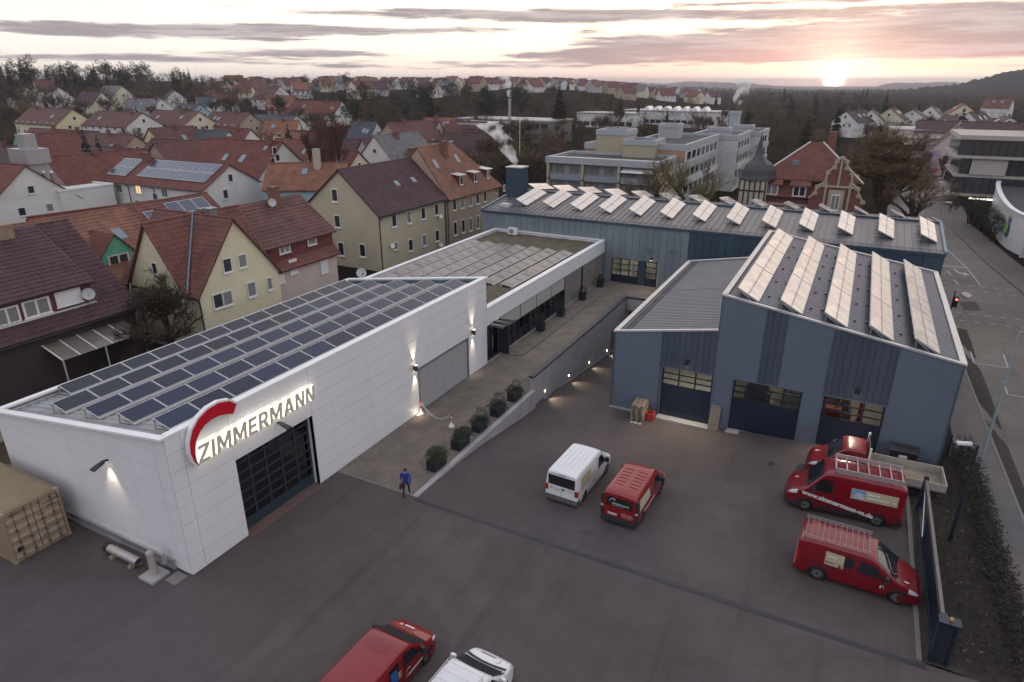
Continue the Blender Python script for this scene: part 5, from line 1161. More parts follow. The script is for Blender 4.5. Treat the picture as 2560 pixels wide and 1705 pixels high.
kb_ = MB(); kb_.box(27.72, 27.9, 9.35, 24.9, -.3, .08); kb_.build('kerb', M_kerb, kind='structure')
bed = MB(); bed.grid(lambda u, v: (27.9 + 5.4 * u, 9.3 + 42.3 * v, .02 + .05 * math.sin(13 * u + 21 * v)), 20, 60); bed.build('planting_bed', mat('mulch', (.032, .026, .020), rough=.95, var=.5, vscale=3, bump=.8, bscale=9), kind='structure')
rr = random.Random(5); b = MB()
for _ in range(5200):
 y = rr.uniform(9.6, 26.5); x0_ = 28.6; x1_ = 31.5 if y < 24 else 30.9; x = rr.uniform(x0_, x1_); h_ = rr.uniform(.02, .35 + .5 * (x > 30.3)); p = Vector((x, y, h_)); d = Vector((rr.gauss(0, 1), rr.gauss(0, 1), rr.uniform(0, 1))).normalized(); q = d.orthogonal().normalized(); l_ = rr.uniform(.08, .22)
 b.face([p - q * .03, p + d * l_, p + q * .03], 0 if rr.random() < .965 else 1)
b.build('ground_cover', [mat('twig_leaf', (.034, .028, .019), rough=.9, var=.4, vscale=5), mat('dry_leaf', (.16, .14, .11), rough=.8, var=.3)], label='dark leafless ground cover filling the planting bed', kind='stuff')
hd = thing('hedge', 'dark clipped leafless hedge along the road edge of the bed', 'hedge', (31.0, 18, 0))
b = MB()
for k in range(44): leaf_cloud(b, (31.15 + rr.uniform(-.1, .1) - .010 * k, 10 + k * .4, .55), .5, .45, .75, 220, .16, rr, 0, 0, .3)
b.build('twigs', mat('hedge_twig', (.030, .024, .017), rough=.9, var=.4, vscale=4), hd)
def street_lamp(label, x, y, h, arm, m_, head):
 t = thing('street_lamp', label, 'street lamp', (x, y, 0)); b = MB(); b.tube((x, y, 0), (x, y, h), .085, .05, 10); a = Vector(arm); b.tube((x, y, h - .05), (x + a.x, y + a.y, h + a.z), .035, .03, 8); b.build('pole', m_, t)
 MB().tube((x, y, 0), (x, y, .5), .11, .11, 10).build('base', m_, t)
 p = Vector((x + a.x, y + a.y, h + a.z)); d = Vector((a.x, a.y, 0)).normalized(); s_ = Vector((-d.y, d.x, 0)); b = MB()
 b.hexa([p - s_ * .09 - d * .1 - Vector((0, 0, .06)), p + s_ * .09 - d * .1 - Vector((0, 0, .06)), p + s_ * .13 + d * .5 - Vector((0, 0, .06)), p - s_ * .13 + d * .5 - Vector((0, 0, .06)), p - s_ * .07 - d * .1 + Vector((0, 0, .05)), p + s_ * .07 - d * .1 + Vector((0, 0, .05)), p + s_ * .1 + d * .5 + Vector((0, 0, .03)), p - s_ * .1 + d * .5 + Vector((0, 0, .03))]); b.build('lamp_head', head, t)
M_polelt = mat('pole_bluegrey', (.26, .31, .33), rough=.5, metal=.3); M_head = mat('lamp_head_pale', (.5, .5, .49), rough=.35)
street_lamp('dark street lamp rising from the planting bed behind the gate', 29.43, 17.8, 5.2, (-.35, -.1, .05), M_dark, M_head)
street_lamp('tall pale street lamp at the road edge right of grey hall', 31.3, 25.2, 8.4, (1.3, .2, .05), M_polelt, M_head)
street_lamp('street lamp leaning over the road by the rear hall corner', 31.0, 83, 6.2, (1.9, 0, .1), M_polelt, M_head)
street_lamp('far street lamp over the bend of the road', 31.5, 106, 6.4, (2.0, 0, .1), M_polelt, M_head)
tl = thing('traffic_light', 'traffic light showing red at the corner by grey hall', 'traffic light', (31.6, 50.2, 0))
b = MB(); b.tube((31.6, 50.2, 0), (31.6, 50.2, 3.7), .055, .055, 8); b.build('pole', M_dark, tl)
b = MB(); b.box(31.66, 31.96, 50.0, 50.3, 2.3, 3.2); b.build('housing', M_black, tl)
for k, (c_, e_) in enumerate((('red', 8), ('amber', 0), ('green', 0))):
 z = 3.03 - k * .29; d = MB(); d.tube((31.81, 49.99, z), (31.81, 49.975, z), .1, .1, 12); d.build('lens', emission('signal_red', (1, .05, .03), 6) if k == 0 else M_black, tl)
 v = MB(); v.box(31.7, 31.92, 49.82, 49.99, z + .1, z + .12); v.build('visor', M_black, tl)
ff = thing('mesh_fence', 'dark mesh fence between grey hall corner and hedge', 'fence', (29.9, 28, 0))
for y in (26.2, 28.4, 30.6): MB().box(29.85, 29.95, y, y + .08, 0, 1.6).build('post', M_navy, ff)
b = MB()
for i in range(10): b.box(29.88, 29.91, 26.2, 30.6, .2 + i * .15, .215 + i * .15)
for i in range(30): b.box(29.885, 29.905, 26.25 + i * .145, 26.262 + i * .145, .1, 1.6)
b.build('wire_mesh', M_navy, ff)
# ---------------------------------------------------------------- houses
def onX(px, py, X): d = ray(px, py); return CAM + d * ((X - CAM.x) / d.x)
def onY(px, py, Y): d = ray(px, py); return CAM + d * ((Y - CAM.y) / d.y)
def za(x, y): return (.2972 * x, 180 + .2972 * y)
def zb(x, y): return (.2972 * x, 540 + .2972 * y)
def zt(x, y): return (600 + .2972 * x, 180 + .2972 * y)
WALLC = dict(white=(.62, .60, .57), cream=(.62, .55, .40), yellow=(.62, .55, .33), beige=(.44, .385, .27), pink=(.52, .42, .38), grey=(.36, .36, .36), blue=(.30, .40, .46), green=(.12, .42, .28), brown=(.13, .035, .035), tan=(.36, .28, .20), timber=(.045, .030, .026), lemon=(.61, .55, .375))
ROOFC = dict(red=(.128, .037, .028), orange=(.19, .083, .050), brown=(.105, .043, .037), dark=(.062, .034, .036), purple=(.062, .027, .032), grey=(.13, .125, .13), redbrown=(.130, .045, .034), slate=(.055, .065, .08))
def wm(k): return mat('wall_' + k, WALLC[k], rough=.85, var=.10, vscale=.5, bump=.08, bscale=25)
def rm(k): return tile_mat('tiles_' + k, ROOFC[k], var=.42)
def rmt(k): return mat('laid_tiles_' + k, ROOFC[k], rough=.62, var=.5, vscale=.8, spec=.4)
M_wframe = mat('window_frame', (.66, .65, .63), rough=.5, var=.05)
M_pane = mat('window_pane', (.022, .026, .032), rough=.08, var=.0, spec=.7); M_curtain = mat('window_curtain', (.20, .20, .19), rough=.25, var=.2, vscale=6); M_lit = mat('lit_pane', (.3, .2, .1), rough=.4, var=0, emit=(1, .62, .28), estr=.9)
def _winmesh(mull):
 b = MB(); t = .085
 b.box(-.5, .5, -.05, .02, -.5, -.5 + t); b.box(-.5, .5, -.05, .02, .5 - t, .5); b.box(-.5, -.5 + t, -.05, .02, -.5 + t, .5 - t); b.box(.5 - t, .5, -.05, .02, -.5 + t, .5 - t)
 if mull: b.box(-.04, .04, -.045, .02, -.5 + t, .5 - t)
 b.box(-.54, .54, -.12, 0, -.56, -.5); return b.mesh('window', M_wframe)
WIN1, WIN2 = _winmesh(False), _winmesh(True)
PANES = [MB().box(-.43, .43, -.012, .01, -.43, .43).mesh('pane', m_) for m_ in (M_pane, M_curtain, M_lit)]
SHUT = MB().box(-.43, .43, -.045, .01, -.43, .43).mesh('shutter', M_wframe)
def window(par, p, n, w_, h_, kind=1, pane=None, shut=False):
 ang = math.atan2(n[0], -n[1]); o = inst('window', WIN2 if kind == 2 else WIN1, par, p, (0, 0, ang), (w_, 1, h_))
 me = SHUT if shut else PANES[pane if pane is not None else (0 if random.random() < .72 else 1)]
 c = bpy.data.objects.new('shutter' if shut else 'pane', me); COL.objects.link(c); c.parent = o
 return o
def frame_ang(a): a = R(a); return Vector((math.sin(a), math.cos(a), 0)), Vector((math.cos(a), -math.sin(a), 0))
def tiles_on(mb, O, U, V, L_, Sl, tw=.30, tc=.36, clip=None):
 U = Vector(U).normalized(); V = Vector(V).normalized(); N_ = U.cross(V)
 if N_.z < 0: N_ = -N_
 n = max(1, int(L_ / tw)); tw = L_ / n; nc = max(1, int(Sl / tc)); tc = Sl / nc; prof = ((0, .0), (.3, .045), (.6, .040), (.85, .0))
 for j in range(nc):
  i0 = len(mb.v)
  lo = j * tc - .04; hi = (j + 1) * tc
  a0, a1 = (0, L_) if clip is None else clip((j + .5) * tc)
  cols = [(k * tw + f * tw, h) for k in range(n) for f, h in prof] + [(L_, 0)]
  cols = [(s, h) for s, h in cols if a0 - 1e-6 <= s <= a1 + 1e-6]
  if len(cols) < 2: continue
  jit = random.uniform(-.004, .004)
  for s, h in cols: mb.v.append(tuple(Vector(O) + U * s + V * lo + N_ * (h + .045 + jit)))
  for s, h in cols: mb.v.append(tuple(Vector(O) + U * s + V * hi + N_ * (h + .008)))
  m_ = len(cols)
  for s, h in cols: mb.v.append(tuple(Vector(O) + U * s + V * lo + N_ * (h - .0)))
  for k in range(m_ - 1):
   mb.f.append((i0 + k, i0 + k + 1, i0 + m_ + k + 1, i0 + m_ + k)); mb.m.append(0)
   mb.f.append((i0 + 2 * m_ + k, i0 + 2 * m_ + k + 1, i0 + k + 1, i0 + k)); mb.m.append(0)
class House:
 def __init__(s, name, label, cx, cy, a, L_, hw, ze, zr, wall, roof, z0=0., group=None, cat='house', hw2=None, ov=.4, tiled=False, og=.25, tw=.30, tc=.36, two=False, walls=True, t=None):
  s.c = Vector((cx, cy, 0)); s.U, s.V = frame_ang(a); s.L = L_; s.hw = hw; s.hw2 = hw2 or hw; s.ze = z0 + ze; s.zr = z0 + zr; s.z0 = z0
  s.t = t or thing(name, label, cat, (cx, cy, z0), group=group); s.wall = wall; s.roofk = roof
  if walls: s.walls()
  s.roof(ov, og, tiled, tw, tc, two)
 def P(s, u, v, z): p = s.c + s.U * u + s.V * v; return Vector((p.x, p.y, z))
 def zroof(s, v): return s.zr - (s.zr - s.ze) * (v / s.hw if v > 0 else -v / s.hw2)
 def walls(s):
  b = MB(); h = s.L / 2; e2 = s.zr - (s.zr - s.ze) * 1.0
  A = [s.P(-h, -s.hw2, s.z0 - 1.5), s.P(-h, s.hw, s.z0 - 1.5), s.P(-h, s.hw, s.ze - .08), s.P(-h, 0, s.zr - .08), s.P(-h, -s.hw2, s.ze - .08)]
  b.prism(A, s.U * s.L); s.w = b.build('wall', wm(s.wall) if isinstance(s.wall, str) else s.wall, s.t)
 def roof(s, ov, og, tiled, tw, tc, two):
  h = s.L / 2 + og; th_ = .14
  for side in (1, -1):
   hw = s.hw if side > 0 else s.hw2; sl = (s.zr - s.ze) / hw; ve = hw + ov; zee = s.zr - sl * ve
   b = MB(); b.hexa([s.P(-h, side * .0, s.zr - th_), s.P(h, 0, s.zr - th_), s.P(h, side * ve, zee - th_), s.P(-h, side * ve, zee - th_), s.P(-h, 0, s.zr), s.P(h, 0, s.zr), s.P(h, side * ve, zee), s.P(-h, side * ve, zee)])
   o = b.build('roof', rm(s.roofk), s.t)
   if tiled and (side > 0 or two):
    m_ = MB(); O = s.P(-h, side * ve, zee); Vv = s.P(-h, 0, s.zr) - O; tiles_on(m_, O, s.U, Vv, 2 * h, Vv.length, tw, tc); m_.build('roof_tiles', rmt(s.roofk), o, kind='stuff')
  b = MB(); b.tube(s.P(-h, 0, s.zr + .02), s.P(h, 0, s.zr + .02), .11, .11, 6); b.build('ridge', rmt(s.roofk), s.t)
 def win(s, face, sp, z, w_=1.0, h_=1.3, kind=1, pane=None, shut=False):
  if face == '+v': p = s.P(sp, s.hw + .03, z); n = s.V
  elif face == '-v': p = s.P(sp, -s.hw2 - .03, z); n = -s.V
  elif face == '+u': p = s.P(s.L / 2 + .03, sp, z); n = s.U
  else: p = s.P(-s.L / 2 - .03, sp, z); n = -s.U
  return window(s.t, p, n, w_, h_, kind, pane, shut)
 def win_px(s, face, px, py, w_=.95, h_=1.4, kind=1, **kw):      # window where the photo shows it on that face
  n = {'+v': s.V, '-v': -s.V, '+u': s.U, '-u': -s.U}[face]; o = {'+v': s.P(0, s.hw + .03, 0), '-v': s.P(0, -s.hw2 - .03, 0), '+u': s.P(s.L / 2 + .03, 0, 0), '-u': s.P(-s.L / 2 - .03, 0, 0)}[face]
  d = ray(px, py); tt = (o - CAM).dot(n) / d.dot(n); return window(s.t, CAM + d * tt, n, w_, h_, kind, **kw)
 def chimney(s, u, v, w_=.6, h_=1.3, m=None, pipe=False):
  z = s.zroof(v); b = MB(); p = s.P(u, v, 0); b.box(p.x - w_ / 2, p.x + w_ / 2, p.y - w_ / 2, p.y + w_ / 2, z - .6, z + h_); b.box(p.x - w_ / 2 - .05, p.x + w_ / 2 + .05, p.y - w_ / 2 - .05, p.y + w_ / 2 + .05, z + h_, z + h_ + .1)
  if pipe: b.tube((p.x, p.y, z + h_), (p.x, p.y, z + h_ + .35), .12)
  b.build('chimney', m or mat('chimney_brick', (.16, .075, .055), rough=.85, var=.2, vscale=3), s.t); return p
 def skylight(s, u, v, w_=.7, l_=1.1):
  sg_ = 1 if v > 0 else -1; hw = s.hw if v > 0 else s.hw2; sl = (s.zr - s.ze) / hw; k = math.atan(sl); dv = l_ / 2 * math.cos(k)
  b = MB()
  for (g_, h0, h1, mi) in ((.08, .05, .14, 0), (.0, .14, .155, 1)):
   q = [s.P(u - w_ / 2 - g_, v - sg_ * (dv + g_), s.zroof(abs(v) - dv - g_ if v > 0 else -(abs(v) - dv - g_))), s.P(u + w_ / 2 + g_, v - sg_ * (dv + g_), s.zroof(v - sg_ * (dv + g_))), s.P(u + w_ / 2 + g_, v + sg_ * (dv + g_), s.zroof(v + sg_ * (dv + g_))), s.P(u - w_ / 2 - g_, v + sg_ * (dv + g_), s.zroof(v + sg_ * (dv + g_)))]
   b.hexa([p + Vector((0, 0, h0)) for p in q] + [p + Vector((0, 0, h1)) for p in q], mi)
  b.build('roof_window', [M_bluegrey, mat('sky_pane', (.16, .19, .22), rough=.08, var=0, spec=.8)], s.t)
 def gutter(s, side=1, m=None, down=(1,)):
  hw = s.hw if side > 0 else s.hw2; ov = .45; sl = (s.zr - s.ze) / hw; z = s.zr - sl * (hw + ov) - .08; b = MB(); h = s.L / 2
  b.tube(s.P(-h - .2, side * (hw + ov), z), s.P(h + .2, side * (hw + ov), z), .07, n=6)
  for e in down:
   u = e * (h - .15); b.path([s.P(u, side * (hw + ov), z), s.P(u, side * (hw + .08), z - .45), s.P(u, side * (hw + .08), s.z0)], .055)
  b.build('gutter', m or M_dark, s.t)
 def pvroof(s, u0, u1, v0, v1, side, nu, nv, label):
  m_ = mat('pv_house', (.035, .05, .085), rough=.15, var=.1, spec=.8); b = MB()
  r = thing('solar_array', label, 'solar panels', s.P((u0 + u1) / 2, side * (v0 + v1) / 2, s.zroof(side * (v0 + v1) / 2)))
  for i in range(nu):
   for j in range(nv):
    a, c = u0 + (u1 - u0) * i / nu, u0 + (u1 - u0) * (i + .95) / nu; d, e = v0 + (v1 - v0) * j / nv, v0 + (v1 - v0) * (j + .96) / nv
    q = [s.P(a, side * d, s.zroof(side * d) + .12), s.P(c, side * d, s.zroof(side * d) + .12), s.P(c, side * e, s.zroof(side * e) + .12), s.P(a, side * e, s.zroof(side * e) + .12)]
    bb = MB(); bb.hexa(q + [p + Vector((0, 0, .05)) for p in q], 0)
    gq = [p + Vector((0, 0, .054)) + (sum(q, Vector()) / 4 - p) * .06 for p in q]; bb.face(gq, 1)
    bb.build('solar_panel', [M_frame, m_], r)
def dormer(H, u, v, w_, wall, roof, zsill, h_, gable=None, win=(1., 1.1, 2), ridge=.0, shed=False, label=None):
 # dormer whose front wall stands at distance v from the ridge on the +v side
 back = max(.2, H.hw * (H.zr - (zsill + h_)) / (H.zr - H.ze) - .2) if not shed else v - 2.2
 t = MB(); z1 = zsill + h_
 pk = ridge or (.55 if not shed else 0)
 A = [H.P(u - w_ / 2, v, zsill - .4), H.P(u + w_ / 2, v, zsill - .4), H.P(u + w_ / 2, v, z1), H.P(u, v, z1 + pk), H.P(u - w_ / 2, v, z1)]
 t.prism(A, H.V * (back - v)); d = t.build('dormer', wall, H.t)
 r = MB(); o = .18; bk = max(0.05, H.hw * (H.zr - z1 - pk) / (H.zr - H.ze) - .05)
 for sg_ in (-1, 1):
  e = H.P(u + sg_ * (w_ / 2 + o), v + .2, z1 - pk * o / (w_ / 2)); f = H.P(u, v + .2, z1 + pk); g_ = H.P(u, bk, z1 + pk); k = H.P(u + sg_ * (w_ / 2 + o), max(.1, back - .1), z1 - pk * o / (w_ / 2)); up = Vector((0, 0, .1))
  r.hexa([e, f, g_, k, e + up, f + up, g_ + up, k + up])
 r.build('dormer_roof', roof, d)
 ang = math.atan2(H.V.x, -H.V.y); p = H.P(u, v + .03, zsill + h_ * .5); ww = inst('window', WIN2 if win[2] == 2 else WIN1, None, p - ORG[H.t], (0, 0, ang), (win[0], 1, win[1])); ww.parent = d; c = bpy.data.objects.new('pane', PANES[0]); COL.objects.link(c); c.parent = ww
 # keep the pane as the third level: window is a sub-part, pane merged visually
 c.parent = d; c.location = ww.location; c.rotation_euler = ww.rotation_euler; c.scale = ww.scale
 return d
# H1 dark brown house at the left edge
H1 = House('brown_house', 'house with dark purple brown tiled roof at the left edge', -30.6, 7.0, 0, 15.6, 6.3, 4.6, 10.2, 'timber', 'purple', tiled=True)
def slab_roof(H, pts, roofk, tiled=True, name='roof', U=None, tw=.3, tc=.36):
 pts = [Vector(p) for p in pts]; b = MB(); dn = Vector((0, 0, -.12)); b.hexa([p + dn for p in pts] + pts); o = b.build(name, rm(roofk), H.t)
 if tiled: m_ = MB(); Vv = pts[3] - pts[0]; tiles_on(m_, pts[0], pts[1] - pts[0], Vv, (pts[1] - pts[0]).length, Vv.length, tw, tc); m_.build('roof_tiles', rmt(roofk), o, kind='stuff')
slab_roof(H1, [(-24.7, -.8, 6.72), (-24.7, 12.6, 6.72), (-30.5, 12.6, 10.28), (-30.5, -.8, 10.28)], 'purple')
b = MB(); b.box(-28.0, -25.05, -.6, 12.45, 5.0, 6.66); b.build('dormer_band', wm('brown'), H1.t)
for px, py, w_, h_, k, sh_ in ((18, 790, 1.5, 1.15, 2, False), (92, 768, 1.75, 1.15, 2, False), (171, 742, 1.75, 1.1, 1, True)):
 p = onX(px, py, -25.0); window(H1.t, p, (1, 0), w_, h_, k, 1, sh_)
b = MB(); b.box(-25.05, -24.75, -.6, 12.5, 5.16, 5.26); b.build('sill_flashing', M_rail, H1.t)
H1.chimney(3.2, .6, 1.0, 1.0, mat('chimney_brick_tan', (.26, .19, .12), rough=.9, var=.25, vscale=3)); H1.gutter(1)
p = onX(221, 735, -24.6); t = thing('satellite_dish', 'grey satellite dish beside the shuttered window of brown house', 'dish', p); b = MB(); dish(b, p, .42, (1, -.5, .25)); b.build('reflector', mat('dish_grey', (.42, .42, .42)), t, smooth=True); b = MB(); b.tube(p - Vector((0, 0, .1)), p - Vector((.1, 0, 1.1)), .025); b.tube(p, p + Vector((.4, -.2, -.1)), .015); b.build('mast', M_alu, t)
# patio under its eave
pt = thing('patio_canopy', 'sloping translucent patio canopy under the brown house eave', 'canopy', (-25.5, 10.8, 0))
for i in range(5):
 a = 8.0 + i * 1.16; b = MB(); b.hexa([(-24.6, a + .03, 3.5), (-22.2, a + .03, 2.75), (-22.2, a + 1.12, 2.75), (-24.6, a + 1.12, 3.5), (-24.6, a + .03, 3.53), (-22.2, a + .03, 2.78), (-22.2, a + 1.12, 2.78), (-24.6, a + 1.12, 3.53)]); b.build('canopy_sheet', mat('smoked_sheet', (.15, .13, .11), rough=.25, var=.2, spec=.6), pt)
 b = MB(); b.hexa([(-24.6, a - .03, 3.5), (-22.2, a - .03, 2.75), (-22.2, a + .03, 2.75), (-24.6, a + .03, 3.5), (-24.6, a - .03, 3.58), (-22.2, a - .03, 2.83), (-22.2, a + .03, 2.83), (-24.6, a + .03, 3.58)]); b.build('rafter', M_cap, pt)
for y in (8.0, 10.9, 13.8): MB().box(-22.28, -22.2, y, y + .08, 0, 2.75).build('post', M_rail, pt)
b = MB()
for i in range(44): b.box(-21.0 - .02 * (i % 2), -20.97, 6.2 + i * .19, 6.34 + i * .19, 0, 1.25 + .05 * (i % 3))
single(b, 'garden_fence', mat('fence_wood', (.06, .05, .045), rough=.9, var=.3, vscale=4), 'dark weathered board fence around the patio of brown house', 'fence')
b = MB(); b.grid(lambda u, v: (-22.0 + 1.7 * u, 9.6 + 1.5 * v, .9 + .05 * math.sin(9 * u) * math.sin(7 * v) + (0 if .1 < u < .9 and .1 < v < .9 else -.55)), 10, 10); single(b, 'table_cover', mat('turquoise', (.05, .36, .40), rough=.5), 'turquoise cover over a garden table on the patio', 'cover')
b = MB(); b.box(-22.2, -21.2, 11.6, 12.6, 0, .9); b.lathe((-21.7, 12.1, .9), [(.5, 0), (.45, .25), (.001, .35)], 10); single(b, 'barbecue_cover', mat('bluecover', (.06, .085, .12), rough=.6), 'blue grey covered garden furniture right of the turquoise cover', 'cover')
# small front shed roofs and garden bits
b = MB(); b.box(-19.5, -15, -1, 2.5, -.02, .04); b.hexa([(-20.5, .5, 1.6), (-16.6, .5, 1.6), (-16.6, 4.2, 1.6), (-20.5, 4.2, 1.6), (-18.8, 2.0, 2.2), (-18.2, 2.0, 2.2), (-18.2, 2.8, 2.2), (-18.8, 2.8, 2.2)]); b.box(-20.2, -16.9, .8, 3.9, 0, 1.6)
single(b, 'garden_shed', mat('shed_roof', (.16, .13, .09), rough=.9, var=.2), 'low tan garden shed roof at the far left behind the white hall', 'shed')
# H2 lemon house with crossing gables
H2 = House('lemon_house', 'pale yellow house with crossing red brown gable roofs', -24.9, 21.7, 0, 8.6, 3.3, 5.0, 10.0, 'lemon', 'redbrown', tiled=True, two=True, ov=.3, tw=.33, tc=.4)
H2b = House('lemon_house', None, -25.0, 21.7, 90, 9.0, 4.0, 5.0, 10.05, 'lemon', 'redbrown', tiled=True, ov=.3, t=H2.t, tw=.33, tc=.4)
b = MB(); b.tube((-24.95, 21.75, 10.2), (-21.35, 17.3, 4.95), .09, .09, 6); b.build('valley_gutter', M_bluegrey, H2.t)
for px, py, w_, h_, k in ((568, 663, .85, 1.2, 1), (606, 652, .85, 1.15, 1), (545, 752, .95, 1.25, 1), (569, 745, .95, 1.25, 1), (629, 723, .9, 1.3, 1), (674, 709, .55, 1.15, 1)): H2b.win_px('+u', px, py, w_, h_, k)
H2.win_px('-u', 387, 671, .6, 1.0, 1); H2.chimney(1.2, .6, .75, 1.2, mat('chimney_metal', (.2, .21, .22), rough=.4, metal=.4))
b = MB(); b.path([(-21.35, 17.25, 4.75), (-20.45, 17.35, 4.7), (-20.4, 17.55, 4.2), (-20.4, 17.55, 0)], .06); b.build('gutter', M_dark, H2.t)
b = MB(); b.path([(-28.2, 17.3, 4.9), (-28.2, 17.2, 4.3), (-28.2, 17.2, 0)], .05); b.build('gutter', M_cap, H2.t)
# H3 red brown mansard house
H3 = House('mansard_house', 'red brown tiled house with dark wall band of two windows', -27.0, 30.8, 0, 9.0, 4.4, 4.5, 9.5, 'pink', 'redbrown', tiled=True, tw=.33, tc=.4)
slab_roof(H3, [(-22.5, 26.0, 6.25), (-22.5, 35.6, 6.25), (-26.95, 35.6, 9.58), (-26.95, 26.0, 9.58)], 'brown', tw=.33, tc=.4)
b = MB(); b.box(-26, -22.85, 26.3, 35.3, 4.4, 6.2); b.build('dormer_band', wm('brown'), H3.t)
for px, py, w_, k in ((711, 620, 1.35, 2), (779, 600, 1.15, 1)): window(H3.t, onX(px, py, -22.8), (1, 0), w_, .95, k)
for px, py in ((733, 666), (810, 665), (700, 690)): H3.win_px('+v', px, py, 1.0, 1.4, 1, shut=True)
H3.skylight(-1.3, 1.7, .8, 1.5); p = H3.chimney(1.0, .6, .8, 1.9)
t = thing('satellite_dish', 'grey satellite dish beside the brick chimney of the mansard house', 'dish', (-26.0, 31, 8.6)); b = MB(); dish(b, (-25.8, 30.9, 9.5), .38, (1, -.5, .3)); b.build('reflector', mat('dish_grey', (.42, .42, .42)), t, smooth=True); b = MB(); b.tube((-25.9, 30.9, 8.4), (-25.9, 30.9, 9.6), .025); b.build('mast', M_alu, t)
# H4 and H5 long beige terrace
H4 = House('beige_house', 'large beige house with purple brown roof and gable wall', -28.6, 50.3, 0, 13.6, 5.0, 6.6, 11.0, 'beige', 'purple', hw2=5.6, tiled=True, tw=.3, tc=.36)
for x, y in ((1295, 1250), (1420, 1222), (1540, 1188), (1652, 1156), (1435, 1455), (1550, 1416), (1658, 1376)): H4.win_px('+v', *zt(x, y), .9, 1.5)
H4.win_px('+v', *zt(1308, 1463), .85, .9)
for x, y, h_ in ((797, 1037, 1.5), (820, 1255, 1.5), (1032, 1500, 1.6)): H4.win_px('-u', *zt(x, y), .9, h_)
H4.win_px('-u', *zt(852, 1487), .9, 1.7, pane=0)
H4.gutter(1, None, (-1, 1)); H4.skylight(.2, 2.6, .6, .6); H4.skylight(3.6, 2.6, .6, .6)
for i, (x, y) in enumerate(((1283, 1460), (1690, 1212), (1690, 1450))):
 p = onX(*zt(x, y), -23.2); t = thing('satellite_dish', ['small white dish on the beige wall by the small lower window', 'small white dish under the rightmost upper window of beige house', 'small white dish low on the beige wall near the downpipe'][i], 'dish', p); b = MB(); dish(b, p, .3, (1, -.4, .25)); b.build('reflector', M_wframe, t, smooth=True); b = MB(); b.tube(p, p - Vector((.4, 0, .05)), .02); b.build('arm', M_alu, t)
H5 = House('orange_roof_house', 'taller beige house with orange roof, three dormers and hipped end', -27.6, 61.3, 0, 8.2, 4.2, 6.6, 12.3, 'tan', 'orange', hw2=5.2, tiled=True, og=.05, tw=.3, tc=.34)
b = MB(); b.box(-32.8, -23.4, 65.4, 71.0, -1, 6.5); b.build('wall', wm('tan'), H5.t)
# hipped end
e = [Vector((-22.95, 65.42, 6.05)), Vector((-22.95, 71.5, 6.05)), Vector((-33.2, 71.5, 6.05)), Vector((-33.2, 65.42, 6.05))]; rd = Vector((-27.6, 65.42, 12.3))
for q in ((e[0], e[1], rd), (e[1], e[2], rd), (e[2], e[3], rd)):
 b = MB(); b.prism([q[0], q[1], q[2]], (0, 0, -.12)); o = b.build('roof', rm('orange'), H5.t)
m_ = MB(); Vv = (rd - e[0]); Sl = Vector((rd.x - e[0].x, 0, rd.z - e[0].z)); tiles_on(m_, e[0], (0, 1, 0), Sl, 6.0, Sl.length, .3, .34, clip=lambda s_: (0, 6.0 * (1 - s_ / Sl.length))); m_.build('roof_tiles', rmt('orange'), o, kind='stuff')
for x, y in ((1803, 1117), (1870, 1100), (1937, 1082), (1998, 1065), (2060, 1047)): window(H5.t, onX(*zt(x, y), -23.37), (1, 0), .85, 1.5)
for x, y in ((1810, 1315), (1877, 1295), (1940, 1280), (2000, 1262)): window(H5.t, onX(*zt(x, y), -23.37), (1, 0), .85, 1.9)
for x, y in ((2153, 995), (2222, 975)): window(H5.t, onX(*zt(x, y), -23.37), (1, 0), .6, .9)
for x, y in ((1862, 915), (1980, 890), (2088, 862)):
 X_ = -26.0
 while X_ < -23.6 and 12.3 - (X_ + 27.6) * 1.357 > onX(*zt(x, y), X_).z - .62: X_ += .05
 p = onX(*zt(x, y), X_); b = MB(); b.box(X_ - 2.0, X_ - .04, p.y - .62, p.y + .62, p.z - .9, p.z + .68); d_ = b.build('dormer', wm('brown'), H5.t); b = MB(); b.hexa([(X_ + e_, p.y + s_, p.z + h_) for h0 in (0, .08) for e_, s_, h_ in ((-2.0, -.85, .95 + h0), (.3, -.85, .7 + h0), (.3, .85, .7 + h0), (-2.0, .85, .95 + h0))]); b.build('dormer_roof', M_rail, d_); window(H5.t, p + Vector((.0, 0, 0)), (1, 0), .75, 1.05)
H5.chimney(.6, 1.0, .8, 1.8); H5.chimney(-3, -1.5, .9, 1.4); H5.skylight(-2.4, 1.6, .6, 1.0); H5.skylight(3.0, 1.5, .6, 1.0)
b = MB(); b.path([(-23.0, 57.35, 6.1), (-23.35, 57.35, 5.7), (-23.35, 57.35, 0)], .06); b.build('gutter', M_dark, H5.t)
# H6 white house with solar roof, H7 behind
H6 = House('solar_house', 'long white house with red roof carrying two solar fields', -71, 54.4, 90, 24, 5.0, 6.0, 8.9, 'white', 'red', tiled=False)
H6.pvroof(-11.0, -6.3, .5, 4.2, 1, 3, 2, 'small solar field left of the chimney on the white house'); H6.pvroof(-3.9, 11.2, .35, 4.0, 1, 12, 2, 'long solar field on the red roof of the white house')
H6.chimney(-5.4, .7, 1.0, 1.3)
for x, y in ((815, 965), (868, 968), (920, 972), (1005, 980), (1165, 988), (1385, 1018)): H6.win_px('+v', *za(x, y), 1.3, 1.35, 2, pane=2 if x == 1165 else None)
for x, y in ((1310, 1065), (1165, 1120), (860, 1085)): H6.win_px('+v', *za(x, y), 1.1, 1.7, 2)
H6.win_px('+u', *za(1938, 892), .8, 1.2); H6.win_px('+u', *za(1897, 1027), .9, 1.4); H6.gutter(1, None, (-.4, .1, .96))
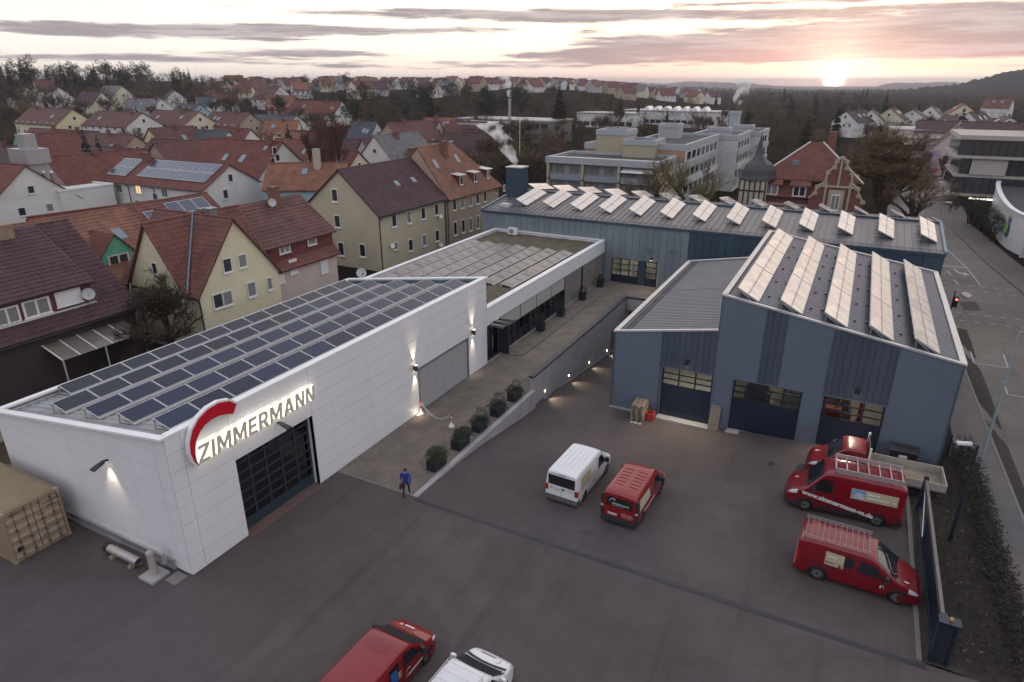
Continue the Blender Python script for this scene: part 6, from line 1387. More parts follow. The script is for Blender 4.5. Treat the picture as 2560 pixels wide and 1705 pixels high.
H7 = House('red_roof_house', 'big house with wide red tiled roof behind the solar house', -70, 67.5, 90, 17, 6.5, 5.5, 11.0, 'white', 'red', tiled=False)
for x, y in ((2310, 660), (2335, 720), (2295, 755)): H7.win_px('+u', *za(x, y), .9, 1.2)
H7.skylight(-1.5, 3.2, .8, 1.2); H7.skylight(2.5, 3.2, 1.0, 1.4); H7.skylight(6.0, 1.2, .6, .8); H7.chimney(6.3, .5, .9, 1.4)
H7b = House('tan_gable_house', 'beige gabled house with brown roof left of the wide red roof', -84.5, 69, 0, 16, 5.6, 5.5, 10.4, 'tan', 'brown')
for sx in (-2.2, 0, 2.2): H7b.win('-u', sx, 6.4, .8, 1.1)
for sx in (-3, 0, 3): H7b.win('-u', sx, 3.6, .9, 1.2)
H8 = House('blue_house', 'light blue house with orange tiled roof and tall chimney', -51.5, 62.5, 60, 11.5, 4.2, 5.6, 8.7, 'blue', 'orange')
H8.chimney(1.6, .8, .8, 2.6, mat('chimney_render', (.42, .36, .30), rough=.9)); H8.skylight(-.2, 1.6, .7, 1.0); H8.win('-u', 0, 4.3, .8, 1.3); H8.win('-u', 2.0, 2.8, .8, 1.2); H8.win('+v', 2.6, 4.4, 1.6, 1.1, 2); H8.win('+v', -2.6, 3.2, 1.0, 1.3)
H9 = House('orange_tile_house', 'house with mottled orange tiles and green gabled dormer', -37.6, 19.3, 0, 9.4, 6.8, 4.2, 9.2, 'tan', 'orange', tiled=True, tw=.33, tc=.4)
H9.skylight(2.2, 2.6, .8, 1.1)
p = onX(*zb(1000, 375), -32.6); d_ = dormer(H9, p.y - 19.3, 5.0, 2.7, wm('green'), rm('redbrown'), p.z - .75, 1.5, ridge=1.5, win=(1.9, 1.15, 2))
H9b = House('thermal_roof_house', 'red brown roofed house with pale thermal collectors near its ridge', -37.6, 28.7, 0, 8.6, 6.0, 4.5, 9.25, 'tan', 'redbrown', tiled=True, tw=.33, tc=.4)
H9b.pvroof(-3.6, -1.6, 1.0, 2.2, 1, 1, 1, 'single small thermal collector left on the red brown roof'); H9b.pvroof(-1.0, 3.6, .5, 1.8, 1, 3, 1, 'row of three pale thermal collectors on the red brown roof'); H9b.chimney(1.2, 3.2, .8, 1.6, mat('chimney_metal', (.2, .21, .22), rough=.4, metal=.4))
H9c = House('annex_roof_house', 'low dark red roof with lit skylight strip behind thermal collectors', -46, 26.5, 10, 12, 5.0, 4.5, 8.0, 'cream', 'red'); H9c.chimney(0, 1.5, .7, .9)
H10 = House('white_gable_house', 'white gabled house with broad slate grey roof among bare trees', -64, 101.5, 3, 14, 5.0, 5.3, 10.2, 'white', 'grey')
H10.win('-u', 0, 7.2, .9, .9); H10.win('-u', -2.2, 4.3, 1.0, 1.2); H10.win('-u', 2.2, 4.3, 1.0, 1.2); H10.chimney(-1, .8, .9, 1.2)
# white plant building with vent tower at the left
pl0 = G(130, 478, 5.5); PX, PY = pl0.x, pl0.y
pb = thing('plant_building', 'white flat plant building with broad vent tower and steel flues', 'building', (PX, PY, 0))
b = MB(); PR = G(222, 470, 5.5).x; b.box(PX - 9, PR, PY, PY + 8, 0, 5.5); b.build('wall', wm('white'), pb)
b = MB(); b.box(PX - 9.1, PR + .1, PY - .1, PY + .3, 5.5, 5.75); b.box(PX - 9.1, PR + .1, PY + 7.7, PY + 8.1, 5.5, 5.75); b.box(PR - .3, PR + .1, PY + .3, PY + 7.7, 5.5, 5.75); b.build('parapet', M_cap, pb)
M_vent = mat('vent_sheet', (.38, .36, .36), rough=.4, metal=.4, var=.1)
q = G(96, 470, 5.6); b = MB(); b.hexa([(q.x - 1.7, q.y - 1.2, 5.5), (q.x + 1.5, q.y - 1.2, 5.5), (q.x + 1.5, q.y + 1.2, 5.5), (q.x - 1.7, q.y + 1.2, 5.5), (q.x - 1.9, q.y - 1.3, 9.2), (q.x + 1.7, q.y - 1.3, 9.2), (q.x + 1.7, q.y + 1.3, 9.2), (q.x - 1.9, q.y + 1.3, 9.2)]); b.box(q.x - 2.3, q.x + 2.1, q.y - 1.6, q.y + 1.6, 9.2, 11.2); b.box(q.x - .9, q.x + 1.1, q.y - .8, q.y + .8, 11.2, 13.2); b.build('vent_tower', M_vent, pb)
for i, px in enumerate((98, 130, 150)):
 q = G(px, 520, 3.0); MB().tube((q.x, q.y, 0), (q.x, q.y, 8.0), .22, .22, 10).build('flue', mat('steel_flue', (.42, .36, .33), rough=.3, metal=.8), pb); MB().tube((q.x, q.y, 8.0), (q.x, q.y, 8.3), .28, .2, 10).build('flue_cap', M_alu, pb)
b = MB(); b.box(PX - 14, PX - 3, PY - 7, PY - 1.5, 0, 3.6); b.build('low_annex', wm('white'), pb); b = MB(); b.box(PX - 12, PX - 6, PY - 6, PY - 3, 3.6, 4.3); b.build('roof_plant', M_bluegrey, pb)
for i in range(3): b = MB(); b.box(PX - 8.8 + i * .9, PX - 8.0 + i * .9, PY - .06, PY, 1.5, 4.8); b.build('louvre', M_cap, pb)
# ---------------------------------------------------------------- middle distance houses by photo position
def ridge_at(px, py, hr):
 z = hr
 for _ in range(30):
  p = G(px, py, min(z, 19.2)); z = .5 * z + .5 * (th(p.x, p.y) + hr)
 return p
MID = [  # px, py of the near end of the ridge, axis angle, length, half width, eave, ridge, wall, roof, label
 (113, 393, 0, 16, 5.5, 4.5, 9.5, 'pink', 'redbrown', 'pinkish house with red brown roof beyond the plant building'),
 (-100, 396, 92, 18, 6, 4.5, 9.5, 'white', 'red', 'white house with steep red roof at the left edge'),
 (215, 362, 92, 20, 6, 4.2, 8.2, 'beige', 'dark', 'house with long very dark roof behind the solar house'),
 (36, 338, 0, 12, 4.6, 4.5, 10, 'green', 'redbrown', 'house with mint green gable at the far left'),
 (-5, 360, 92, 14, 5, 4, 8, 'cream', 'dark', 'dark roofed house in front of the mint gable'),
 (75, 318, 90, 18, 5.5, 4.5, 9, 'tan', 'brown', 'brown roofed house behind the mint gable'),
 (150, 322, 90, 15, 5.5, 4.5, 9, 'beige', 'purple', 'beige house with purple roof right of the two dark firs'),
 (225, 330, 90, 16, 5.5, 4.5, 9, 'tan', 'brown', 'tan house with brown roof behind the pair of firs'),
 (372, 322, 0, 12, 4.6, 5, 9.5, 'yellow', 'brown', 'yellow gabled house in the middle of the left slope'),
 (405, 318, 88, 10, 4.5, 4.5, 8.5, 'cream', 'orange', 'little house with orange roof beside the yellow gable'),
 (540, 318, 90, 12, 5, 4.5, 9, 'white', 'red', 'red roofed house with white gable beyond the wide red roof'),
 (480, 322, 90, 13, 5, 4.5, 8.6, 'white', 'slate', 'house with slate blue roof left of the red one'),
 (380, 345, 92, 30, 5.5, 4.5, 9.2, 'tan', 'purple', 'long purple brown roof just behind the wide red roof'),
 (75, 266, 93, 24, 5.5, 6.5, 10.5, 'yellow', 'brown', 'yellow apartment block at the left foot of the wood'),
 (245, 275, 93, 22, 5.5, 7, 10.5, 'white', 'brown', 'white apartment block left of the pale round tree'),
 (388, 273, 93, 21, 5.5, 7, 10.5, 'cream', 'brown', 'cream apartment block with cypress trees in front'),
 (532, 278, 93, 17, 5.2, 6.5, 10, 'tan', 'brown', 'tan apartment block with brown roof right of the cream one'),
 (640, 284, 93, 18, 5.5, 5.5, 9, 'white', 'slate', 'white house with slate mansard roof and dormers'),
 (318, 246, 60, 11, 5, 4.5, 8.6, 'white', 'grey', 'white house with pale grey roof high on the left slope'),
 (395, 244, 120, 11, 5, 4.5, 8.6, 'white', 'grey', 'second white house high on the left slope'),
 (445, 241, 90, 12, 4.5, 4.8, 8, 'blue', 'slate', 'blue grey house high on the slope under the trees'),
 (490, 243, 30, 9, 4.2, 5.2, 8.6, 'white', 'slate', 'white boxy house beside the blue grey one on the slope'),
 (672, 238, 70, 13, 5, 4.2, 8.8, 'brown', 'orange', 'brown chalet with wide orange roof on the ridge'),
 (735, 250, 90, 14, 5, 4.5, 8.8, 'cream', 'red', 'cream house with bright red hipped roof below the ridge'),
 (795, 252, 92, 13, 5, 4.5, 9, 'white', 'red', 'white house with red roof right of the hipped one'),
 (662, 300, 60, 10, 4.5, 4.5, 8, 'cream', 'orange', 'low house with orange roof and solar strip'),
 (712, 328, 90, 12, 5, 4.5, 9.2, 'white', 'orange', 'white gabled house with orange roof left of the big bare tree'),
 (690, 345, 92, 14, 5, 4.2, 8.6, 'white', 'redbrown', 'red brown roof in front of the white gabled house'),
 (730, 325, 92, 13, 5, 4.2, 8.6, 'cream', 'purple', 'cream house with purple roof behind the big bare tree'),
 (885, 303, 90, 8, 4.2, 4.5, 9, 'white', 'slate', 'small white gable with slate roof right of the big bare tree'),
 (968, 310, 4, 18, 5.2, 4.5, 9.2, 'tan', 'brown', 'tan gabled house with long brown roof in the centre'),
 (1062, 294, 70, 9, 4.8, 5, 9.2, 'white', 'orange', 'white house with bright orange roof in the centre'),
 (1125, 302, 80, 11, 5, 4.5, 9, 'white', 'brown', 'white house with grey brown roof beside the grey block'),
 (1118, 330, 85, 10, 5, 4.5, 9, 'tan', 'dark', 'dark roofed house behind the orange roof chimney'),
 (1160, 322, 80, 10, 4.8, 4.5, 8.8, 'white', 'purple', 'white gable with purple roof near the grey block'),
 (905, 348, 20, 15, 5.0, 4.4, 9.0, 'grey', 'brown', 'weathered grey gable with pinkish roof left of the slate roof'),
 (830, 345, 88, 14, 5.5, 4.2, 8.6, 'cream', 'purple', 'long purple roof behind the big bare tree trunk'),
 (770, 372, 88, 12, 5, 4.0, 8.0, 'cream', 'red', 'red roof just left of the bare tree base'),
 (1010, 300, 88, 12, 5, 4.5, 8.6, 'cream', 'purple', 'purple roof before the dark pines in the centre'),
]
rr = random.Random(11)
for i, (px, py, a, L_, hw, ze, zr_, wl, rf_, lb) in enumerate(MID):
 p = ridge_at(px, py, zr_); U, V = frame_ang(a); c = p + U * (L_ / 2); z0 = th(c.x, c.y)
 h = House('house', lb, c.x, c.y, a, L_, hw, ze, zr_, wl, rf_, z0=z0, group='houses of the old town slope')
 h.chimney(rr.uniform(-.3, .3) * L_, .5, .7, 1.1)
 nfl = 2 if ze > 4 else 1; n = max(2, int(L_ / 3.2))
 for f in range(nfl + (1 if ze > 6.2 else 0)):
  for k in range(n): h.win('+v', -L_ / 2 + (k + .5) * L_ / n, z0 + 1.5 + 2.4 * f if ze > 4 else z0 + 1.6, 1.15, 1.25, 2)
 for sx in (-1.8, 1.8):
  for e in ('-u', '+u'): h.win(e, sx, z0 + ze - 1.0, 1.0, 1.2)
 for e in ('-u', '+u'): h.win(e, 0, z0 + ze + (zr_ - ze) * .35, .9, 1.1)
 if rr.random() < .55: h.skylight(rr.uniform(-.3, .3) * L_, hw * .55, .9, 1.2)
 if rr.random() < .4: h.skylight(rr.uniform(-.3, .3) * L_, hw * .5, .9, 1.2)
# ---------------------------------------------------------------- scattered houses of the far slopes
PLACED = [(o.location.x, o.location.y) for o in list(ORG) if o.get('category') == 'house']
def free(x, y, d): return all((x - a) ** 2 + (y - b_) ** 2 > d * d for a, b_ in PLACED)
roof_keys = ['redbrown', 'brown', 'redbrown', 'purple', 'orange', 'grey', 'brown', 'dark']; wall_keys = ['white', 'white', 'cream', 'cream', 'tan', 'pink', 'grey']
ANG = [8, 95, 100, 35, 60, 120]
made = 0; tries = 0
def far_house(x, y, z0, lb, grp, big=1.0, wl=None, rf_=None, wins=True):
 a = rr.choice(ANG) + rr.uniform(-8, 8); L_ = rr.uniform(10, 16) * big; hw = rr.uniform(4.4, 5.6); ze = rr.uniform(4.2, 6.0); zr_ = ze + hw * rr.uniform(.72, .95)
 wl = wl or rr.choice(wall_keys); rf_ = rf_ or rr.choice(roof_keys); h = House('house', lb % (wl, rf_), x, y, a, L_, hw, ze, zr_, wl, rf_, z0=z0, group=grp)
 if wins:
  for k in range(3): h.win('+v', (-1 + k) * L_ / 3.3, z0 + ze - 1.3, 1.4, 1.3, 2)
  h.win('-u', 0, z0 + ze - .4, 1.3, 1.3, 2); h.win('+u', 0, z0 + ze - .4, 1.3, 1.3, 2)
 if rr.random() < .6: h.chimney(rr.uniform(-.3, .3) * L_, .5, .8, 1.0)
 return h
while made < 150 and tries < 8000:
 tries += 1; px = rr.uniform(20, 1680); D = rr.uniform(300, 820) if px < 700 else rr.uniform(430, 1050)
 if px < 520 and D > 420: continue
 if px > 1150 and D < 520: continue
 p = PD(px, D)
 if not free(p.x, p.y, 21 if D < 500 else 19): continue
 PLACED.append((p.x, p.y)); made += 1
 zone = 'left wooded slope' if px < 520 else ('middle ridge' if px < 1000 else 'far centre ridge')
 where = ('lower ' if D < 450 else 'upper ' if D > 620 else '') + ['left edge', 'left', 'middle', 'right', 'right edge'][min(4, int(5 * ((px - 20) % 500) / 500))]
 far_house(p.x, p.y, th(p.x, p.y), '%s house with %s roof, ' + where + ', ' + zone, 'small far houses on the ' + zone, wins=D < 620)
k_ = 0
while k_ < 46:
 px = rr.uniform(1180, 1790); D = rr.uniform(600, 1050); p = PD(px, D)
 if not free(p.x, p.y, 17): continue
 PLACED.append((p.x, p.y)); k_ += 1; far_house(p.x, p.y, th(p.x, p.y), '%s house with %s roof, ' + ('nearer' if D < 800 else 'farther') + ' part of the valley village', 'small houses of the valley village', .85, rr.choice(['white', 'white', 'cream', 'grey']), rr.choice(['brown', 'dark', 'grey', 'redbrown']), False)
# ---------------------------------------------------------------- flats, school blocks, villa, office and right hand side
fb = thing('apartment_building', 'stepped flat roofed apartment building with blue balconies and yellow stair towers', 'building', (0, 95, 0))
M_apw = mat('apt_white', (.50, .49, .47), rough=.8, var=.1); M_apy = mat('apt_yellow', (.38, .33, .225), rough=.8, var=.1); M_apo = mat('apt_orange', (.34, .21, .13), rough=.8, var=.1); M_apb = mat('apt_blue', (.235, .26, .30), rough=.6, var=.1); M_felt = mat('roof_felt', (.055, .052, .05), rough=.95, var=.25); M_apg = mat('apt_grey_blue', (.35, .36, .375), rough=.6, var=.08)
def block(x0, x1, y0_, y1, z1, m_, para=.5, z0=0, cap=M_apg):
 MB().box(x0, x1, y0_, y1, z0, z1).build('wall', m_, fb); b = MB(); w_ = .35
 for q in ((x0 - .1, x1 + .1, y0_ - .1, y0_ + w_), (x0 - .1, x1 + .1, y1 - w_, y1 + .1), (x0 - .1, x0 + w_, y0_ + w_, y1 - w_), (x1 - w_, x1 + .1, y0_ + w_, y1 - w_)): b.box(*q, z1 - .45, z1 + para)
 b.build('parapet', cap, fb); MB().box(x0 + w_, x1 - w_, y0_ + w_, y1 - w_, z1, z1 + .05).build('roof', M_felt, fb)
block(-21.8, -3.7, 85.3, 95, 8.6, M_apy); block(-13.0, -2.5, 95.1, 122, 10.3, M_apw); block(-8.0, 1.0, 122.1, 138, 10.15, M_apw); block(-5.0, 2.8, 138.1, 152, 9.9, M_apw)
block(-17.5, -12.2, 94.7, 100, 12.3, M_apy, .4); block(-12.2, -7.0, 93, 99, 11.0, M_apy, .4); block(-20.4, -17.5, 97, 104, 9.8, M_apo); MB().box(-7.0, -2.52, 95.03, 95.09, 8.0, 9.8).build('wall_band', M_apo, fb)
block(-11.8, -8.2, 112, 116, 12.7, M_apg, .2, 10.3); block(-5.5, -1.5, 126, 129, 11.5, M_apg, .2, 10.1); block(-3.4, .5, 142, 145, 11.2, M_apg, .2, 9.9); block(-6.4, -4.2, 152.2, 154.4, 13.6, M_apg, .2, 0)
M_log = mat('loggia_back', (.30, .31, .32), rough=.8, var=.1)
for f, z in enumerate((.4, 3.1, 5.6)):        # loggias of the front face
 for k in range(3):
  a = -21.2 + k * 5.85; c = a + 5.4
  MB().box(a, c, 84.3, 84.5, z, z + .95).build('balcony_front', M_apb, fb); MB().box(a, c, 85.2, 85.29, z + .0, z + 2.5).build('loggia_back', M_log, fb)
  for u in (.5, 2.9): MB().box(a + u, a + u + 1.6, 85.17, 85.2, z + .3, z + 2.2).build('window', M_curtain, fb)
  MB().tube((a, 84.4, z + 1.1), (c, 84.4, z + 1.1), .025, n=4).build('rail', M_alu, fb)
 for k in range(4): x = -21.8 + k * 5.9; MB().box(x, x + .4, 84.2, 85.2, z, z + 2.7).build('fin', M_apy, fb)
MB().box(-22.0, -3.5, 84.1, 85.2, 8.15, 9.1).build('parapet', M_apg, fb)
b = MB()
for i in range(9): x = -9.4 + i * .58; b.hexa([(x, 83.8, 7.3), (x + .58, 83.8, 7.3), (x + .58, 84.9, 7.75), (x, 84.9, 7.75), (x, 83.8, 7.35), (x + .58, 83.8, 7.35), (x + .58, 84.9, 7.8), (x, 84.9, 7.8)])
b.build('awning', M_wframe, fb)
for (x, y0_, y1, zt_) in ((-2.48, 96, 121, 10.3), (1.02, 122.5, 137.5, 10.15), (2.82, 138.5, 151.5, 9.9)):
 n = int((y1 - y0_) / 3.5)
 for f in range(3):
  z = zt_ - 2.9 - f * 2.75
  for k in range(n): a = y0_ + k * 3.5; MB().box(x, x + .6, a, a + 3.3, z - .2, z + .75).build('balcony_front', M_apw if f % 2 else M_apg, fb); MB().box(x, x + .03, a + .5, a + 2.9, z + .8, z + 2.1).build('window', M_pane, fb)
# school-like low blocks in the centre
def flat_block(name, label, px, D, w_, d_, h_, m_, rot=0, band=True, group=None):
 p = PD(px, D); z0 = th(p.x, p.y); t = thing(name, label, 'building', (p.x, p.y, z0), rz=R(-rot), local=True, group=group)
 MB().box(-w_ / 2, w_ / 2, -d_ / 2, d_ / 2, -2, h_).build('wall', m_, t); MB().box(-w_ / 2 - .3, w_ / 2 + .3, -d_ / 2 - .3, d_ / 2 + .3, h_, h_ + .5).build('roof', mat('pale_roof', (.30, .29, .29), rough=.5, var=.15), t)
 if band:
  nf = max(1, int(h_ / 3.2))
  for f in range(nf):
   z = 1.0 + f * 3.2; n = int(w_ / 3)
   for k in range(n): a = -w_ / 2 + k * w_ / n + .3; MB().box(a, a + w_ / n - .6, -d_ / 2 - .06, -d_ / 2 + .02, z, z + 1.6).build('window', M_pane, t)
 return t
flat_block('school_block', 'long grey school block with bright flat roof behind the steam', 1285, 235, 36, 16, 6.4, mat('school_wall', (.15, .145, .14), rough=.8, var=.1), 5)
flat_block('school_block', 'grey cube block left of the long school roof', 1190, 200, 14, 12, 8, mat('school_dark', (.15, .155, .16), rough=.7), 5, False)
flat_block('hall_block', 'low white hall with bright saw roof beyond the flats', 1690, 330, 46, 18, 6, wm('white'), 8)
flat_block('hall_block', 'small pale hall left of the white saw roof hall', 1530, 290, 24, 14, 5.5, wm('white'), 0)
b = MB(); p = PD(1690, 330); z0 = th(p.x, p.y)
for i in range(7): a = p.x - 14 + i * 4.4; b.prism([(a, p.y - 4, z0 + 6.5), (a + 4.0, p.y - 4, z0 + 6.5), (a + 2.6, p.y - 4, z0 + 8.2)], (0, 8, 0))
single(b, 'saw_roof_lights', M_cap, 'row of bright saw tooth roof lights on the far white hall', 'roof lights')
# tall thin far flue on school
p = PD(1274, 225); b = MB(); b.tube((p.x, p.y, th(p.x, p.y)), (p.x, p.y, th(p.x, p.y) + 13), .5, .45, 10); b.tube((p.x, p.y, th(p.x, p.y) + 13), (p.x, p.y, th(p.x, p.y) + 13.6), .6, .6, 10); single(b, 'flue_stack', M_vent, 'slim grey flue stack with white steam in the centre distance', 'flue')
p = PD(1300, 130); b = MB(); b.tube((p.x, p.y, 0), (p.x, p.y, 13), .09, .06, 8); b.box(p.x - .15, p.x + .15, p.y - .15, p.y + .15, 13, 13.3); single(b, 'flag_mast', M_rail, 'thin pale mast standing among bare trees behind the chimney', 'mast')
# brick villa
M_vb = mat('villa_brick', (.165, .062, .05), rough=.85, var=.15, vscale=2)
vl = House('brick_villa', 'red brick villa with tall hipped roof, curved gable and corner turret', 17.0, 86, 90, 11.0, 6.0, 6.2, 6.9, M_vb, 'redbrown', ov=.5)
e = [Vector(q) for q in ((10.6, 80.6, 8.2), (23.4, 80.6, 8.2), (23.4, 92.5, 7.0), (10.6, 92.5, 7.0))]; r0_, r1_ = Vector((16.2, 86, 12.6)), Vector((17.8, 86, 12.6))
for q in ((e[0], e[1], r1_, r0_), (e[2], e[3], r0_, r1_)): b = MB(); b.prism(list(q), (0, 0, -.15)); b.build('roof', rm('redbrown'), vl.t)
for q in ((e[1], e[2], r1_), (e[3], e[0], r0_)): b = MB(); b.prism(list(q), (0, 0, -.15)); b.build('roof', rm('redbrown'), vl.t)
for q, w_ in ((e[0], r0_), (e[1], r1_)): MB().tube(q, w_, .12, .12, 6).build('hip_ridge', M_rail, vl.t)
MB().box(11.2, 22.8, 81.4, 91.5, 6.0, 8.1).build('wall', M_vb, vl.t)
M_sand = mat('sandstone', (.36, .30, .22), rough=.85, var=.12, vscale=2)
b = MB(); b.hexa([(11.0, 79.7, 5.9), (23.0, 79.7, 5.9), (23.0, 82.3, 8.6), (11.0, 82.3, 8.6), (11.0, 79.6, 6.0), (23.0, 79.6, 6.0), (23.0, 82.2, 8.75), (11.0, 82.2, 8.75)]); b.build('roof', rm('redbrown'), vl.t)
gx = 20.6; prof = [(-3.1, 0), (3.1, 0), (3.1, 6.2), (2.5, 6.9), (2.3, 7.8), (1.5, 8.3), (1.35, 9.6), (.7, 10.2), (.55, 11.0), (0, 11.4), (-.55, 11.0), (-.7, 10.2), (-1.35, 9.6), (-1.5, 8.3), (-2.3, 7.8), (-2.5, 6.9), (-3.1, 6.2)]
b = MB(); b.prism([(gx + x, 79.2, z) for x, z in prof], (0, .6, 0)); b.build('curved_gable', M_vb, vl.t)
b = MB()
for (x0, z0), (x1, z1) in zip(prof[2:], prof[3:] + [prof[2]]):
 if abs(x0 - x1) > 5: continue
 b.tube((gx + x0, 79.15, z0), (gx + x1, 79.15, z1), .13, .13, 6); b.box(gx + x0 - .28, gx + x0 + .28, 79.08, 79.2, z0 - .3, z0 + .12)
for x in (-1.45, 1.3): b.box(gx + x, gx + x + .25, 79.05, 79.2, 3.0, 8.4)
b.box(gx - 2.3, gx + 2.3, 79.04, 79.2, 7.7, 7.95); b.box(gx - 3.1, gx + 3.1, 79.04, 79.2, 4.0, 4.25); b.box(gx - .9, gx + .9, 79.0, 79.2, 4.6, 7.4); b.box(11.1, gx - 3.1, 79.9, 80.0, 4.9, 5.2); b.box(11.1, gx - 3.1, 79.9, 80.0, 2.0, 2.25); b.box(gx - .12, gx + .12, 79.05, 79.2, 7.9, 11.2); b.build('stone_trim', M_sand, vl.t)
window(vl.t, Vector((gx, 78.97, 5.9)), (0, -1), 1.0, 2.0, 2); b = MB(); b.hexa([(gx - 2.0, 78.5, 2.9), (gx + 2.0, 78.5, 2.9), (gx + 2.0, 79.2, 3.3), (gx - 2.0, 79.2, 3.3), (gx - 2.0, 78.5, 3.1), (gx + 2.0, 78.5, 3.1), (gx + 2.0, 79.2, 3.6), (gx - 2.0, 79.2, 3.6)]); b.build('bay_roof', mat('green_copper', (.05, .085, .075), rough=.6), vl.t)
for x in (-1.3, 0, 1.3): window(vl.t, Vector((gx + x, 78.97, 1.6)), (0, -1), .9, 1.9)
for x in (12.8, 16.2): d_ = MB(); d_.box(x - 1.0, x + 1.0, 79.9, 81.4, 6.0, 7.7); dd_ = d_.build('dormer', M_vb, vl.t); e_ = MB(); e_.hexa([(x - 1.3, 79.5, 7.5), (x + 1.3, 79.5, 7.5), (x + 1.1, 82, 8.6), (x - 1.1, 82, 8.6), (x - 1.3, 79.5, 7.6), (x + 1.3, 79.5, 7.6), (x + 1.1, 82, 8.75), (x - 1.1, 82, 8.75)]); e_.build('dormer_roof', rm('redbrown'), dd_); window(vl.t, Vector((x, 79.86, 6.85)), (0, -1), 1.6, 1.3, 2); window(vl.t, Vector((x, 79.97, 3.2)), (0, -1), 1.3, 2.0, 2)
MB().box(18.3, 19.3, 85.5, 86.5, 11, 14).build('chimney', M_vb, vl.t); MB().box(14.6, 15.5, 82.6, 83.4, 9.6, 10.4).build('roof_window', M_bluegrey, vl.t)
tw_ = thing('turret', 'dark bell roofed half timbered turret beside the brick villa', 'turret', (10.6, 80.5, 0))
MB().box(8.8, 12.2, 78.6, 82.4, 0, 4.6).build('base', M_vb, tw_); MB().box(8.75, 12.25, 78.55, 82.45, 4.6, 8.2).build('timber_wall', mat('infill', (.48, .42, .32), rough=.9), tw_)
for k in range(6): x = 8.75 + k * .66; MB().box(x, x + .18, 78.48, 78.55, 4.6, 8.2).build('timber', mat('dark_timber', (.04, .025, .02)), tw_)
for z in (4.6, 6.6, 8.02): MB().box(8.75, 12.25, 78.47, 78.54, z, z + .2).build('timber', MATS['dark_timber'], tw_)
b = MB(); b.lathe((10.6, 80.5, 8.2), [(2.6, -.1), (2.4, .4), (2.25, 1.1), (1.85, 1.8), (1.1, 2.4), (.6, 3.0), (.4, 3.8), (.2, 4.7), (.05, 5.6), (.03, 6.4)], 8); b.build('bell_roof', mat('slate_roof', (.030, .034, .033), rough=.45, var=.2), tw_)
# office building far right
of = thing('office_building', 'modern office building with pale slabs and long dark window bands', 'building', (52, 135, 0))
M_slab_ = mat('pale_slab', (.38, .345, .30), rough=.7, var=.06); M_band = mat('dark_band', (.035, .038, .045), rough=.12, var=.2, vscale=.5, spec=.7)
def of_box(x0, x1, y0_, y1, z0, z1, m_, n): MB().box(x0, x1, y0_, y1, z0, z1).build(n, m_, of)
OX, OY = G(2436, 352, 11.0).x, G(2436, 352, 11.0).y
for f in range(3):
 z = 1.9 + f * 3.1; s_ = (0, .5, -.3)[f]
 of_box(OX - 2 + s_ - .2, OX + 60, OY - .2 + s_, OY + 16, z + .1, z + .55, M_slab_, 'floor_slab')
 of_box(OX - 1.6 + s_, OX + 60, OY + .3 + s_, OY + 15.6, z + .55, z + 3.1, M_band, 'window_band')
 for k in range(26): of_box(OX + .2 + k * 1.15, OX + .32 + k * 1.15, OY + .12 + s_, OY + .3 + s_, z + .55, z + 3.1, M_dark, 'mullion')
of_box(OX - 2.2, OX + 60, OY - .4, OY + 16.2, 11.2, 11.9, M_slab_, 'roof'); of_box(OX + 10, OX + 60, OY + 4, OY + 14, 11.9, 13.4, M_band, 'roof_storey'); of_box(OX + 9, OX + 60, OY + 3, OY + 15, 13.4, 13.8, M_slab_, 'roof')
of_box(OX + 1, OX + 60, OY + 2, OY + 14, 0, 1.9, M_black, 'base'); of_box(OX + .4, OX + 5.4, OY + .05, OY + .28, 5.6, 8.1, M_slab_, 'wall_panel')
of_box(OX + 1.5, OX + 12.5, OY + 1.7, OY + 1.95, 1.3, 1.5, emission('office_strip', (1, .9, .72), 4), 'light_strip'); of_box(OX + 14, OX + 17, OY + 1.7, OY + 1.95, 1.3, 1.5, MATS['office_strip'], 'light_strip')
# white curved wall building with coloured figure emblem, beige tower at the edge
cw = thing('curved_building', 'white building with curved wall, dark flat roof and painted figure', 'building', (46, 100, 0))
cpts = curve_pts([(44.0, 128), (42.3, 118), (41.1, 106), (40.6, 96), (40.8, 90), (41.9, 85)], 6)
cpts = [Vector((p.x + .4, p.y)) for p in cpts]
for a, c in zip(cpts[:-1], cpts[1:]):
 d = (c - a).normalized(); n_ = Vector((d.y, -d.x)); n_ = n_ if n_.x > 0 else -n_
 b = MB(); q = [a, a + n_ * .4, c + n_ * .4, c]; b.hexa([(p.x, p.y, 0) for p in q] + [(p.x, p.y, 4.6) for p in q]); b.build('wall', M_clad, cw)
 b = MB(); q = [a - n_ * .12, a + n_ * .5, c + n_ * .5, c - n_ * .12]; b.hexa([(p.x, p.y, 4.6) for p in q] + [(p.x, p.y, 4.8) for p in q]); b.build('coping', M_cap, cw)
b = MB(); b.face([(p.x + .3, p.y, 4.0) for p in cpts] + [(70, 85, 4.0), (70, 128, 4.0)]); b.build('roof', M_felt, cw)
b = MB(); b.box(44.4, 70, 128, 128.4, 0, 4.6); b.box(41.9, 70, 84.6, 85, 0, 4.4); b.build('wall', M_clad, cw); b = MB(); b.box(44.2, 70, 127.9, 128.5, 4.6, 4.8); b.build('coping', M_cap, cw)
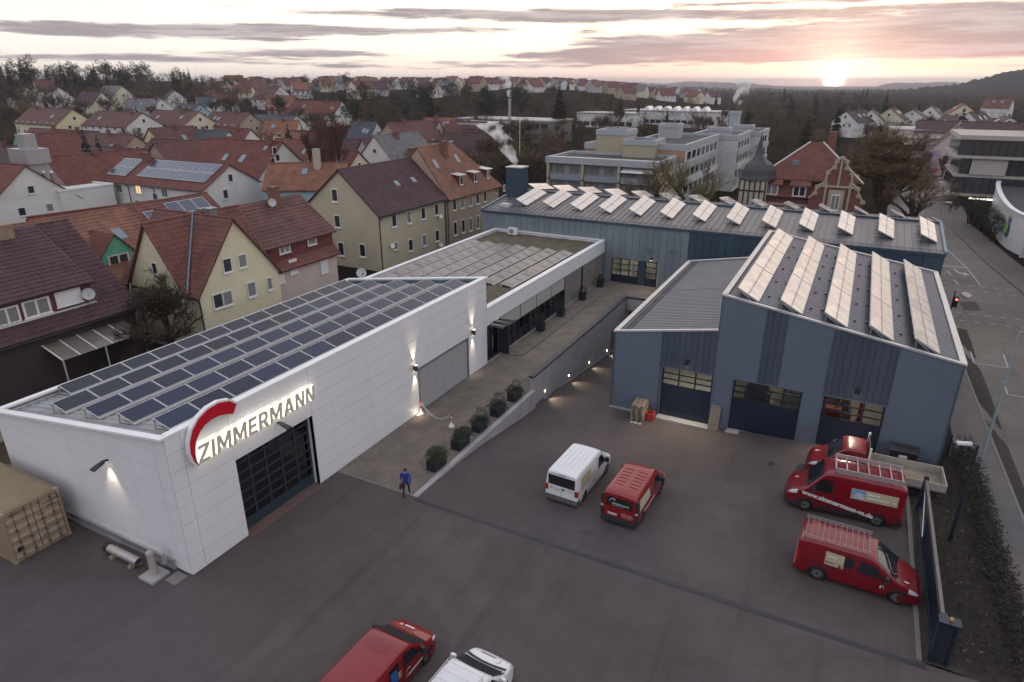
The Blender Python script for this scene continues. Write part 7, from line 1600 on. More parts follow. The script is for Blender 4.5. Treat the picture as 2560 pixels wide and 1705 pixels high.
def figure_mark(cx, cy, z, nrm):
 n_ = Vector(nrm).normalized(); s_ = Vector((0, 0, 1)).cross(n_).normalized(); o = Vector((cx, cy, z)) + n_ * .03; t = thing('painted_figure', 'bright painted figure with lime vest and purple head on white wall', 'mural', o)
 def poly(pts, c_, nm, d): b = MB(); b.prism([o + s_ * x + Vector((0, 0, y)) + n_ * d for x, y in pts], n_ * .01); b.build(nm, mat('mural_' + nm, c_, rough=.6, var=.05), t)
 poly([(-.5, -1.1), (.65, -1.2), (.85, -.2), (.5, .55), (-.3, .6), (-.75, .1)], (.02, .10, .16), 'coat', .0); poly([(-.6, -.6), (-.05, -.9), (.25, .1), (0, .5), (-.45, .3)], (.30, .60, .01), 'vest', .012)
 poly([(.45 * math.cos(k * .5236) + .1, .45 * math.sin(k * .5236) + 1.05) for k in range(12)], (.16, .09, .55), 'head', .0); poly([(.1 + .5 * math.cos(k * .35), 1.15 + .45 * math.sin(k * .35)) for k in range(10)], (.50, .33, .10), 'hat', .012)
pm0 = Vector((41.05, 91.2)); figure_mark(40.98, 91.0, 2.5, (-1, -.12, 0))
ed = thing('edge_building', 'beige rendered building cut off by the right picture edge', 'building', (48, 82, 0))
b = MB(); b.box(42.6, 60, 70, 83.5, 0, 12); b.build('wall', wm('beige'), ed); b = MB(); b.box(42.3, 60, 69.7, 76, 5.2, 8); b.build('bay', wm('cream'), ed)
for y in (71.5, 74.5, 79, 81.5): window(ed, Vector((42.57, y, 2.2)), (-1, 0), 1.0, 1.6)
# white terraces on the right
RH = [(2155, 300, 300, 'white', 'dark', 'white terrace house with dark roof left in the right hand terraces'), (2195, 290, 310, 'white', 'dark', 'tall white gable with lit skylights in the right terraces'), (2245, 280, 320, 'cream', 'dark', 'cream gable house behind the right terraces'), (2300, 278, 330, 'white', 'dark', 'white gable with two bright skylights on the right'), (2345, 276, 345, 'white', 'dark', 'white gable house left of the spruce'), (2460, 283, 300, 'white', 'dark', 'white gable house right of the spruce'), (2540, 280, 290, 'white', 'dark', 'white house with dark roof at the right edge'), (2420, 272, 380, 'cream', 'redbrown', 'cream house far behind the spruce'), (2405, 300, 260, 'white', 'dark', 'white gable with bright skylight above the flat roofs'), (2510, 268, 480, 'white', 'redbrown', 'long white house with red roof far at the right')]
for px, py, D, wl, rf_, lb in RH:
 p = PD(px, D); z0 = th(p.x, p.y); h = House('house', lb, p.x, p.y, (8 if px != 2510 else 95) + rr.uniform(-28, 28), rr.uniform(10, 17), rr.uniform(4.6, 5.8), 5.6, rr.uniform(8.8, 10.6), wl, rf_, z0=z0, group='white houses on the right')
 for k in range(3): h.win('-u', (-1 + k) * 2.2, z0 + 4.2, 1.1, 1.3, 2)
 h.win('-u', 0, z0 + 7.2, 1.0, 1.2); h.skylight(2, 2.4, 1.2, 1.5); h.skylight(-2, 2.4, 1.2, 1.5); h.skylight(1, -2.4, 1.2, 1.5); h.chimney(0, .6, .7, 1)
h = House('house', 'long white rental block with dark roof and balconies on the right', 47, 195, 95, 26, 5.5, 8.5, 11, 'white', 'dark', z0=th(47, 195), group='white houses on the right')
for f in range(3):
 for k in range(7): h.win('+v', -11.5 + k * 3.8, h.z0 + 1.6 + f * 2.6, 1.5, 1.3, 2)
h = House('house', 'pale pink gable house before the long white rental block', 41.5, 176, 4, 11, 5.2, 5.5, 11.5, 'pink', 'brown', z0=th(41, 176), group='white houses on the right')
for sx in (-1.5, 1.5): h.win('-u', sx, h.z0 + 4, 1.2, 1.4, 2); h.win('-u', 0, h.z0 + 8.5, .8, .8)
flat_block('flat_block', 'pale flat roofed block with red roof edge behind the office', 2480, 215, 40, 14, 8.5, wm('cream'), -5, True); flat_block('flat_block', 'lower white flat roofed block left of the red edged one', 2400, 205, 22, 12, 7, wm('white'), -5, True)
# banners and signs near the office
def banner(label, px, py, h_, w_, cols, z=0):
 p = G(px, py, z); t = thing('banner_flag', label, 'banner', p, group='banner flags by the car park'); MB().tube(p, p + Vector((0, 0, h_ + .4)), .06, .05, 6).build('pole', M_alu, t)
 for k, c_ in enumerate(cols): n = len(cols); MB().box(p.x - w_, p.x - .06, p.y - .02, p.y + .02, p.z + .6 + (h_ - .6) * (n - 1 - k) / n, p.z + .6 + (h_ - .6) * (n - k) / n).build('cloth_band', mat('banner_%02d%02d%02d' % tuple(int(x * 99) for x in c_), c_, rough=.8), t)
banner('lilac and red tall banner nearest the car park', 2420, 475, 5.5, 1.6, [(.34, .29, .36), (.36, .3, .36), (.33, .28, .34), (.45, .13, .12)]); banner('lilac banner just right of the lilac and red one', 2432, 473, 5.4, 1.5, [(.30, .26, .34), (.33, .28, .35), (.28, .25, .33)])
banner('pink and white banner beside the big bare tree', 2340, 440, 5.5, 1.7, [(.34, .27, .36), (.45, .36, .38), (.42, .3, .32), (.46, .15, .15)]); banner('blue banner behind the pink and white one', 2322, 438, 5.2, 1.2, [(.12, .18, .26), (.16, .22, .3), (.10, .14, .2)])
banner('slim blue white flag far behind the banners', 2347, 405, 4.5, .6, [(.3, .4, .5)]); banner('second slim blue white flag far behind the banners', 2372, 405, 4.5, .6, [(.3, .4, .5)])
# ---------------------------------------------------------------- vehicles
def lerp_tab(tab, x):
 if x <= tab[0][0]: return tab[0][1]
 for (a, p), (b, q) in zip(tab[:-1], tab[1:]):
  if x <= b: t = (x - a) / (b - a) if b > a else 1; return p + (q - p) * t
 return tab[-1][1]
def smooth_tab(tab, x, w=.06): return (lerp_tab(tab, x - w) + 2 * lerp_tab(tab, x) + lerp_tab(tab, x + w)) / 4
M_tyre = mat('tyre', (.015, .015, .016), rough=.85, var=0); M_rim = mat('rim', (.32, .32, .33), rough=.35, metal=.7, var=.05); M_trim = mat('dark_trim', (.022, .022, .025), rough=.6, var=0)
M_cglass = mat('car_glass', (.012, .015, .018), rough=.05, var=0, spec=.9); M_hlamp = mat('headlamp', (.55, .56, .58), rough=.12, var=0, spec=.9); M_tail = mat('tail_lamp', (.35, .012, .010), rough=.2, var=0, spec=.8)
M_plate = mat('number_plate', (.62, .62, .60), rough=.5, var=0); M_eu = mat('plate_blue', (.02, .06, .35), rough=.5, var=0); M_wtext = mat('white_print', (.68, .67, .65), rough=.5, var=0); M_banner = mat('print_beige', (.40, .34, .22), rough=.5, var=.12, vscale=2)
def car_paint(name, col): return mat(name, col, rough=.3, var=.06, vscale=1.2, spec=.4, coat=.45)
P_red = car_paint('paint_red', (.19, .004, .007)); P_red2 = car_paint('paint_red_bright', (.22, .008, .009)); P_red3 = car_paint('paint_red_deep', (.165, .003, .009)); P_white = car_paint('paint_white', (.66, .66, .67))
class Car:
 """body lofted from a side profile; local +Y is forward, Y=0 at the tail"""
 def __init__(s, name, label, cat, x, y, rz, L_, W, top, belt, paint, axles, wr=.32, sill=.26, tum=.13, rs=.15, nose=.55, tail=.10, group=None, crown=.03):
  s.t = thing(name, label, cat, (x, y, yard_z(x, y) if y < 25 else 0), rz=rz, group=group, local=True)
  s.L, s.W, s.top, s.belt, s.paint, s.axles, s.wr, s.sill, s.tum, s.rs, s.crown, s.nose, s.tail = L_, W, top, belt, paint, axles, wr, sill, tum, rs, crown, nose, tail
  s.H = max(z for _, z in top); s.y0 = -L_ / 2
  s.body(); s.wheels()
 def zt(s, y): return smooth_tab(s.top, y, .07)
 def plan(s, y):
  w = s.W / 2; e = s.L - y
  if e < s.nose: k = 1 - e / s.nose; w *= 1 - .24 * k ** 2.6
  if y < .25: w *= 1 - s.tail * .35 * (1 - y / .25) ** 2
  return w
 def hw0(s, y, z):
  w = s.plan(y)
  if z > s.belt: w *= 1 - s.tum * ((z - s.belt) / (s.H - s.belt)) ** 1.15
  if z < .5: w *= 1 - .05 * ((.5 - z) / .3)
  return w
 def section(s, y, n=9):
  zt = s.zt(y); r = min(s.rs, (zt - s.sill) * .45); pts = []
  zs = [s.sill + (zt - r - s.sill) * k / n for k in range(n + 1)]
  for z in zs: pts.append((s.hw0(y, z), z))
  w1 = pts[-1][0]
  for k in range(1, 6): a = math.pi / 2 * k / 5; pts.append((w1 - r + r * math.cos(a), zt - r + r * math.sin(a)))
  for k in range(1, 5): f = 1 - k / 4; x = (w1 - r) * f; pts.append((x, zt + s.crown * (1 - f * f)))
  return pts
 def side_x(s, y, z):
  pts = s.section(y, 9)
  for (x0, z0), (x1, z1) in zip(pts[:-1], pts[1:]):
   if z <= z1: return x0 + (x1 - x0) * ((z - z0) / (z1 - z0) if z1 > z0 else 0)
  return pts[-1][0]
 def top_z(s, y, x):
  zt = s.zt(y); r = min(s.rs, (zt - s.sill) * .45); w1 = s.hw0(y, zt - r); ax = abs(x)
  if ax <= w1 - r: return zt + s.crown * (1 - (ax / max(.01, w1 - r)) ** 2)
  d = min(ax - (w1 - r), r * .999); return zt - r + math.sqrt(r * r - d * d)
 def body(s):
  st = []; y = 0
  while y < s.L - 1e-6:
   st.append(y); y += .05 if (s.L - y < .6 or y < .2) else .06
  st.append(s.L); b = MB(); ring = []
  for y in st:
   h = s.section(y); pts = [(-x, z) for x, z in h[:-1]] + [(0, h[-1][1])] + [(x, z) for x, z in h[:-1]][::-1]
   ring.append(len(b.v)); b.v.extend((x, y + s.y0, z) for x, z in pts); n = len(pts)
  for a, c, ya in zip(ring[:-1], ring[1:], st):
   for k in range(n - 1):
    zz = (b.v[a + k][2] + b.v[a + k + 1][2]) / 2; ym = ya + .03
    if any((ym - ax) ** 2 + (zz - s.wr) ** 2 < (s.wr + .07) ** 2 for ax in s.axles) and abs(b.v[a + k][0]) > s.W * .3: continue
    b.f.append((a + k, c + k, c + k + 1, a + k + 1)); b.m.append(0)
  b.f.append(tuple(range(ring[0], ring[0] + n))); b.m.append(0); b.f.append(tuple(range(ring[-1] + n - 1, ring[-1] - 1, -1))); b.m.append(0)
  o = b.build('body', s.paint, s.t); me = o.data
  me.polygons.foreach_set('use_smooth', [len(p.vertices) == 4 for p in me.polygons])
  # underbody and wheel wells
  u = MB(); u.box(-s.W * .40, s.W * .40, s.y0 + .15, s.y0 + s.L - .25, .2, min(.75, s.H * .45)); u.build('underbody', M_black, s.t)
  for ax in s.axles:
   for sg_ in (-1, 1):
    a = MB(); r0, r1 = s.wr + .055, s.wr + .105; N_ = 16
    for k in range(N_):
     t0, t1 = math.pi * (-.06 + 1.12 * k / N_), math.pi * (-.06 + 1.12 * (k + 1) / N_)
     q = []
     for t_, r_ in ((t0, r0), (t1, r0), (t1, r1), (t0, r1)):
      yy = ax + r_ * math.cos(t_); zz = s.wr + r_ * math.sin(t_); q.append((sg_ * (s.side_x(max(.02, min(s.L - .02, yy)), zz) + .008), yy + s.y0, zz))
     a.prism(q, (-sg_ * .10, 0, 0))
    a.build('wheel_arch', M_trim if s.paint not in (P_white,) else s.paint, s.t)
 def wheels(s):
  for ax in s.axles:
   for sg_ in (-1, 1):
    x1 = sg_ * (s.W / 2 - .03); x0 = sg_ * (s.W / 2 - .25); y = ax + s.y0
    b = MB(); b.lathe((0, 0, 0), [(s.wr * .62, -.10), (s.wr * .9, -.11), (s.wr, -.07), (s.wr, .07), (s.wr * .9, .11), (s.wr * .62, .10)], 22); b.v = [(sg_ * (s.W / 2 - .14) + v[2], y + v[0], s.wr + v[1]) for v in b.v]; w = b.build('wheel', M_tyre, s.t, smooth=True)
    b = MB(); xo = sg_ * (s.W / 2 - .055); b.tube((xo - sg_ * .04, y, s.wr), (xo, y, s.wr), s.wr * .64, s.wr * .60, 20); w2 = b.build('rim', M_rim, w)
    b = MB();
    for k in range(8): t_ = k * math.pi / 4; b.tube((xo + sg_ * .004, y + s.wr * .42 * math.cos(t_), s.wr + s.wr * .42 * math.sin(t_)), (xo + sg_ * .006, y + s.wr * .42 * math.cos(t_), s.wr + s.wr * .42 * math.sin(t_)), .032, .032, 8)
    b.tube((xo, y, s.wr), (xo + sg_ * .012, y, s.wr), s.wr * .2, s.wr * .17, 12); b.build('rim_holes', M_trim, w)
 def side(s, name, poly, m, sides=(-1, 1), off=.006, parent=None, nu=6, nv=5):
  # poly: (rear bottom, front bottom, front top, rear top) as (y, z); patch follows the body side
  for sg_ in sides:
   def fn(u, v):
    y = (poly[0][0] * (1 - u) + poly[1][0] * u) * (1 - v) + (poly[3][0] * (1 - u) + poly[2][0] * u) * v; z = (poly[0][1] * (1 - u) + poly[1][1] * u) * (1 - v) + (poly[3][1] * (1 - u) + poly[2][1] * u) * v
    return (sg_ * (s.side_x(y, z) + off), y + s.y0, z)
   b = MB(); b.grid(fn, nu, nv); b.build(name, m, parent or s.t, smooth=True)
 def over(s, name, y0, y1, wf, m, off=.012, x0=None, x1=None, parent=None, bow=0.):
  def fn(u, v):
   t = 2 * v - 1; y = y0 + (y1 - y0) * u; y -= bow * t * t * (1 if y1 > y0 else -1)
   x = t * wf * s.hw0(y, s.zt(y) - .1) if x0 is None else x0 + (x1 - x0) * v
   return (x, y + s.y0, s.top_z(y, x) + off)
  b = MB(); b.grid(fn, 8, 12); return b.build(name, m, parent or s.t, smooth=True)
 def box(s, name, x0, x1, y0, y1, z0, z1, m, parent=None): return MB().box(x0, x1, y0 + s.y0, y1 + s.y0, z0, z1).build(name, m, parent or s.t)
 def both(s, name, x0, x1, y0, y1, z0, z1, m):
  for sg_ in (-1, 1): s.box(name, *sorted((sg_ * x0, sg_ * x1)), y0, y1, z0, z1, m)
 def bumpers(s, m=None, rear=True, zf=(.26, .56), zr_=(.30, .55)):
  m = m or M_trim; ys = [s.L - .75 + .75 * k / 8 for k in range(9)]
  out = [(-(s.hw0(y, .4) + .012), y) for y in ys] + [(0, s.L + .05)] + [(s.hw0(y, .4) + .012, y) for y in ys[::-1]]; b = MB()
  for (xa, ya), (xb, yb) in zip(out[:-1], out[1:]): b.hexa([(xa, ya + s.y0, zf[0]), (xb, yb + s.y0, zf[0]), (xb * .9, yb + s.y0 - .12, zf[0]), (xa * .9, ya + s.y0 - .12, zf[0]), (xa, ya + s.y0, zf[1]), (xb, yb + s.y0, zf[1]), (xb * .9, yb + s.y0 - .12, zf[1]), (xa * .9, ya + s.y0 - .12, zf[1])])
  b.build('front_bumper', m, s.t)
  if rear: w = s.W / 2; b = MB(); b.hexa([(-w * .97, s.y0 - .07, zr_[0]), (w * .97, s.y0 - .07, zr_[0]), (w * 1.005, s.y0 + .3, zr_[0]), (-w * 1.005, s.y0 + .3, zr_[0]), (-w * .97, s.y0 - .07, zr_[1]), (w * .97, s.y0 - .07, zr_[1]), (w * 1.005, s.y0 + .3, zr_[1]), (-w * 1.005, s.y0 + .3, zr_[1])]); b.build('rear_bumper', m, s.t)
 def mirrors(s, y, z, m=None):
  for sg_ in (-1, 1):
   x = sg_ * s.side_x(y, z); b = MB(); b.hexa([(x + sg_ * .03, y + s.y0 - .05, z - .02), (x + sg_ * .25, y + s.y0 - .09, z - .02), (x + sg_ * .25, y + s.y0 + .05, z - .02), (x + sg_ * .03, y + s.y0 + .08, z - .02), (x + sg_ * .06, y + s.y0 - .05, z + .25), (x + sg_ * .23, y + s.y0 - .08, z + .25), (x + sg_ * .23, y + s.y0 + .03, z + .25), (x + sg_ * .06, y + s.y0 + .05, z + .25)]); b.build('mirror', m or M_trim, s.t)
 def lamps(s, yh=.42, zh=.78, wt=.12, zt0=.75, zt1=1.1, zh1=None):
  zh1 = zh1 or zh + .2
  for sg_ in (-1, 1):
   def fn(u, v):
    y = s.L - .06 - yh * u; z = zh + (zh1 - zh) * v + .1 * u; z = min(z, s.zt(y) - .03); return (sg_ * (s.side_x(y, z) + .012), y + s.y0, z)
   b = MB(); b.grid(fn, 5, 4); b.build('headlight', M_hlamp, s.t, smooth=True)
   x = sg_ * (s.hw0(.02, .9) - wt); b = MB(); b.box(*sorted((x, sg_ * (s.hw0(.1, .9) + .008))), s.y0 - .012, s.y0 + .10, zt0, zt1); b.build('tail_light', M_tail, s.t)
 def seam(s, pts, sides=(-1, 1)):
  for sg_ in sides:
   b = MB()
   for (ya, z0), (yb, z1) in zip(pts[:-1], pts[1:]):
    n = 6
    for k in range(n):
     y0, zz0 = ya + (yb - ya) * k / n, z0 + (z1 - z0) * k / n; y1, zz1 = ya + (yb - ya) * (k + 1) / n, z0 + (z1 - z0) * (k + 1) / n; d = Vector((y1 - y0, zz1 - zz0)).normalized() * .013
     b.face([(sg_ * (s.side_x(y0, zz0) + .004), y0 + s.y0 - d.y, zz0 + d.x), (sg_ * (s.side_x(y1, zz1) + .004), y1 + s.y0 - d.y, zz1 + d.x), (sg_ * (s.side_x(y1, zz1) + .004), y1 + s.y0 + d.y, zz1 - d.x), (sg_ * (s.side_x(y0, zz0) + .004), y0 + s.y0 + d.y, zz0 - d.x)])
   b.build('door_seam', M_trim, s.t)
 def plate(s, x=0, z=.75, y=-.02, w=.5, txt='VS ZI 10'):
  o = s.box('number_plate', x - w / 2, x + w / 2, y - .012, y, z - .055, z + .055, M_plate); s.box('plate_band', x - w / 2, x - w / 2 + .05, y - .0145, y - .012, z - .055, z + .055, M_eu, o)
  text_obj('plate_text', txt, .1, M_print, s.t, basis((x - w / 2 + .07, s.y0 + y - .016, z - .035), (1, 0, 0), (0, 0, 1)), width=w * .8)
 def rear_text(s, txt, size, x, z, m, width=None, y=-.012): text_obj('lettering', txt, size, m, s.t, basis((x, s.y0 + y, z), (1, 0, 0), (0, 0, 1)), width=width)
 def side_text(s, txt, size, y, z, sg_, m, width=None, slope=0., off=.02, shear=0., bold=.012):
  # text read from outside: on the left side it runs rear->front reversed
  x = sg_ * (max(s.side_x(y, z), s.side_x(y, z + size)) + off); dirx = (0, 1 * sg_, slope)
  text_obj('lettering', txt, size, m, s.t, basis((x, y + s.y0, z), dirx, (0, -slope * sg_, 1) if slope else (0, 0, 1)), width=width, shear=shear, bold=bold)
 def arc(s, pts, m, name='emblem', w0=.0, w1=.05):
  b = MB(); n = len(pts)
  for i in range(n - 1):
   a, c = Vector(pts[i]), Vector(pts[i + 1]); wa = w0 + (w1 - w0) * i / (n - 1); wc = w0 + (w1 - w0) * (i + 1) / (n - 1); yield_ = None
   b.face([a, c, c - Vector((0, 0, wc)), a - Vector((0, 0, wa))])
  b.build(name, m, s.t)
def arc_pts(c, r, a0, a1, ex, ey, n=10): c = Vector(c); ex = Vector(ex); ey = Vector(ey); return [c + ex * r * math.cos(R(a0 + (a1 - a0) * k / n)) + ey * r * math.sin(R(a0 + (a1 - a0) * k / n)) for k in range(n + 1)]
def emblem(car, c, r, ex, ey, m, w=.3):
 b = MB(); n = 12; c = Vector(c); ex = Vector(ex); ey = Vector(ey)
 for k in range(n):
  a0, a1 = R(215 - 175 * k / n), R(215 - 175 * (k + 1) / n); w0, w1 = w * k / n, w * (k + 1) / n
  q = [c + ex * r * math.cos(a0) + ey * r * math.sin(a0), c + ex * r * math.cos(a1) + ey * r * math.sin(a1), c + ex * r * (1 - w1) * math.cos(a1) + ey * r * (1 - w1) * math.sin(a1), c + ex * r * (1 - w0) * math.cos(a0) + ey * r * (1 - w0) * math.sin(a0)]; b.face(q)
 b.build('emblem', m, car.t)
K = .97
# white van
v = Car('delivery_van', 'white delivery van parked tail towards the viewer', 'van', 12.15, 14.72, R(-2.5), 4.75, 1.84, [(0, 1.86), (.12, 1.93), (.5, 1.96), (2.9, 1.96), (3.15, 1.90), (3.95, 1.16), (4.2, 1.08), (4.55, .95), (4.68, .8), (4.75, .55)], 1.02, P_white, (.95, 3.85), .33, group='vehicles parked in the yard')
v.bumpers(mat('bumper_grey', (.10, .095, .09), rough=.6)); v.mirrors(3.5, 1.1); v.lamps(.4, .72, .16, .78, 1.12)
v.box('rear_window', -.74, .74, -.012, .005, 1.16, 1.72, M_cglass); v.over('windscreen', 3.9, 3.2, .9, M_cglass, bow=.0); v.side('side_window', [(2.62, 1.08), (3.62, 1.08), (3.18, 1.66), (2.72, 1.66)], M_cglass)
v.side('printed_panel', [(.4, 1.08), (1.7, 1.08), (1.68, 1.62), (.48, 1.62)], M_banner, (1,)); v.side('printed_panel', [(1.75, .55), (2.35, .55), (2.2, 1.3), (1.85, 1.3)], mat('print_rose', (.5, .42, .42), rough=.5, var=.3, vscale=4), (1,))
v.box('brake_light', -.2, .25, -.012, .0, 1.80, 1.83, M_tail); v.plate(-.33, .98, -.012, .5, 'VS ZI 33'); v.box('door_gap', -.006, .006, -.008, .0, .5, 1.1, M_trim)
b = MB(); b.tube((.12, v.y0 - .012, 1.0), (.12, v.y0 - .02, 1.0), .065, .065, 14); b.build('badge', M_trim, v.t)
emblem(v, (.42, v.y0 - .014, 1.03), .1, (1, 0, 0), (0, 0, 1), mat('print_red', (.4, .02, .03), rough=.5)); v.rear_text('ZIMMERMANN', .09, .33, .95, mat('print_grey', (.2, .2, .21)), .45)
for k in range(5): v.over('roof_rib', .5, 2.7, 0, P_white, .018, -.55 + k * .26, -.51 + k * .26)
v.seam([(2.55, .45), (2.55, 1.75)]); v.seam([(3.75, .5), (3.78, 1.05)]); v.seam([(.45, 1.02), (2.5, 1.02)]); v.side('door_handle', [(2.65, .98), (2.82, .98), (2.82, 1.02), (2.65, 1.02)], M_trim, off=.02)
# red compact van with ribbed roof
v = Car('panel_van', 'red panel van with ribbed roof parked tail towards the viewer', 'van', 15.35, 14.25, R(-2.5), 4.65, 1.86, [(0, 1.78), (.1, 1.88), (.5, 1.92), (2.6, 1.93), (3.0, 1.88), (3.9, 1.12), (4.2, 1.02), (4.45, .9), (4.58, .78), (4.65, .5)], 1.05, P_red2, (.9, 3.75), .32, group='vehicles parked in the yard')
v.bumpers(); v.mirrors(3.35, 1.1); v.lamps(.45, .75, .02, .5, 1.7)
v.both('rear_pillar_trim', .80, .935, -.014, .14, .55, 1.72, M_trim); v.both('reverse_light', .82, .93, -.02, .05, 1.02, 1.12, M_hlamp)
v.box('rear_window', -.66, .66, -.012, .005, 1.14, 1.66, M_cglass); v.over('windscreen', 3.85, 3.05, .9, M_cglass); v.side('side_window', [(2.5, 1.1), (3.5, 1.1), (3.1, 1.62), (2.6, 1.62)], M_cglass)
v.side('printed_panel', [(.35, 1.0), (1.85, 1.05), (1.8, 1.55), (.4, 1.6)], mat('print_pale', (.42, .40, .30), rough=.5, var=.2, vscale=2), (1,))
emblem(v, (-.33, v.y0 - .016, 1.42), .17, (1, 0, 0), (0, 0, 1), M_wtext); v.rear_text('ZIMMERMANN', .15, -.38, 1.27, M_wtext, .85, -.016); v.rear_text('METALLBAU  SOLAR', .05, -.38, 1.20, M_wtext, .6, -.016)
v.plate(-.35, .72, -.012, .5, 'VS ZI 60'); v.rear_text('Metall in Form', .06, .15, .86, M_wtext, .5); v.rear_text('07721 99 89 0', .1, .13, .75, M_wtext, .58); v.rear_text('zimmermann-vs.de', .06, .15, .67, M_wtext, .5)
for k in range(6):
 for sx in (-1, 1): v.over('roof_rib', .75 + k * .3, .83 + k * .3, 0, P_red2, .022, sx * .12 - (.5 if sx < 0 else 0), sx * .12 + (.5 if sx > 0 else 0))
v.seam([(2.45, .4), (2.45, 1.7)]); v.seam([(1.0, .75), (2.4, .9)], (1,)); v.side_text('zimmermann-vs.de', .16, .95, .66, 1, M_wtext, 1.6); v.side('door_handle', [(2.55, 1.0), (2.75, 1.0), (2.75, 1.04), (2.55, 1.04)], M_trim, off=.02)
# tall red van with ladder rack
v = Car('high_van', 'tall dark red van with aluminium ladder rack and web address', 'van', 24.72, 18.42, R(93), 5.15, 1.92, [(0, 2.22), (.12, 2.34), (.6, 2.38), (3.2, 2.38), (3.55, 2.3), (4.25, 1.38), (4.5, 1.24), (4.9, 1.08), (5.06, .9), (5.15, .55)], 1.2, P_red3, (.98, 4.2), .34, group='vehicles parked in the yard')
v.bumpers(); v.mirrors(3.95, 1.28); v.lamps(.45, .85, .1, .8, 1.35)
v.over('windscreen', 4.22, 3.6, .9, M_cglass); v.side('side_window', [(3.1, 1.32), (4.0, 1.32), (3.68, 1.98), (3.1, 1.98)], M_cglass); v.box('rear_window', -.6, .6, -.012, .005, 1.3, 1.9, M_cglass)
v.side('printed_panel', [(.3, 1.32), (2.3, 1.32), (2.3, 1.86), (.3, 1.86)], M_banner, off=.01); v.side('picture_print', [(1.68, 1.36), (2.27, 1.36), (2.27, 1.83), (1.68, 1.83)], mat('photo_print', (.34, .36, .38), rough=.5, var=.8, vscale=3.5), (-1,), off=.016); v.side('picture_sky', [(1.68, 1.66), (2.27, 1.66), (2.27, 1.83), (1.68, 1.83)], mat('photo_sky', (.12, .24, .42), rough=.5, var=.2), (-1,), off=.02)
v.side_text('Metall', .15, 1.60, 1.66, -1, M_wtext, .5, off=.03); v.side_text('nimmt Formen an', .15, 1.60, 1.48, -1, M_wtext, 1.2, off=.03); emblem(v, (-(v.side_x(.7, 1.4) + .03), .62 + v.y0, 1.41), .12, (0, -1, 0), (0, 0, 1), mat('print_red', (.4, .02, .03), rough=.5))
v.side('sill_cladding', [(1.45, .3), (3.7, .3), (3.7, .52), (1.45, .52)], M_trim); v.side_text('www.zimmermann-vs.de', .33, 4.45, 1.02, -1, M_wtext, 3.3, slope=-.17, off=.035, bold=.016)
v.seam([(3.05, .5), (3.05, 2.0)]); v.seam([(2.35, 1.22), (.3, 1.15)]); v.seam([(4.05, .7), (4.05, 1.3)]); v.over('bonnet_vent', 4.32, 4.42, 0, M_trim, .012, -.55, -.3); v.over('bonnet_vent', 4.32, 4.42, 0, M_trim, .012, .3, .55)
emblem(v, (0, v.y0 + 4.62, 1.215), .25, (0, 1, 0), (1, 0, .0), M_wtext)
for sx in (-1, 1):
 b = MB(); b.box(*sorted((sx * .72, sx * .76)), v.y0 + .15, v.y0 + 3.15, 2.45, 2.68); b.build('rack_rail', mat('rack_alu', (.52, .46, .46), rough=.35, metal=.6, var=.05), v.t)
 for k in range(5): MB().box(*sorted((sx * .70, sx * .74)), v.y0 + .3 + k * .68, v.y0 + .36 + k * .68, 2.28, 2.45).build('rack_foot', M_alu, v.t)
for k in range(7): MB().box(-.72, .72, v.y0 + .2 + k * .48, v.y0 + .25 + k * .48, 2.52, 2.56).build('rack_bar', MATS['rack_alu'], v.t)
# red van with wire rack
v = Car('crew_van', 'dark red van with wire roof basket nearest the sliding gate', 'van', 25.55, 13.1, R(-91.5), 4.75, 1.86, [(0, 1.72), (.12, 1.83), (.5, 1.87), (2.5, 1.86), (2.9, 1.80), (3.75, 1.18), (4.0, 1.06), (4.45, .86), (4.65, .72), (4.75, .48)], 1.0, P_red3, (.92, 3.95), .33, nose=.9, group='vehicles parked in the yard')
v.bumpers(P_red3, zf=(.24, .5)); v.mirrors(3.45, 1.05); v.lamps(.42, .62, .08, .8, 1.25, .84)
v.over('windscreen', 3.78, 2.95, .92, M_cglass, bow=.1); v.side('side_window', [(2.35, 1.05), (3.4, 1.0), (2.98, 1.52), (2.4, 1.55)], M_cglass); v.side('side_window', [(1.75, 1.08), (2.2, 1.06), (2.2, 1.55), (1.75, 1.57)], M_cglass); v.box('rear_window', -.6, .6, -.012, .005, 1.1, 1.6, M_cglass)
v.side('printed_panel', [(1.1, .98), (1.82, .96), (1.82, 1.56), (1.1, 1.58)], M_banner, (1,), off=.014); v.side_text('nimme', .13, 1.16, 1.36, 1, M_wtext, .4, off=.03); v.side_text('Z', .16, 1.62, 1.0, 1, M_print, .14, off=.03); v.side_text('Formen', .08, 1.12, 1.1, 1, mat('print_green', (.1, .16, .08)), .35, off=.03)
v.side_text('iè', .2, 3.25, .62, 1, M_wtext, .18, off=.02); emblem(v, (.30, v.y0 + 4.12, v.top_z(4.12, .3) + .02), .3, (.4, .9, -.33), (1, -.3, 0), M_wtext, .2)
v.seam([(2.28, .4), (2.28, 1.6)]); v.seam([(3.35, .45), (3.4, 1.0)]); v.seam([(.35, .9), (3.3, .86)])
M_wire = mat('rack_wire', (.40, .30, .31), rough=.35, metal=.6, var=0)
for k in range(12): MB().tube((-.72, v.y0 + .2 + k * .22, 1.96), (.72, v.y0 + .2 + k * .22, 1.96), .011, n=5).build('rack_bar', M_wire, v.t)
for sx in (-.74, .74):
 for z in (1.96, 2.06): MB().tube((sx, v.y0 + .1, z), (sx, v.y0 + 2.7, z), .014, n=5).build('rack_rail', M_wire, v.t)
 for k in range(4): MB().tube((sx, v.y0 + .2 + k * .8, 1.75), (sx, v.y0 + .2 + k * .8, 2.06), .015, n=5).build('rack_foot', M_wire, v.t)
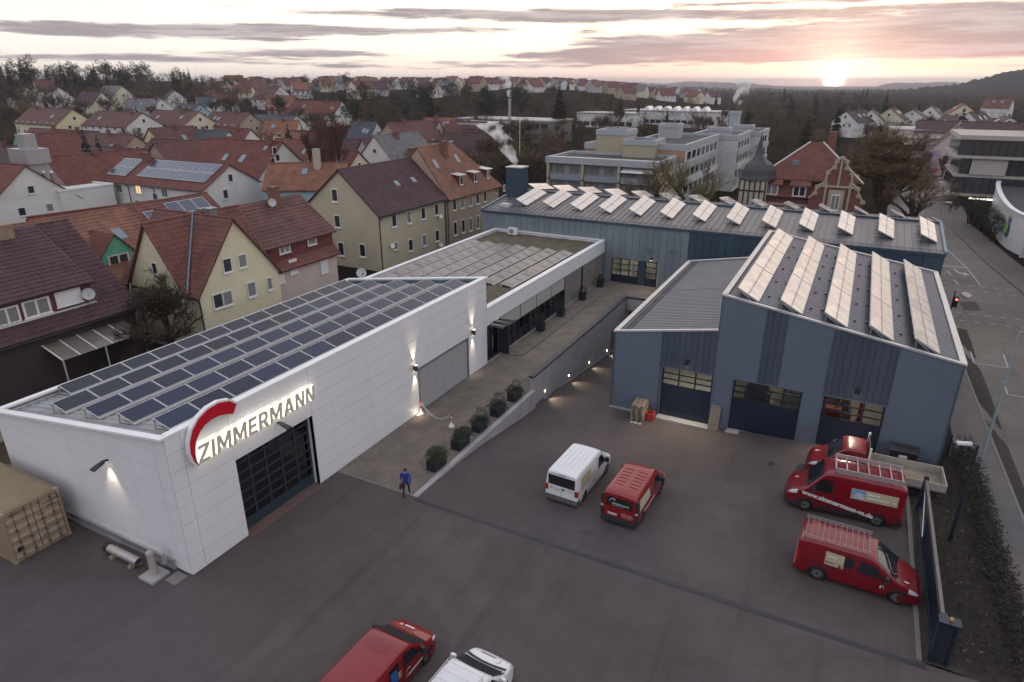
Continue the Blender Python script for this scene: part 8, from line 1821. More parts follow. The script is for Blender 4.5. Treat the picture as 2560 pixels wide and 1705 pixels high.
# flatbed truck
v = Car('flatbed_truck', 'red cab flatbed truck with pale dropside bed before the right gate', 'truck', 24.25, 21.75, R(92), 2.75, 1.90, [(0, 2.08), (.1, 2.16), (.9, 2.18), (1.15, 2.1), (1.85, 1.34), (2.1, 1.2), (2.5, 1.05), (2.66, .88), (2.75, .55)], 1.2, P_red3, (1.95,), .34, group='vehicles parked in the yard')
v.bumpers(rear=False); v.mirrors(1.55, 1.28); v.lamps(.42, .82, .02, .6, .62); v.over('windscreen', 1.83, 1.2, .9, M_cglass); v.side('side_window', [(.55, 1.3), (1.55, 1.3), (1.25, 1.9), (.6, 1.9)], M_cglass)
v.over('bonnet_vent', 1.95, 2.05, 0, M_trim, .012, -.5, -.25); v.over('bonnet_vent', 1.95, 2.05, 0, M_trim, .012, .25, .5); emblem(v, (0, v.y0 + 2.25, 1.19), .25, (0, 1, 0), (1, 0, 0), M_wtext)
M_bed = mat('bed_alu', (.40, .37, .32), rough=.5, metal=.3, var=.12); M_bedf = mat('bed_floor', (.20, .165, .125), rough=.85, var=.25)
yb = v.y0; v.both('chassis_rail', .35, .45, -3.6, 0, .45, .62, M_black)
MB().box(-.98, .98, yb - 3.7, yb - .12, .82, .9).build('bed_floor', M_bedf, v.t)
for q in ((-.98, -.93, yb - 3.7, yb - .12), (.93, .98, yb - 3.7, yb - .12), (-.93, .93, yb - 3.7, yb - 3.65), (-.93, .93, yb - .17, yb - .12)):
 MB().box(*q, .9, 1.30).build('dropside', M_bed, v.t)
for sx in (-.99, .982):
 for z in (.98, 1.1, 1.22): MB().box(sx, sx + .008, yb - 3.68, yb - .14, z, z + .03).build('dropside_rib', M_rail, v.t)
MB().box(-.95, .95, yb - .11, yb - .05, .9, 2.35).build('headboard', M_black, v.t); MB().box(-.97, -.90, yb - .13, yb - .03, .9, 2.5).build('headboard_post', M_cap, v.t); MB().box(.90, .97, yb - .13, yb - .03, .9, 2.5).build('headboard_post', M_cap, v.t)
for sg_ in (-1, 1):
 b = MB(); b.lathe((0, 0, 0), [(.2, -.14), (.31, -.14), (.34, -.1), (.34, .1), (.31, .14), (.2, .14)], 20); b.v = [(sg_ * .72 + q[2], yb - 1.9 + q[0], .34 + q[1]) for q in b.v]; w_ = b.build('wheel', M_tyre, v.t, smooth=True); MB().tube((sg_ * .80, yb - 1.9, .34), (sg_ * .865, yb - 1.9, .34), .2, .19, 16).build('rim', M_rim, w_)
# red van at the bottom edge
v = Car('city_van', 'red city van at the bottom edge with phone picture on its door', 'van', 10.75, -.55, R(-1), 4.55, 1.86, [(0, 1.72), (.1, 1.80), (.5, 1.84), (2.4, 1.82), (2.75, 1.76), (3.5, 1.20), (3.7, 1.08), (4.1, .94), (4.38, .78), (4.55, .5)], 1.0, P_red, (.85, 3.72), .32, nose=.8, group='vehicles parked in the yard')
v.bumpers(P_red, zf=(.24, .5)); v.mirrors(3.25, 1.08); v.lamps(.45, .66, .08, .8, 1.2, .9)
v.over('windscreen', 3.56, 2.85, .94, M_cglass, bow=.14); v.side('side_window', [(2.3, 1.1), (3.25, 1.06), (2.88, 1.54), (2.4, 1.58)], M_cglass); v.side('side_window', [(1.6, 1.1), (2.1, 1.1), (2.12, 1.55), (1.6, 1.56)], M_cglass)
v.over('roof_panel', 1.95, 2.5, 0, P_red3, .006, -.45, .45); v.over('roof_panel', .7, 1.75, 0, P_red, .005, -.5, .5)
v.side('phone_print', [(1.62, .55), (2.0, .55), (2.0, 1.42), (1.62, 1.42)], M_trim, (1,), off=.012); v.side('phone_screen', [(1.66, .6), (1.96, .6), (1.96, 1.38), (1.66, 1.38)], mat('phone_blue', (.015, .10, .34), rough=.4, var=.25, vscale=5), (1,), off=.016)
for k, (y, z) in enumerate(((2.04, 1.12), (2.05, 1.02), (2.05, .92), (2.42, .62))): v.side('printed_finger', [(y - .05, z), (y + .12, z + .02), (y + .12, z + .07), (y - .05, z + .07)], mat('print_skin', (.52, .33, .22), rough=.5), (1,), off=.02)
emblem(v, (v.side_x(2.6, .8) + .02, v.y0 + 2.55, .78), .17, (0, 1, 0), (0, 0, 1), M_wtext, .3); v.side_text('ZIMMERMANN', .11, 2.5, .62, 1, M_wtext, .85, off=.025)
emblem(v, (.35, v.y0 + 3.98, v.top_z(3.98, .35) + .012), .17, (.3, .9, -.3), (.9, -.3, -.1), M_wtext, .3)
v.over('bonnet_print', 3.98, 4.06, 0, M_wtext, .012, -.30, .12); v.over('bonnet_sticker', 3.92, 4.05, 0, mat('print_cream', (.55, .42, .3)), .012, -.52, -.38)
v.seam([(2.25, .4), (2.2, 1.62)]); v.seam([(3.25, .4), (3.3, 1.05)]); v.side('door_handle', [(2.36, .98), (2.54, .98), (2.54, 1.02), (2.36, 1.02)], P_red, off=.03)
# white car at the bottom edge
v = Car('small_van', 'white small van with pipe roof rack cut off by the bottom edge', 'van', 13.95, -.3, R(-3), 4.3, 1.78, [(0, 1.70), (.1, 1.78), (.5, 1.82), (2.2, 1.80), (2.55, 1.72), (3.25, 1.18), (3.5, 1.06), (3.95, .93), (4.15, .78), (4.3, .5)], 1.0, P_white, (.8, 3.45), .31, nose=.9, group='vehicles parked in the yard')
v.bumpers(P_white, zf=(.24, .5)); v.mirrors(3.05, 1.06, P_white); v.lamps(.45, .64, .08, .8, 1.2, .88); v.over('windscreen', 3.32, 2.62, .94, M_cglass, bow=.14); v.over('wiper_cowl', 3.50, 3.36, .9, M_trim, bow=.16, off=.016)
v.side('side_window', [(2.15, 1.08), (3.05, 1.05), (2.68, 1.52), (2.2, 1.56)], M_cglass); v.side('side_window', [(1.3, 1.1), (1.98, 1.08), (1.98, 1.55), (1.3, 1.56)], M_cglass); v.over('bonnet_print', 3.86, 3.92, 0, mat('print_grey', (.2, .2, .21)), .012, -.42, .2)
emblem(v, (.34, v.y0 + 3.8, v.top_z(3.8, .34) + .012), .12, (.2, .95, -.3), (.9, -.3, 0), mat('print_red', (.4, .02, .03), rough=.5), .3)
for k in range(7): MB().tube((-.7, v.y0 + .1 + k * .36, 1.93), (.7, v.y0 + .1 + k * .36, 1.93), .011, n=6).build('rack_bar', M_rail, v.t)
for sx in (-.76, .76):
 MB().tube((sx * .92, v.y0 + .0, 1.94), (sx * .92, v.y0 + 2.4, 1.94), .014, n=6).build('rack_rail', M_rail, v.t)
 for k in range(4): MB().tube((sx * .92, v.y0 + .15 + k * .7, 1.7), (sx * .92, v.y0 + .15 + k * .7, 1.94), .014, n=6).build('rack_foot', M_rail, v.t)
v.seam([(2.05, .4), (2.02, 1.6)])
# far parked cars
def far_car(label, px, py, rz, paint, D=None):
 p = G(px, py, .1); v = Car('parked_car', label, 'car', p.x, p.y, rz, 4.2, 1.75, [(0, .9), (.25, 1.1), (.9, 1.42), (2.4, 1.44), (3.1, 1.0), (3.9, .85), (4.2, .5)], .95, paint, (.8, 3.4), .3, group='cars in the far car park')
 v.over('windscreen', 3.0, 2.5, .85, M_cglass); v.side('side_window', [(1.0, 1.0), (2.8, 1.0), (2.3, 1.35), (1.1, 1.35)], M_cglass); v.bumpers(paint)
far_car('white car parked before the office building', 2520, 467, R(80), P_white)
# ---------------------------------------------------------------- people
def person(label, x, y, z, rz, jacket, trousers, hair, stride=.28, h=1.74):
 k = h / 1.75; J = {}; b = []
 def v_(n, p, r, par=None): J[n] = len(b); b.append((Vector(p) * k, r * k, par))
 v_('pelvis', (0, 0, .95), .15); v_('waist', (0, -.01, 1.08), .14, 'pelvis'); v_('chest', (0, -.02, 1.28), .175, 'waist'); v_('neckb', (0, 0, 1.45), .10, 'chest'); v_('neck', (0, .02, 1.52), .062, 'neckb'); v_('head', (0, .035, 1.60), .085, 'neck'); v_('crown', (0, .03, 1.70), .075, 'head')
 for s_, n in ((-1, 'l'), (1, 'r')):
  st = stride * s_; v_('hip' + n, (s_ * .095, .0, .90), .105, 'pelvis'); v_('knee' + n, (s_ * .10, st * .55 + .04, .50), .07, 'hip' + n); v_('ank' + n, (s_ * .10, st, .10), .048, 'knee' + n); v_('toe' + n, (s_ * .11, st + .15, .05), .042, 'ank' + n)
  v_('sh' + n, (s_ * .20, -.01, 1.41), .078, 'chest'); v_('el' + n, (s_ * .27, -st * .45 - .03, 1.13), .052, 'sh' + n); v_('wr' + n, (s_ * .28, -st * .6 + .08, .90), .036, 'el' + n); v_('hand' + n, (s_ * .275, -st * .6 + .11, .82), .04, 'wr' + n); v_('fing' + n, (s_ * .27, -st * .6 + .13, .74), .024, 'hand' + n)
  v_('thumb' + n, (s_ * .24, -st * .6 + .16, .80), .016, 'hand' + n)
 me = bpy.data.meshes.new('person'); me.from_pydata([p for p, _, _ in b], [(J[q], i) for i, (_, _, q) in enumerate(b) if q], []); o = bpy.data.objects.new('person', me); COL.objects.link(o)
 md = o.modifiers.new('skin', 'SKIN'); sk = me.skin_vertices[0].data
 for i, (_, r, _) in enumerate(b): sk[i].radius = (r, r * .82)
 sk[0].use_root = True; o.modifiers.new('sub', 'SUBSURF').levels = 2; o.modifiers['sub'].render_levels = 2; md.use_smooth_shade = True
 m2 = bpy.data.meshes.new_from_object(o.evaluated_get(bpy.context.evaluated_depsgraph_get())); bpy.data.objects.remove(o); bpy.data.meshes.remove(me)
 for m_ in (jacket, trousers, hair, mat('skin', (.40, .24, .17), rough=.6), M_black): m2.materials.append(m_)
 for p in m2.polygons:
  c = p.center / k
  if c.z > 1.535: p.material_index = 2 if (c.y < .075 or c.z > 1.66) else 3
  elif c.z > 1.49: p.material_index = 3
  elif abs(c.x) > .2 and c.z < .875: p.material_index = 3
  elif c.z > .86 or (abs(c.x) > .2 and c.z > .8): p.material_index = 0
  elif c.z > .12: p.material_index = 1
  else: p.material_index = 4
  p.use_smooth = True
 m2.name = 'person'; o = bpy.data.objects.new('person', m2); COL.objects.link(o); o.location = (x, y, z); o.rotation_euler = (0, 0, rz); props(o, label, 'person')
 return o
person('person in blue jacket and dark trousers walking along the paved path', 4.75, 9.1, 0.0, R(25), mat('jacket_blue', (.010, .030, .22), rough=.8, var=.15, vscale=6), mat('trousers_black', (.010, .011, .015), rough=.85), mat('hair_dark', (.02, .014, .01), rough=.8))
t = thing('carry_bag', 'purple red bag hanging from the walking person hand', 'bag', (4.43, 9.12, .35))
b = MB(); b.hexa([(4.36, 9.02, .36), (4.46, 9.02, .36), (4.46, 9.30, .36), (4.36, 9.30, .36), (4.37, 9.04, .66), (4.45, 9.04, .66), (4.45, 9.28, .66), (4.37, 9.28, .66)]); b.build('body', mat('bag_purple', (.13, .012, .05), rough=.7), t)
b = MB(); b.path([(4.41, 9.08, .66), (4.42, 9.11, .76), (4.42, 9.17, .78), (4.42, 9.21, .76), (4.41, 9.24, .66)], .012); b.build('handle', MATS['bag_purple'], t)
for i, (px, py) in enumerate(((2374, 530), (2390, 527))):
 p = G(px, py, .1); person(['person in dark coat on the far pavement left of the car', 'second person in dark coat at the far kerb beside the car'][i], p.x, p.y, .0, R(160), mat('coat_dark', (.02, .018, .022), rough=.9), MATS['trousers_black'], MATS['hair_dark'], .2, 1.72)
# ---------------------------------------------------------------- trees
M_bark = mat('bark', (.050, .040, .032), spec=0., rough=.9, var=.25, vscale=6); M_twig = mat('twigs', (.105, .078, .058), spec=0., rough=.9, var=.3, vscale=2); M_twigw = mat('twigs_ochre', (.135, .108, .058), spec=0., rough=.9, var=.3, vscale=2); M_twigr = mat('twigs_red', (.12, .068, .052), spec=0., rough=.9, var=.3, vscale=2)
M_needle = mat('needles', (.017, .028, .018), spec=0., rough=.85, var=.45, vscale=1.5); M_needle2 = mat('needles_blue', (.030, .046, .040), spec=0., rough=.85, var=.4, vscale=1.5)
def bare_tree(seed, h, spread, levels, twig_w, ntw, lean=.0, up=.35, trunk=.035, first=.25, nk=(4, 6)):
 rr = random.Random(seed); tr, cr = MB(), MB()
 def grow(p, d, l_, r_, lev):
  n = 3; q = p; pts = [(p, r_)]
  for k in range(n):
   d = (d + Vector((rr.gauss(0, .13), rr.gauss(0, .13), rr.gauss(0, .09) + (.05 if lev else 0)))).normalized(); q2 = q + d * l_ / n; r2 = r_ * (1 - .22 * (k + 1)); (tr if lev <= 1 else cr).tube(q, q2, max(r_ * (1 - .22 * k), twig_w * .5), max(r2, twig_w * .4), 6 if lev == 0 else (4 if lev < 3 else 3), 0, False); q = q2; pts.append((q, r2))
  if lev >= levels:
   for _ in range(ntw):
    a = pts[rr.randint(1, n)][0]; e = (d * .6 + Vector((rr.gauss(0, .6), rr.gauss(0, .6), rr.gauss(.1, .5)))).normalized(); t = l_ * rr.uniform(.5, 1.1); s_ = e.orthogonal().normalized() * twig_w; m_ = a + e * t * .5 + Vector((rr.gauss(0, .05), rr.gauss(0, .05), rr.gauss(0, .05))) * t
    cr.face([a - s_ * .5, a + s_ * .5, m_ + s_ * .3, a + e * t, m_ - s_ * .3])
   return
  for _ in range(rr.randint(*nk)):
   f = rr.uniform(.45, 1.0) if lev else rr.uniform(.35, 1.0); i = min(n - 1, int(f * n)); a = pts[i][0] + (pts[i + 1][0] - pts[i][0]) * (f * n - i)
   ang = rr.uniform(0, 6.283); e = (d * rr.uniform(.5, 1.0) + Vector((math.cos(ang), math.sin(ang), 0)) * spread * rr.uniform(.6, 1.1) + Vector((0, 0, up * rr.uniform(.3, 1.2)))).normalized()
   grow(a, e, l_ * rr.uniform(.52, .74), r_ * rr.uniform(.42, .6), lev + 1)
 # trunk
 p = Vector((0, 0, -.5)); d = Vector((lean, 0, 1)).normalized(); grow(p, d, h * .42, h * trunk, 0)
 return tr, cr
def scale_to(tr, cr, h):
 z = max(v[2] for v in cr.v); k = h / z
 for m_ in (tr, cr): m_.v = [(a * k, b_ * k, c_ * k) for a, b_, c_ in m_.v]
def conifer(seed, h, r, droop=.35, n=17, per=13, ragged=.25):
 rr = random.Random(seed); tr, cr = MB(), MB(); tr.tube((0, 0, -.4), (0, 0, h * .96), h * .018, .02, 6)
 for k in range(n):
  f = (k + rr.uniform(-.2, .2)) / n; z = h * (.08 + .9 * f); R_ = r * (1 - f) ** .85 + .12; m_ = int(per * (1 - f * .55)) + 3
  for j in range(m_):
   a = 6.283 * j / m_ + rr.uniform(-.3, .3); l_ = R_ * rr.uniform(1 - ragged, 1.12); e = Vector((math.cos(a), math.sin(a), 0)); s_ = Vector((-e.y, e.x, 0)); w_ = l_ * rr.uniform(.16, .28) + .05; zz = z + rr.uniform(-.3, .3); tip = e * l_ + Vector((0, 0, zz - l_ * droop * rr.uniform(.6, 1.5))); mid = e * l_ * .55 + Vector((0, 0, zz - l_ * droop * .25))
   b0 = Vector((0, 0, zz)); cr.face([b0, mid + s_ * w_, tip, mid - s_ * w_]); dn = Vector((0, 0, -w_ * 1.1)); cr.face([b0 + dn * .3, mid + s_ * w_ * .5 + dn, tip + dn * .4, mid - s_ * w_ * .5 + dn])
 cr.tube((0, 0, h * .93), (0, 0, h * 1.02), .06, .01, 4); return tr, cr
def pine(seed, h, r):
 rr = random.Random(seed); tr, cr = MB(), MB(); tr.tube((0, 0, -.4), (0, 0, h * .9), h * .02, .05, 6)
 for _ in range(16):
  z = h * rr.uniform(.35, 1.0); k = 1 - abs(z / h - .65) * 1.3; a = rr.uniform(0, 6.28); d = r * k * rr.uniform(.2, .85); c = (d * math.cos(a), d * math.sin(a), z); leaf_cloud(cr, c, r * .38, r * .38, h * .075, 70, .75, rr, 0, 0, .3); tr.tube((0, 0, z - h * .08), c, .07, .03, 4)
 return tr, cr
class Kind:
 def __init__(s, tr, cr, m_, name): s.tr = tr.mesh('trunk', M_bark, smooth=False); s.cr = cr.mesh('crown', m_); s.name = name
 def put(s, label, x, y, z, sc_=1., rz=0., group=None):
  t = thing(s.name, label, 'tree', (x, y, z), rz, group, local=True); t.scale = (sc_, sc_, sc_)
  for n, me in (('trunk', s.tr), ('crown', s.cr)): o = bpy.data.objects.new(n, me); COL.objects.link(o); o.parent = t
  return t
def mk(seed, h, m_, name='bare_tree', **kw):
 tr, cr = bare_tree(seed, h, **kw); scale_to(tr, cr, h); return Kind(tr, cr, m_, name)
# individual trees that show large
big = mk(3, 16.0, mat('twigs_big', (.145, .098, .060), spec=0., rough=.9, var=.3, vscale=1.5), spread=1.05, levels=4, twig_w=.05, ntw=13, up=.4, trunk=.05, nk=(5, 6))
p = G(2215, 545, 0); big.put('huge bare broad crowned tree beside the brick villa and road', 27.0, 97.0, 0, 1.0, 1.0).scale = (1.3, 1.3, .98)
big2 = mk(31, 13.0, MATS['twigs_big'], spread=1.1, levels=4, twig_w=.035, ntw=5, up=.2, trunk=.045, nk=(4, 5)); big2.put('low wide bare tree with drooping limbs at the road bend', 30.5, 92.0, 0, .8, 2.2)
oak = mk(9, 11.5, M_twigw, spread=.9, levels=4, twig_w=.03, ntw=4, up=.35, trunk=.035, nk=(4, 5)); oak.put('bare tree left in front of the flats', -1.2, 73.5, 0, 1.0, .4); oak2 = mk(12, 12.0, M_twigw, spread=.8, levels=4, twig_w=.03, ntw=4, up=.45, trunk=.035, nk=(4, 5)); oak2.put('taller bare tree right in front of the flats', 4.6, 73.5, 0, 1.0, 2.0)
gard = mk(14, 6.6, mat('twigs_dark', (.060, .048, .038), spec=0., rough=.9, var=.3), spread=1.1, levels=4, twig_w=.026, ntw=8, up=.15, trunk=.05, nk=(4, 5)); gard.put('gnarled dark fruit tree between brown house and yellow house', -21.6, 15.0, 0, 1.12, 0)
gard2 = mk(17, 4.2, MATS['twigs_dark'], spread=1.1, levels=3, twig_w=.02, ntw=7, up=.2, trunk=.03, nk=(5, 6)); gard2.put('small bushy leafless tree at the right end of the patio', -21.6, 13.2, 0, .75, 1.0)
sl = mk(21, 15, M_twigr, spread=.55, levels=4, twig_w=.045, ntw=4, up=.7, trunk=.03, nk=(4, 6)); q = PD(808, 118); sl.put('big reddish bare tree standing among the old town roofs', q.x, q.y, 0, 1.12, 0); q = PD(770, 125); sl.put('second reddish bare tree left of the big one', q.x, q.y, 0, .95, 1.6)
q = PD(985, 112); oak.put('bare tree in front of the slate roofed white gable', q.x, q.y, 0, .85, 1); q = PD(1060, 122); oak2.put('bare tree right of the slate roofed white gable', q.x, q.y, 0, .8, 2.4)
q = PD(930, 103); gard.put('gnarled bare tree by the grey gable', q.x, q.y, 0, 1.1, 2)
wil = mk(23, 9, mat('twigs_willow', (.16, .135, .075), spec=0., rough=.9, var=.3), spread=.9, levels=3, twig_w=.06, ntw=8, up=.5, trunk=.03, nk=(5, 6)); q = PD(320, 190); wil.put('pale straw coloured round bare tree on the left slope', q.x, q.y, th(q.x, q.y), 1.15, 0)
# generic kinds for the distance
FB = [mk(40 + i, 11, m_, spread=s_, levels=3, twig_w=w_, ntw=n_, up=u_, trunk=.03, nk=(4, 6)) for i, (m_, s_, w_, n_, u_) in enumerate(((M_twig, .8, .10, 6, .45), (M_twigr, .7, .10, 6, .55), (M_twigw, .9, .10, 6, .35), (M_twig, .6, .11, 7, .7)))]
FC = [Kind(*conifer(60 + i, 14, r_, d_), m_, 'spruce_tree') for i, (r_, d_, m_) in enumerate(((3.0, .35, M_needle), (2.5, .45, M_needle), (3.4, .3, M_needle2)))]
FP = [Kind(*pine(70 + i, 14, 4.2), M_needle, 'pine_tree') for i in range(2)]
CY = Kind(*conifer(80, 9, .9, .9, 15, 8), M_needle, 'cypress_tree')
def at_px(kind, label, px, D, sc_, grp=None):
 q = PD(px, D); return kind.put(label, q.x, q.y, th(q.x, q.y), sc_, random.uniform(0, 6.28), grp)
at_px(FC[0], 'tall dark spruce in the centre distance', 1400, 232, 1.42); at_px(FC[0], 'dark fir left of a pair on the left slope', 178, 155, .85); at_px(FC[1], 'dark fir right of a pair on the left slope', 210, 152, .8)
at_px(FC[2], 'spruce rising among the right hand terraces', 2428, 250, .98); at_px(FC[2], 'smaller spruce among the right hand terraces', 2350, 262, .8); at_px(FC[0], 'spruce right of the steaming tower', 1880, 215, 1.0); at_px(FC[1], 'narrow fir behind the flats', 1555, 300, .95); at_px(FC[1], 'second narrow fir behind the flats', 1600, 290, .85); at_px(FC[1], 'third small fir before the saw roof hall', 1675, 280, .7)
at_px(FC[0], 'dark fir beside the white gabled house on the slope', 705, 160, .85); at_px(FC[2], 'little fir in front of the solar house', 598, 92, .38); at_px(CY, 'slim dark cypress beside the blue house', 662, 92, .85); at_px(CY, 'first slim cypress by the cream apartment block', 326, 292, 1.0); at_px(CY, 'second slim cypress by the cream apartment block', 302, 296, .9); at_px(CY, 'third slim cypress before the cream apartment block', 452, 300, .8); at_px(CY, 'fourth slim cypress before the cream apartment block', 465, 300, .85)
at_px(FP[0], 'dark evergreen bush before the solar house wall', 450, 84, .30); at_px(FC[0], 'spruce silhouetted in the sun glare', 2110, 260, .95)
rr = random.Random(99); cnt = 0
def lab(k, zone): return {'bare_tree': 'leafless tree', 'spruce_tree': 'dark spruce', 'pine_tree': 'dark pine'}[k.name] + ' among many ' + zone
def scatter(n, px0, px1, D0, D1, kinds, zone, s0, s1, dmin=7.):
 k = 0; tr = 0; pos = []
 while k < n and tr < n * 40:
  tr += 1; px = rr.uniform(px0, px1); D = math.sqrt(rr.uniform(D0 * D0, D1 * D1)); q = PD(px, D)
  if not free(q.x, q.y, dmin) or any((q.x - a) ** 2 + (q.y - b_) ** 2 < 9 for a, b_ in pos): continue
  kd = rr.choice(kinds); kd.put(lab(kd, zone), q.x, q.y, th(q.x, q.y) - .2, rr.uniform(s0, s1), rr.uniform(0, 6.28), 'trees ' + zone); pos.append((q.x, q.y)); k += 1
scatter(46, -60, 480, 395, 520, FC + FP + FC[:1], 'crowning the left hillside', .8, 1.25, 5)
scatter(44, -60, 700, 300, 470, FB, 'on the left hillside', .8, 1.2, 6)
scatter(26, 480, 900, 430, 760, FC[:2] + FP + FB, 'along the middle ridge', .6, .95, 6)
scatter(40, 850, 1330, 240, 420, FP + FP + FC[:1] + FB[:2], 'in the dark belt below the centre ridge', .7, 1.05, 8)
scatter(40, 120, 1150, 130, 330, FB, 'between the old town roofs', .5, .85, 9)
scatter(52, 1180, 1900, 140, 420, FB, 'in the centre valley', .6, 1.05, 6)
scatter(34, 1150, 1420, 118, 200, FB, 'behind the chimney and flats', .7, 1.0, 5)
scatter(60, 1850, 2330, 170, 520, FB + FB + FC[:1], 'in the hazy valley under the sun', .6, 1.0, 6)
scatter(22, 2180, 2560, 150, 330, FB, 'around the right hand houses', .45, .75, 7)
scatter(22, 1400, 2200, 450, 900, FB + FC[:2], 'far along the valley floor', .8, 1.1, 6)
scatter(14, 1000, 1700, 500, 900, FC[:2] + FB, 'along the far centre ridge', .5, .8, 6)
# clipped yew row by the pavement
M_yew = mat('yew', (.022, .030, .014), rough=.85, var=.5, vscale=3)
for i, (x, y, h_) in enumerate(((38.7, 106.2, 4.0), (39.1, 104.0, 4.2), (39.5, 101.4, 4.2), (39.8, 97.0, 3.6), (40.1, 93.6, 3.4))):
 t = thing('clipped_yew', ['farthest', 'second farthest', 'middle', 'second nearest', 'nearest'][i] + ' dark clipped evergreen on bare stems along the pavement', 'tree', (x, y, 0), group='evergreens along the pavement'); b = MB(); rq = random.Random(200 + i)
 for k in range(5): a = k * 1.256; b.tube((x + .15 * math.cos(a), y + .15 * math.sin(a), 0), (x + .6 * math.cos(a), y + .6 * math.sin(a), h_ * .55), .09, .06, 5)
 b.build('trunk', M_bark, t); b = MB(); leaf_cloud(b, (x, y, h_ * .72), 1.35, 1.5, h_ * .33, 1500, .22, rq, 0, 0, .55); b.build('crown', M_yew, t)
# garden bushes at the far left
for i, (x, y, r_) in enumerate(((-20.6, 3.6, 1.3), (-19.3, 5.3, 1.0))):
 t = thing('garden_bush', ['dark green bush at the left edge behind the white hall', 'smaller green bush beside the board fence'][i], 'bush', (x, y, 0)); b = MB(); leaf_cloud(b, (x, y, r_ * .6), r_, r_, r_ * .75, 900, .14, random.Random(300 + i), 0, 0, .5); b.build('leaves', M_leaf, t); b = MB(); b.tube((x, y, -.1), (x, y, r_ * .6), .06, .03, 5); b.build('stem', M_bark, t)
# ---------------------------------------------------------------- far hills
def ridge_hill(name, prof, D, depth, m_, base=-25, n=140, rough_=2.):
 rq = random.Random(len(prof) + int(D)); xs_ = [prof[0][0] + (prof[-1][0] - prof[0][0]) * k / n for k in range(n + 1)]; b = MB(); rows = 7
 for r_ in range(rows):
  f = r_ / (rows - 1)
  for px in xs_:
   py = lerp_tab(prof, px); ztop = CAM.z + (HORY - py) / FPX * D * 1.0; ed = 1.0
   k = math.sin(math.pi * min(1, f * 1.0) * .5) if f <= .66 else 1 - ((f - .66) / .34) ** 2
   k = (f / .66) ** .8 if f <= .66 else max(0, 1 - ((f - .66) / .34) ** 1.5)
   q = PD(px, D + depth * (f - .66)); b.v.append((q.x, q.y, base + (ztop - base) * k * ed + rq.uniform(-rough_, rough_) * k))
 m1 = n + 1
 for r_ in range(rows - 1):
  for k in range(n): b.f.append((r_ * m1 + k, r_ * m1 + k + 1, (r_ + 1) * m1 + k + 1, (r_ + 1) * m1 + k)); b.m.append(0)
 b.build(name, m_, smooth=True, kind='structure')
M_hill = mat('wooded_hill', (.014, .018, .018), spec=0., rough=1., var=.35, vscale=.012); M_hill2 = mat('far_hill', (.016, .020, .030), spec=0., rough=1., var=.15, vscale=.002)
ridge_hill('hills', [(600, 222), (780, 219), (800, 218), (925, 222), (955, 222), (990, 210), (1010, 206), (1090, 205), (1160, 209), (1240, 213), (1300, 213), (1320, 206), (1360, 207), (1440, 204), (1520, 208), (1580, 205), (1660, 209), (1720, 204), (1880, 208), (1920, 212), (2000, 215), (2040, 220), (2160, 219), (2230, 207), (2300, 206), (2395, 205), (2420, 208), (2700, 210)], 7200, 2400, M_hill2, n=220, rough_=4)
ridge_hill('wooded_hills', [(1300, 236), (1480, 232), (1600, 226), (1720, 217), (1760, 216), (1850, 220), (1920, 217), (2000, 222), (2120, 220), (2300, 219), (2430, 224)], 3000, 1200, M_hill, n=160, rough_=3)
ridge_hill('wooded_hills', [(2150, 226), (2260, 219), (2330, 214), (2400, 208), (2470, 195), (2520, 185), (2570, 179), (2700, 172), (2900, 168)], 1900, 1100, M_hill, n=120, rough_=3)
ridge_hill('wooded_hills', [(-300, 214), (0, 214), (300, 216), (700, 224), (1000, 229), (1400, 234)], 1700, 900, M_hill, n=100, rough_=2)
# leafless woodland that reads as one mass
def wood(name, label, n, px0, px1, D0, D1, h0, h1, m_, seed, per=34, tw=.5, avoid=9):
 rq = random.Random(seed); b = MB()
 for _ in range(n):
  px = rq.uniform(px0, px1); D = math.sqrt(rq.uniform(D0 * D0, D1 * D1)); q = PD(px, D)
  if not free(q.x, q.y, avoid): continue
  z = th(q.x, q.y); h_ = rq.uniform(h0, h1); r_ = h_ * rq.uniform(.26, .40); b.tube((q.x, q.y, z - .3), (q.x, q.y, z + h_ * .6), .16, .06, 3, 0, False)
  for k in range(per):
   a = rq.uniform(0, 6.283); f = rq.random() ** .6; zz = z + h_ * rq.uniform(.22, .8); p = Vector((q.x + r_ * f * .6 * math.cos(a), q.y + r_ * f * .6 * math.sin(a), zz)); d = Vector((math.cos(a) * .6 + rq.gauss(0, .3), math.sin(a) * .6 + rq.gauss(0, .3), rq.uniform(.3, 1.2))).normalized(); s_ = d.orthogonal().normalized() * tw * rq.uniform(.3, .7); l_ = h_ * rq.uniform(.12, .26); b.face([p - s_ * .5, p + d * l_ * .5 + s_ * .4, p + d * l_, p + d * l_ * .45 - s_ * .5])
 b.build(name, m_, label=label, kind='stuff')
M_wm = mat('wood_mass', (.088, .066, .052), spec=0., rough=1., var=.45, vscale=.06); M_wm2 = mat('wood_mass_dark', (.052, .044, .035), spec=0., rough=1., var=.5, vscale=.06)
wood('hillside_wood', 'brown leafless wood covering the left hillside', 330, -120, 620, 330, 540, 8, 14, M_wm, 1, 46, .45, 7)
wood('valley_wood', 'far leafless woodland filling the hazy valley floor', 900, 1690, 2700, 480, 1500, 4.5, 8.5, M_wm, 2, 22, 1.1, 15)
wood('valley_wood', 'tangle of bare trees between flats and the school block', 360, 1120, 1960, 150, 430, 6, 10, M_wm, 3, 46, .3, 10)
wood('valley_wood', 'bare tree belt below the centre ridge', 220, 640, 1180, 330, 640, 6, 11, M_wm2, 4, 36, .5, 9)
wood('garden_scrub', 'leafless shrubs between the old town houses', 240, -40, 1200, 130, 330, 3, 6.5, M_wm, 5, 46, .2, 8)
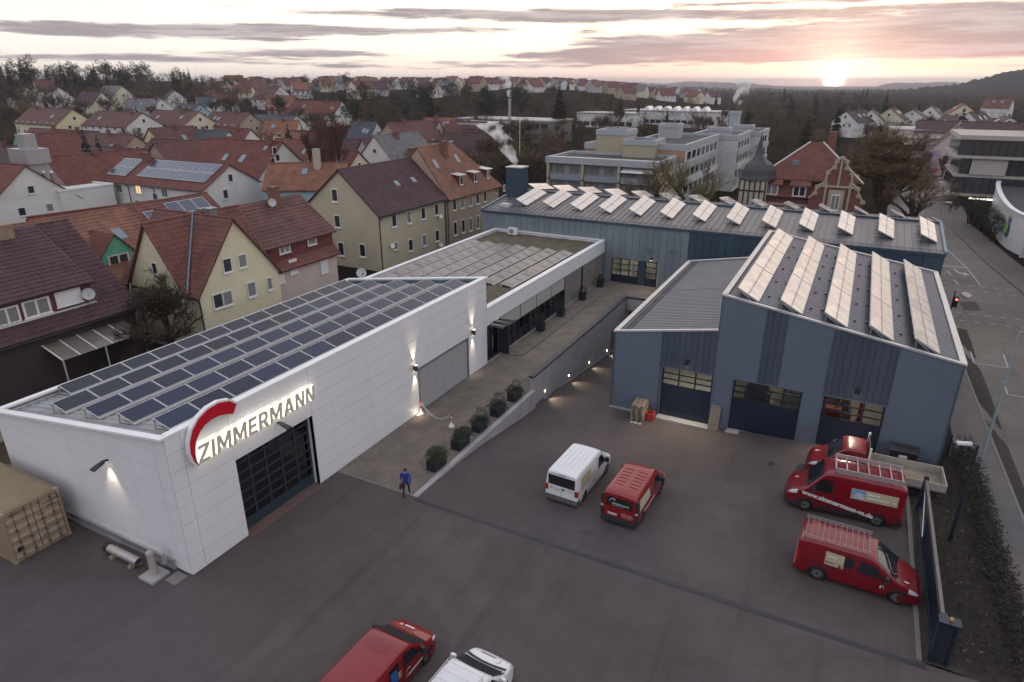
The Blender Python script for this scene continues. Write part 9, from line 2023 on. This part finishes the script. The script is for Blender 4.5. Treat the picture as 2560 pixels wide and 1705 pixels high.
wood('garden_scrub', 'leafless shrubs around the right hand houses', 160, 1900, 2620, 140, 420, 4, 8, M_wm, 6, 46, .3, 9)
# ---------------------------------------------------------------- steam plumes
def steam(label, base, top, r0, r1, dens, bend=(0, 0)):
 base = Vector(base); top = Vector(top); b = MB(); n = 12
 def c(f): return base + (top - base) * f + Vector((bend[0] * f * f, bend[1] * f * f, 0))
 b.grid(lambda u, v: c(u) + Vector((math.cos(6.2832 * v), -math.sin(6.2832 * v), 0)) * ((r0 + (r1 - r0) * u) * (1 + .25 * math.sin(u * 11 + 3 * math.cos(6.2832 * v))) if 0 < u < 1 else .01), n, 14)
 m_ = bpy.data.materials.new('steam'); m_.use_nodes = True; nt = m_.node_tree; N = nt.nodes; L = nt.links; N.clear(); out = N.new('ShaderNodeOutputMaterial'); pv = N.new('ShaderNodeVolumePrincipled'); pv.inputs['Color'].default_value = (1, .99, .98, 1); pv.inputs['Anisotropy'].default_value = .2
 tc = N.new('ShaderNodeTexCoord'); no = N.new('ShaderNodeTexNoise'); no.inputs['Scale'].default_value = 1.1 / r1; no.inputs['Detail'].default_value = 4; L.new(tc.outputs['Object'], no.inputs['Vector']); mr = N.new('ShaderNodeMapRange'); L.new(no.outputs[0], mr.inputs[0]); mr.inputs[1].default_value = .47; mr.inputs[2].default_value = .70; mr.inputs[3].default_value = 0; mr.inputs[4].default_value = dens; L.new(mr.outputs[0], pv.inputs['Density']); L.new(pv.outputs[0], out.inputs['Volume'])
 o = single(b, 'steam_plume', m_, label, 'steam'); o['kind'] = 'stuff'; return o
steam('white steam drifting left from the blue metal chimney', (-14.1, 58.4, 10.7), (-17.6, 60.5, 15.5), .45, 1.7, 2.8, (-1.5, 0))
q = PD(1274, 225); steam('white steam rising from the slim grey flue stack', (q.x, q.y, th(q.x, q.y) + 13.7), (q.x - 1.5, q.y, th(q.x, q.y) + 21), .7, 2.0, 1.5)
steam('white steam rising from the grey tower of the flats', (-5.3, 153.3, 13.9), (-3.8, 153.3, 21), .7, 2.2, 1.5)
# ---------------------------------------------------------------- haze
HAZE = 1.6e-4
hx = MB(); hx.box(xs[0] - 60, xs[-1] + 60, ys[0] - 60, ys[-1] + 60, -48, 72)
hm = bpy.data.materials.new('haze_air'); hm.use_nodes = True; hn = hm.node_tree.nodes; hn.clear(); ho = hn.new('ShaderNodeOutputMaterial'); hv = hn.new('ShaderNodeVolumePrincipled')
hv.inputs['Color'].default_value = (.72, .72, .79, 1); hv.inputs['Density'].default_value = HAZE; hv.inputs['Anisotropy'].default_value = .35; hm.node_tree.links.new(hv.outputs[0], ho.inputs['Volume'])
hx.build('haze', hm, label='thin morning haze lying over the town and valley', kind='stuff')
# things that look alike are told apart by their order across the view
byl = {}
for o in COL.objects:
 if o.parent is None and o.get('label') and o.get('category'): byl.setdefault(o['label'], []).append(o)
def ordn(i): return '%d%s' % (i, 'th' if 10 < i % 100 < 14 else {1: 'st', 2: 'nd', 3: 'rd'}.get(i % 10, 'th'))
for l_, os_ in byl.items():
 if len(os_) < 2: continue
 os_.sort(key=lambda o: (o.location - CAM).dot(_cr) / max(1e-3, (o.location - CAM).dot(_cf)))
 for i, o in enumerate(os_): o['label'] = l_.replace(' among many', '') + ', %s from left' % ordn(i + 1)
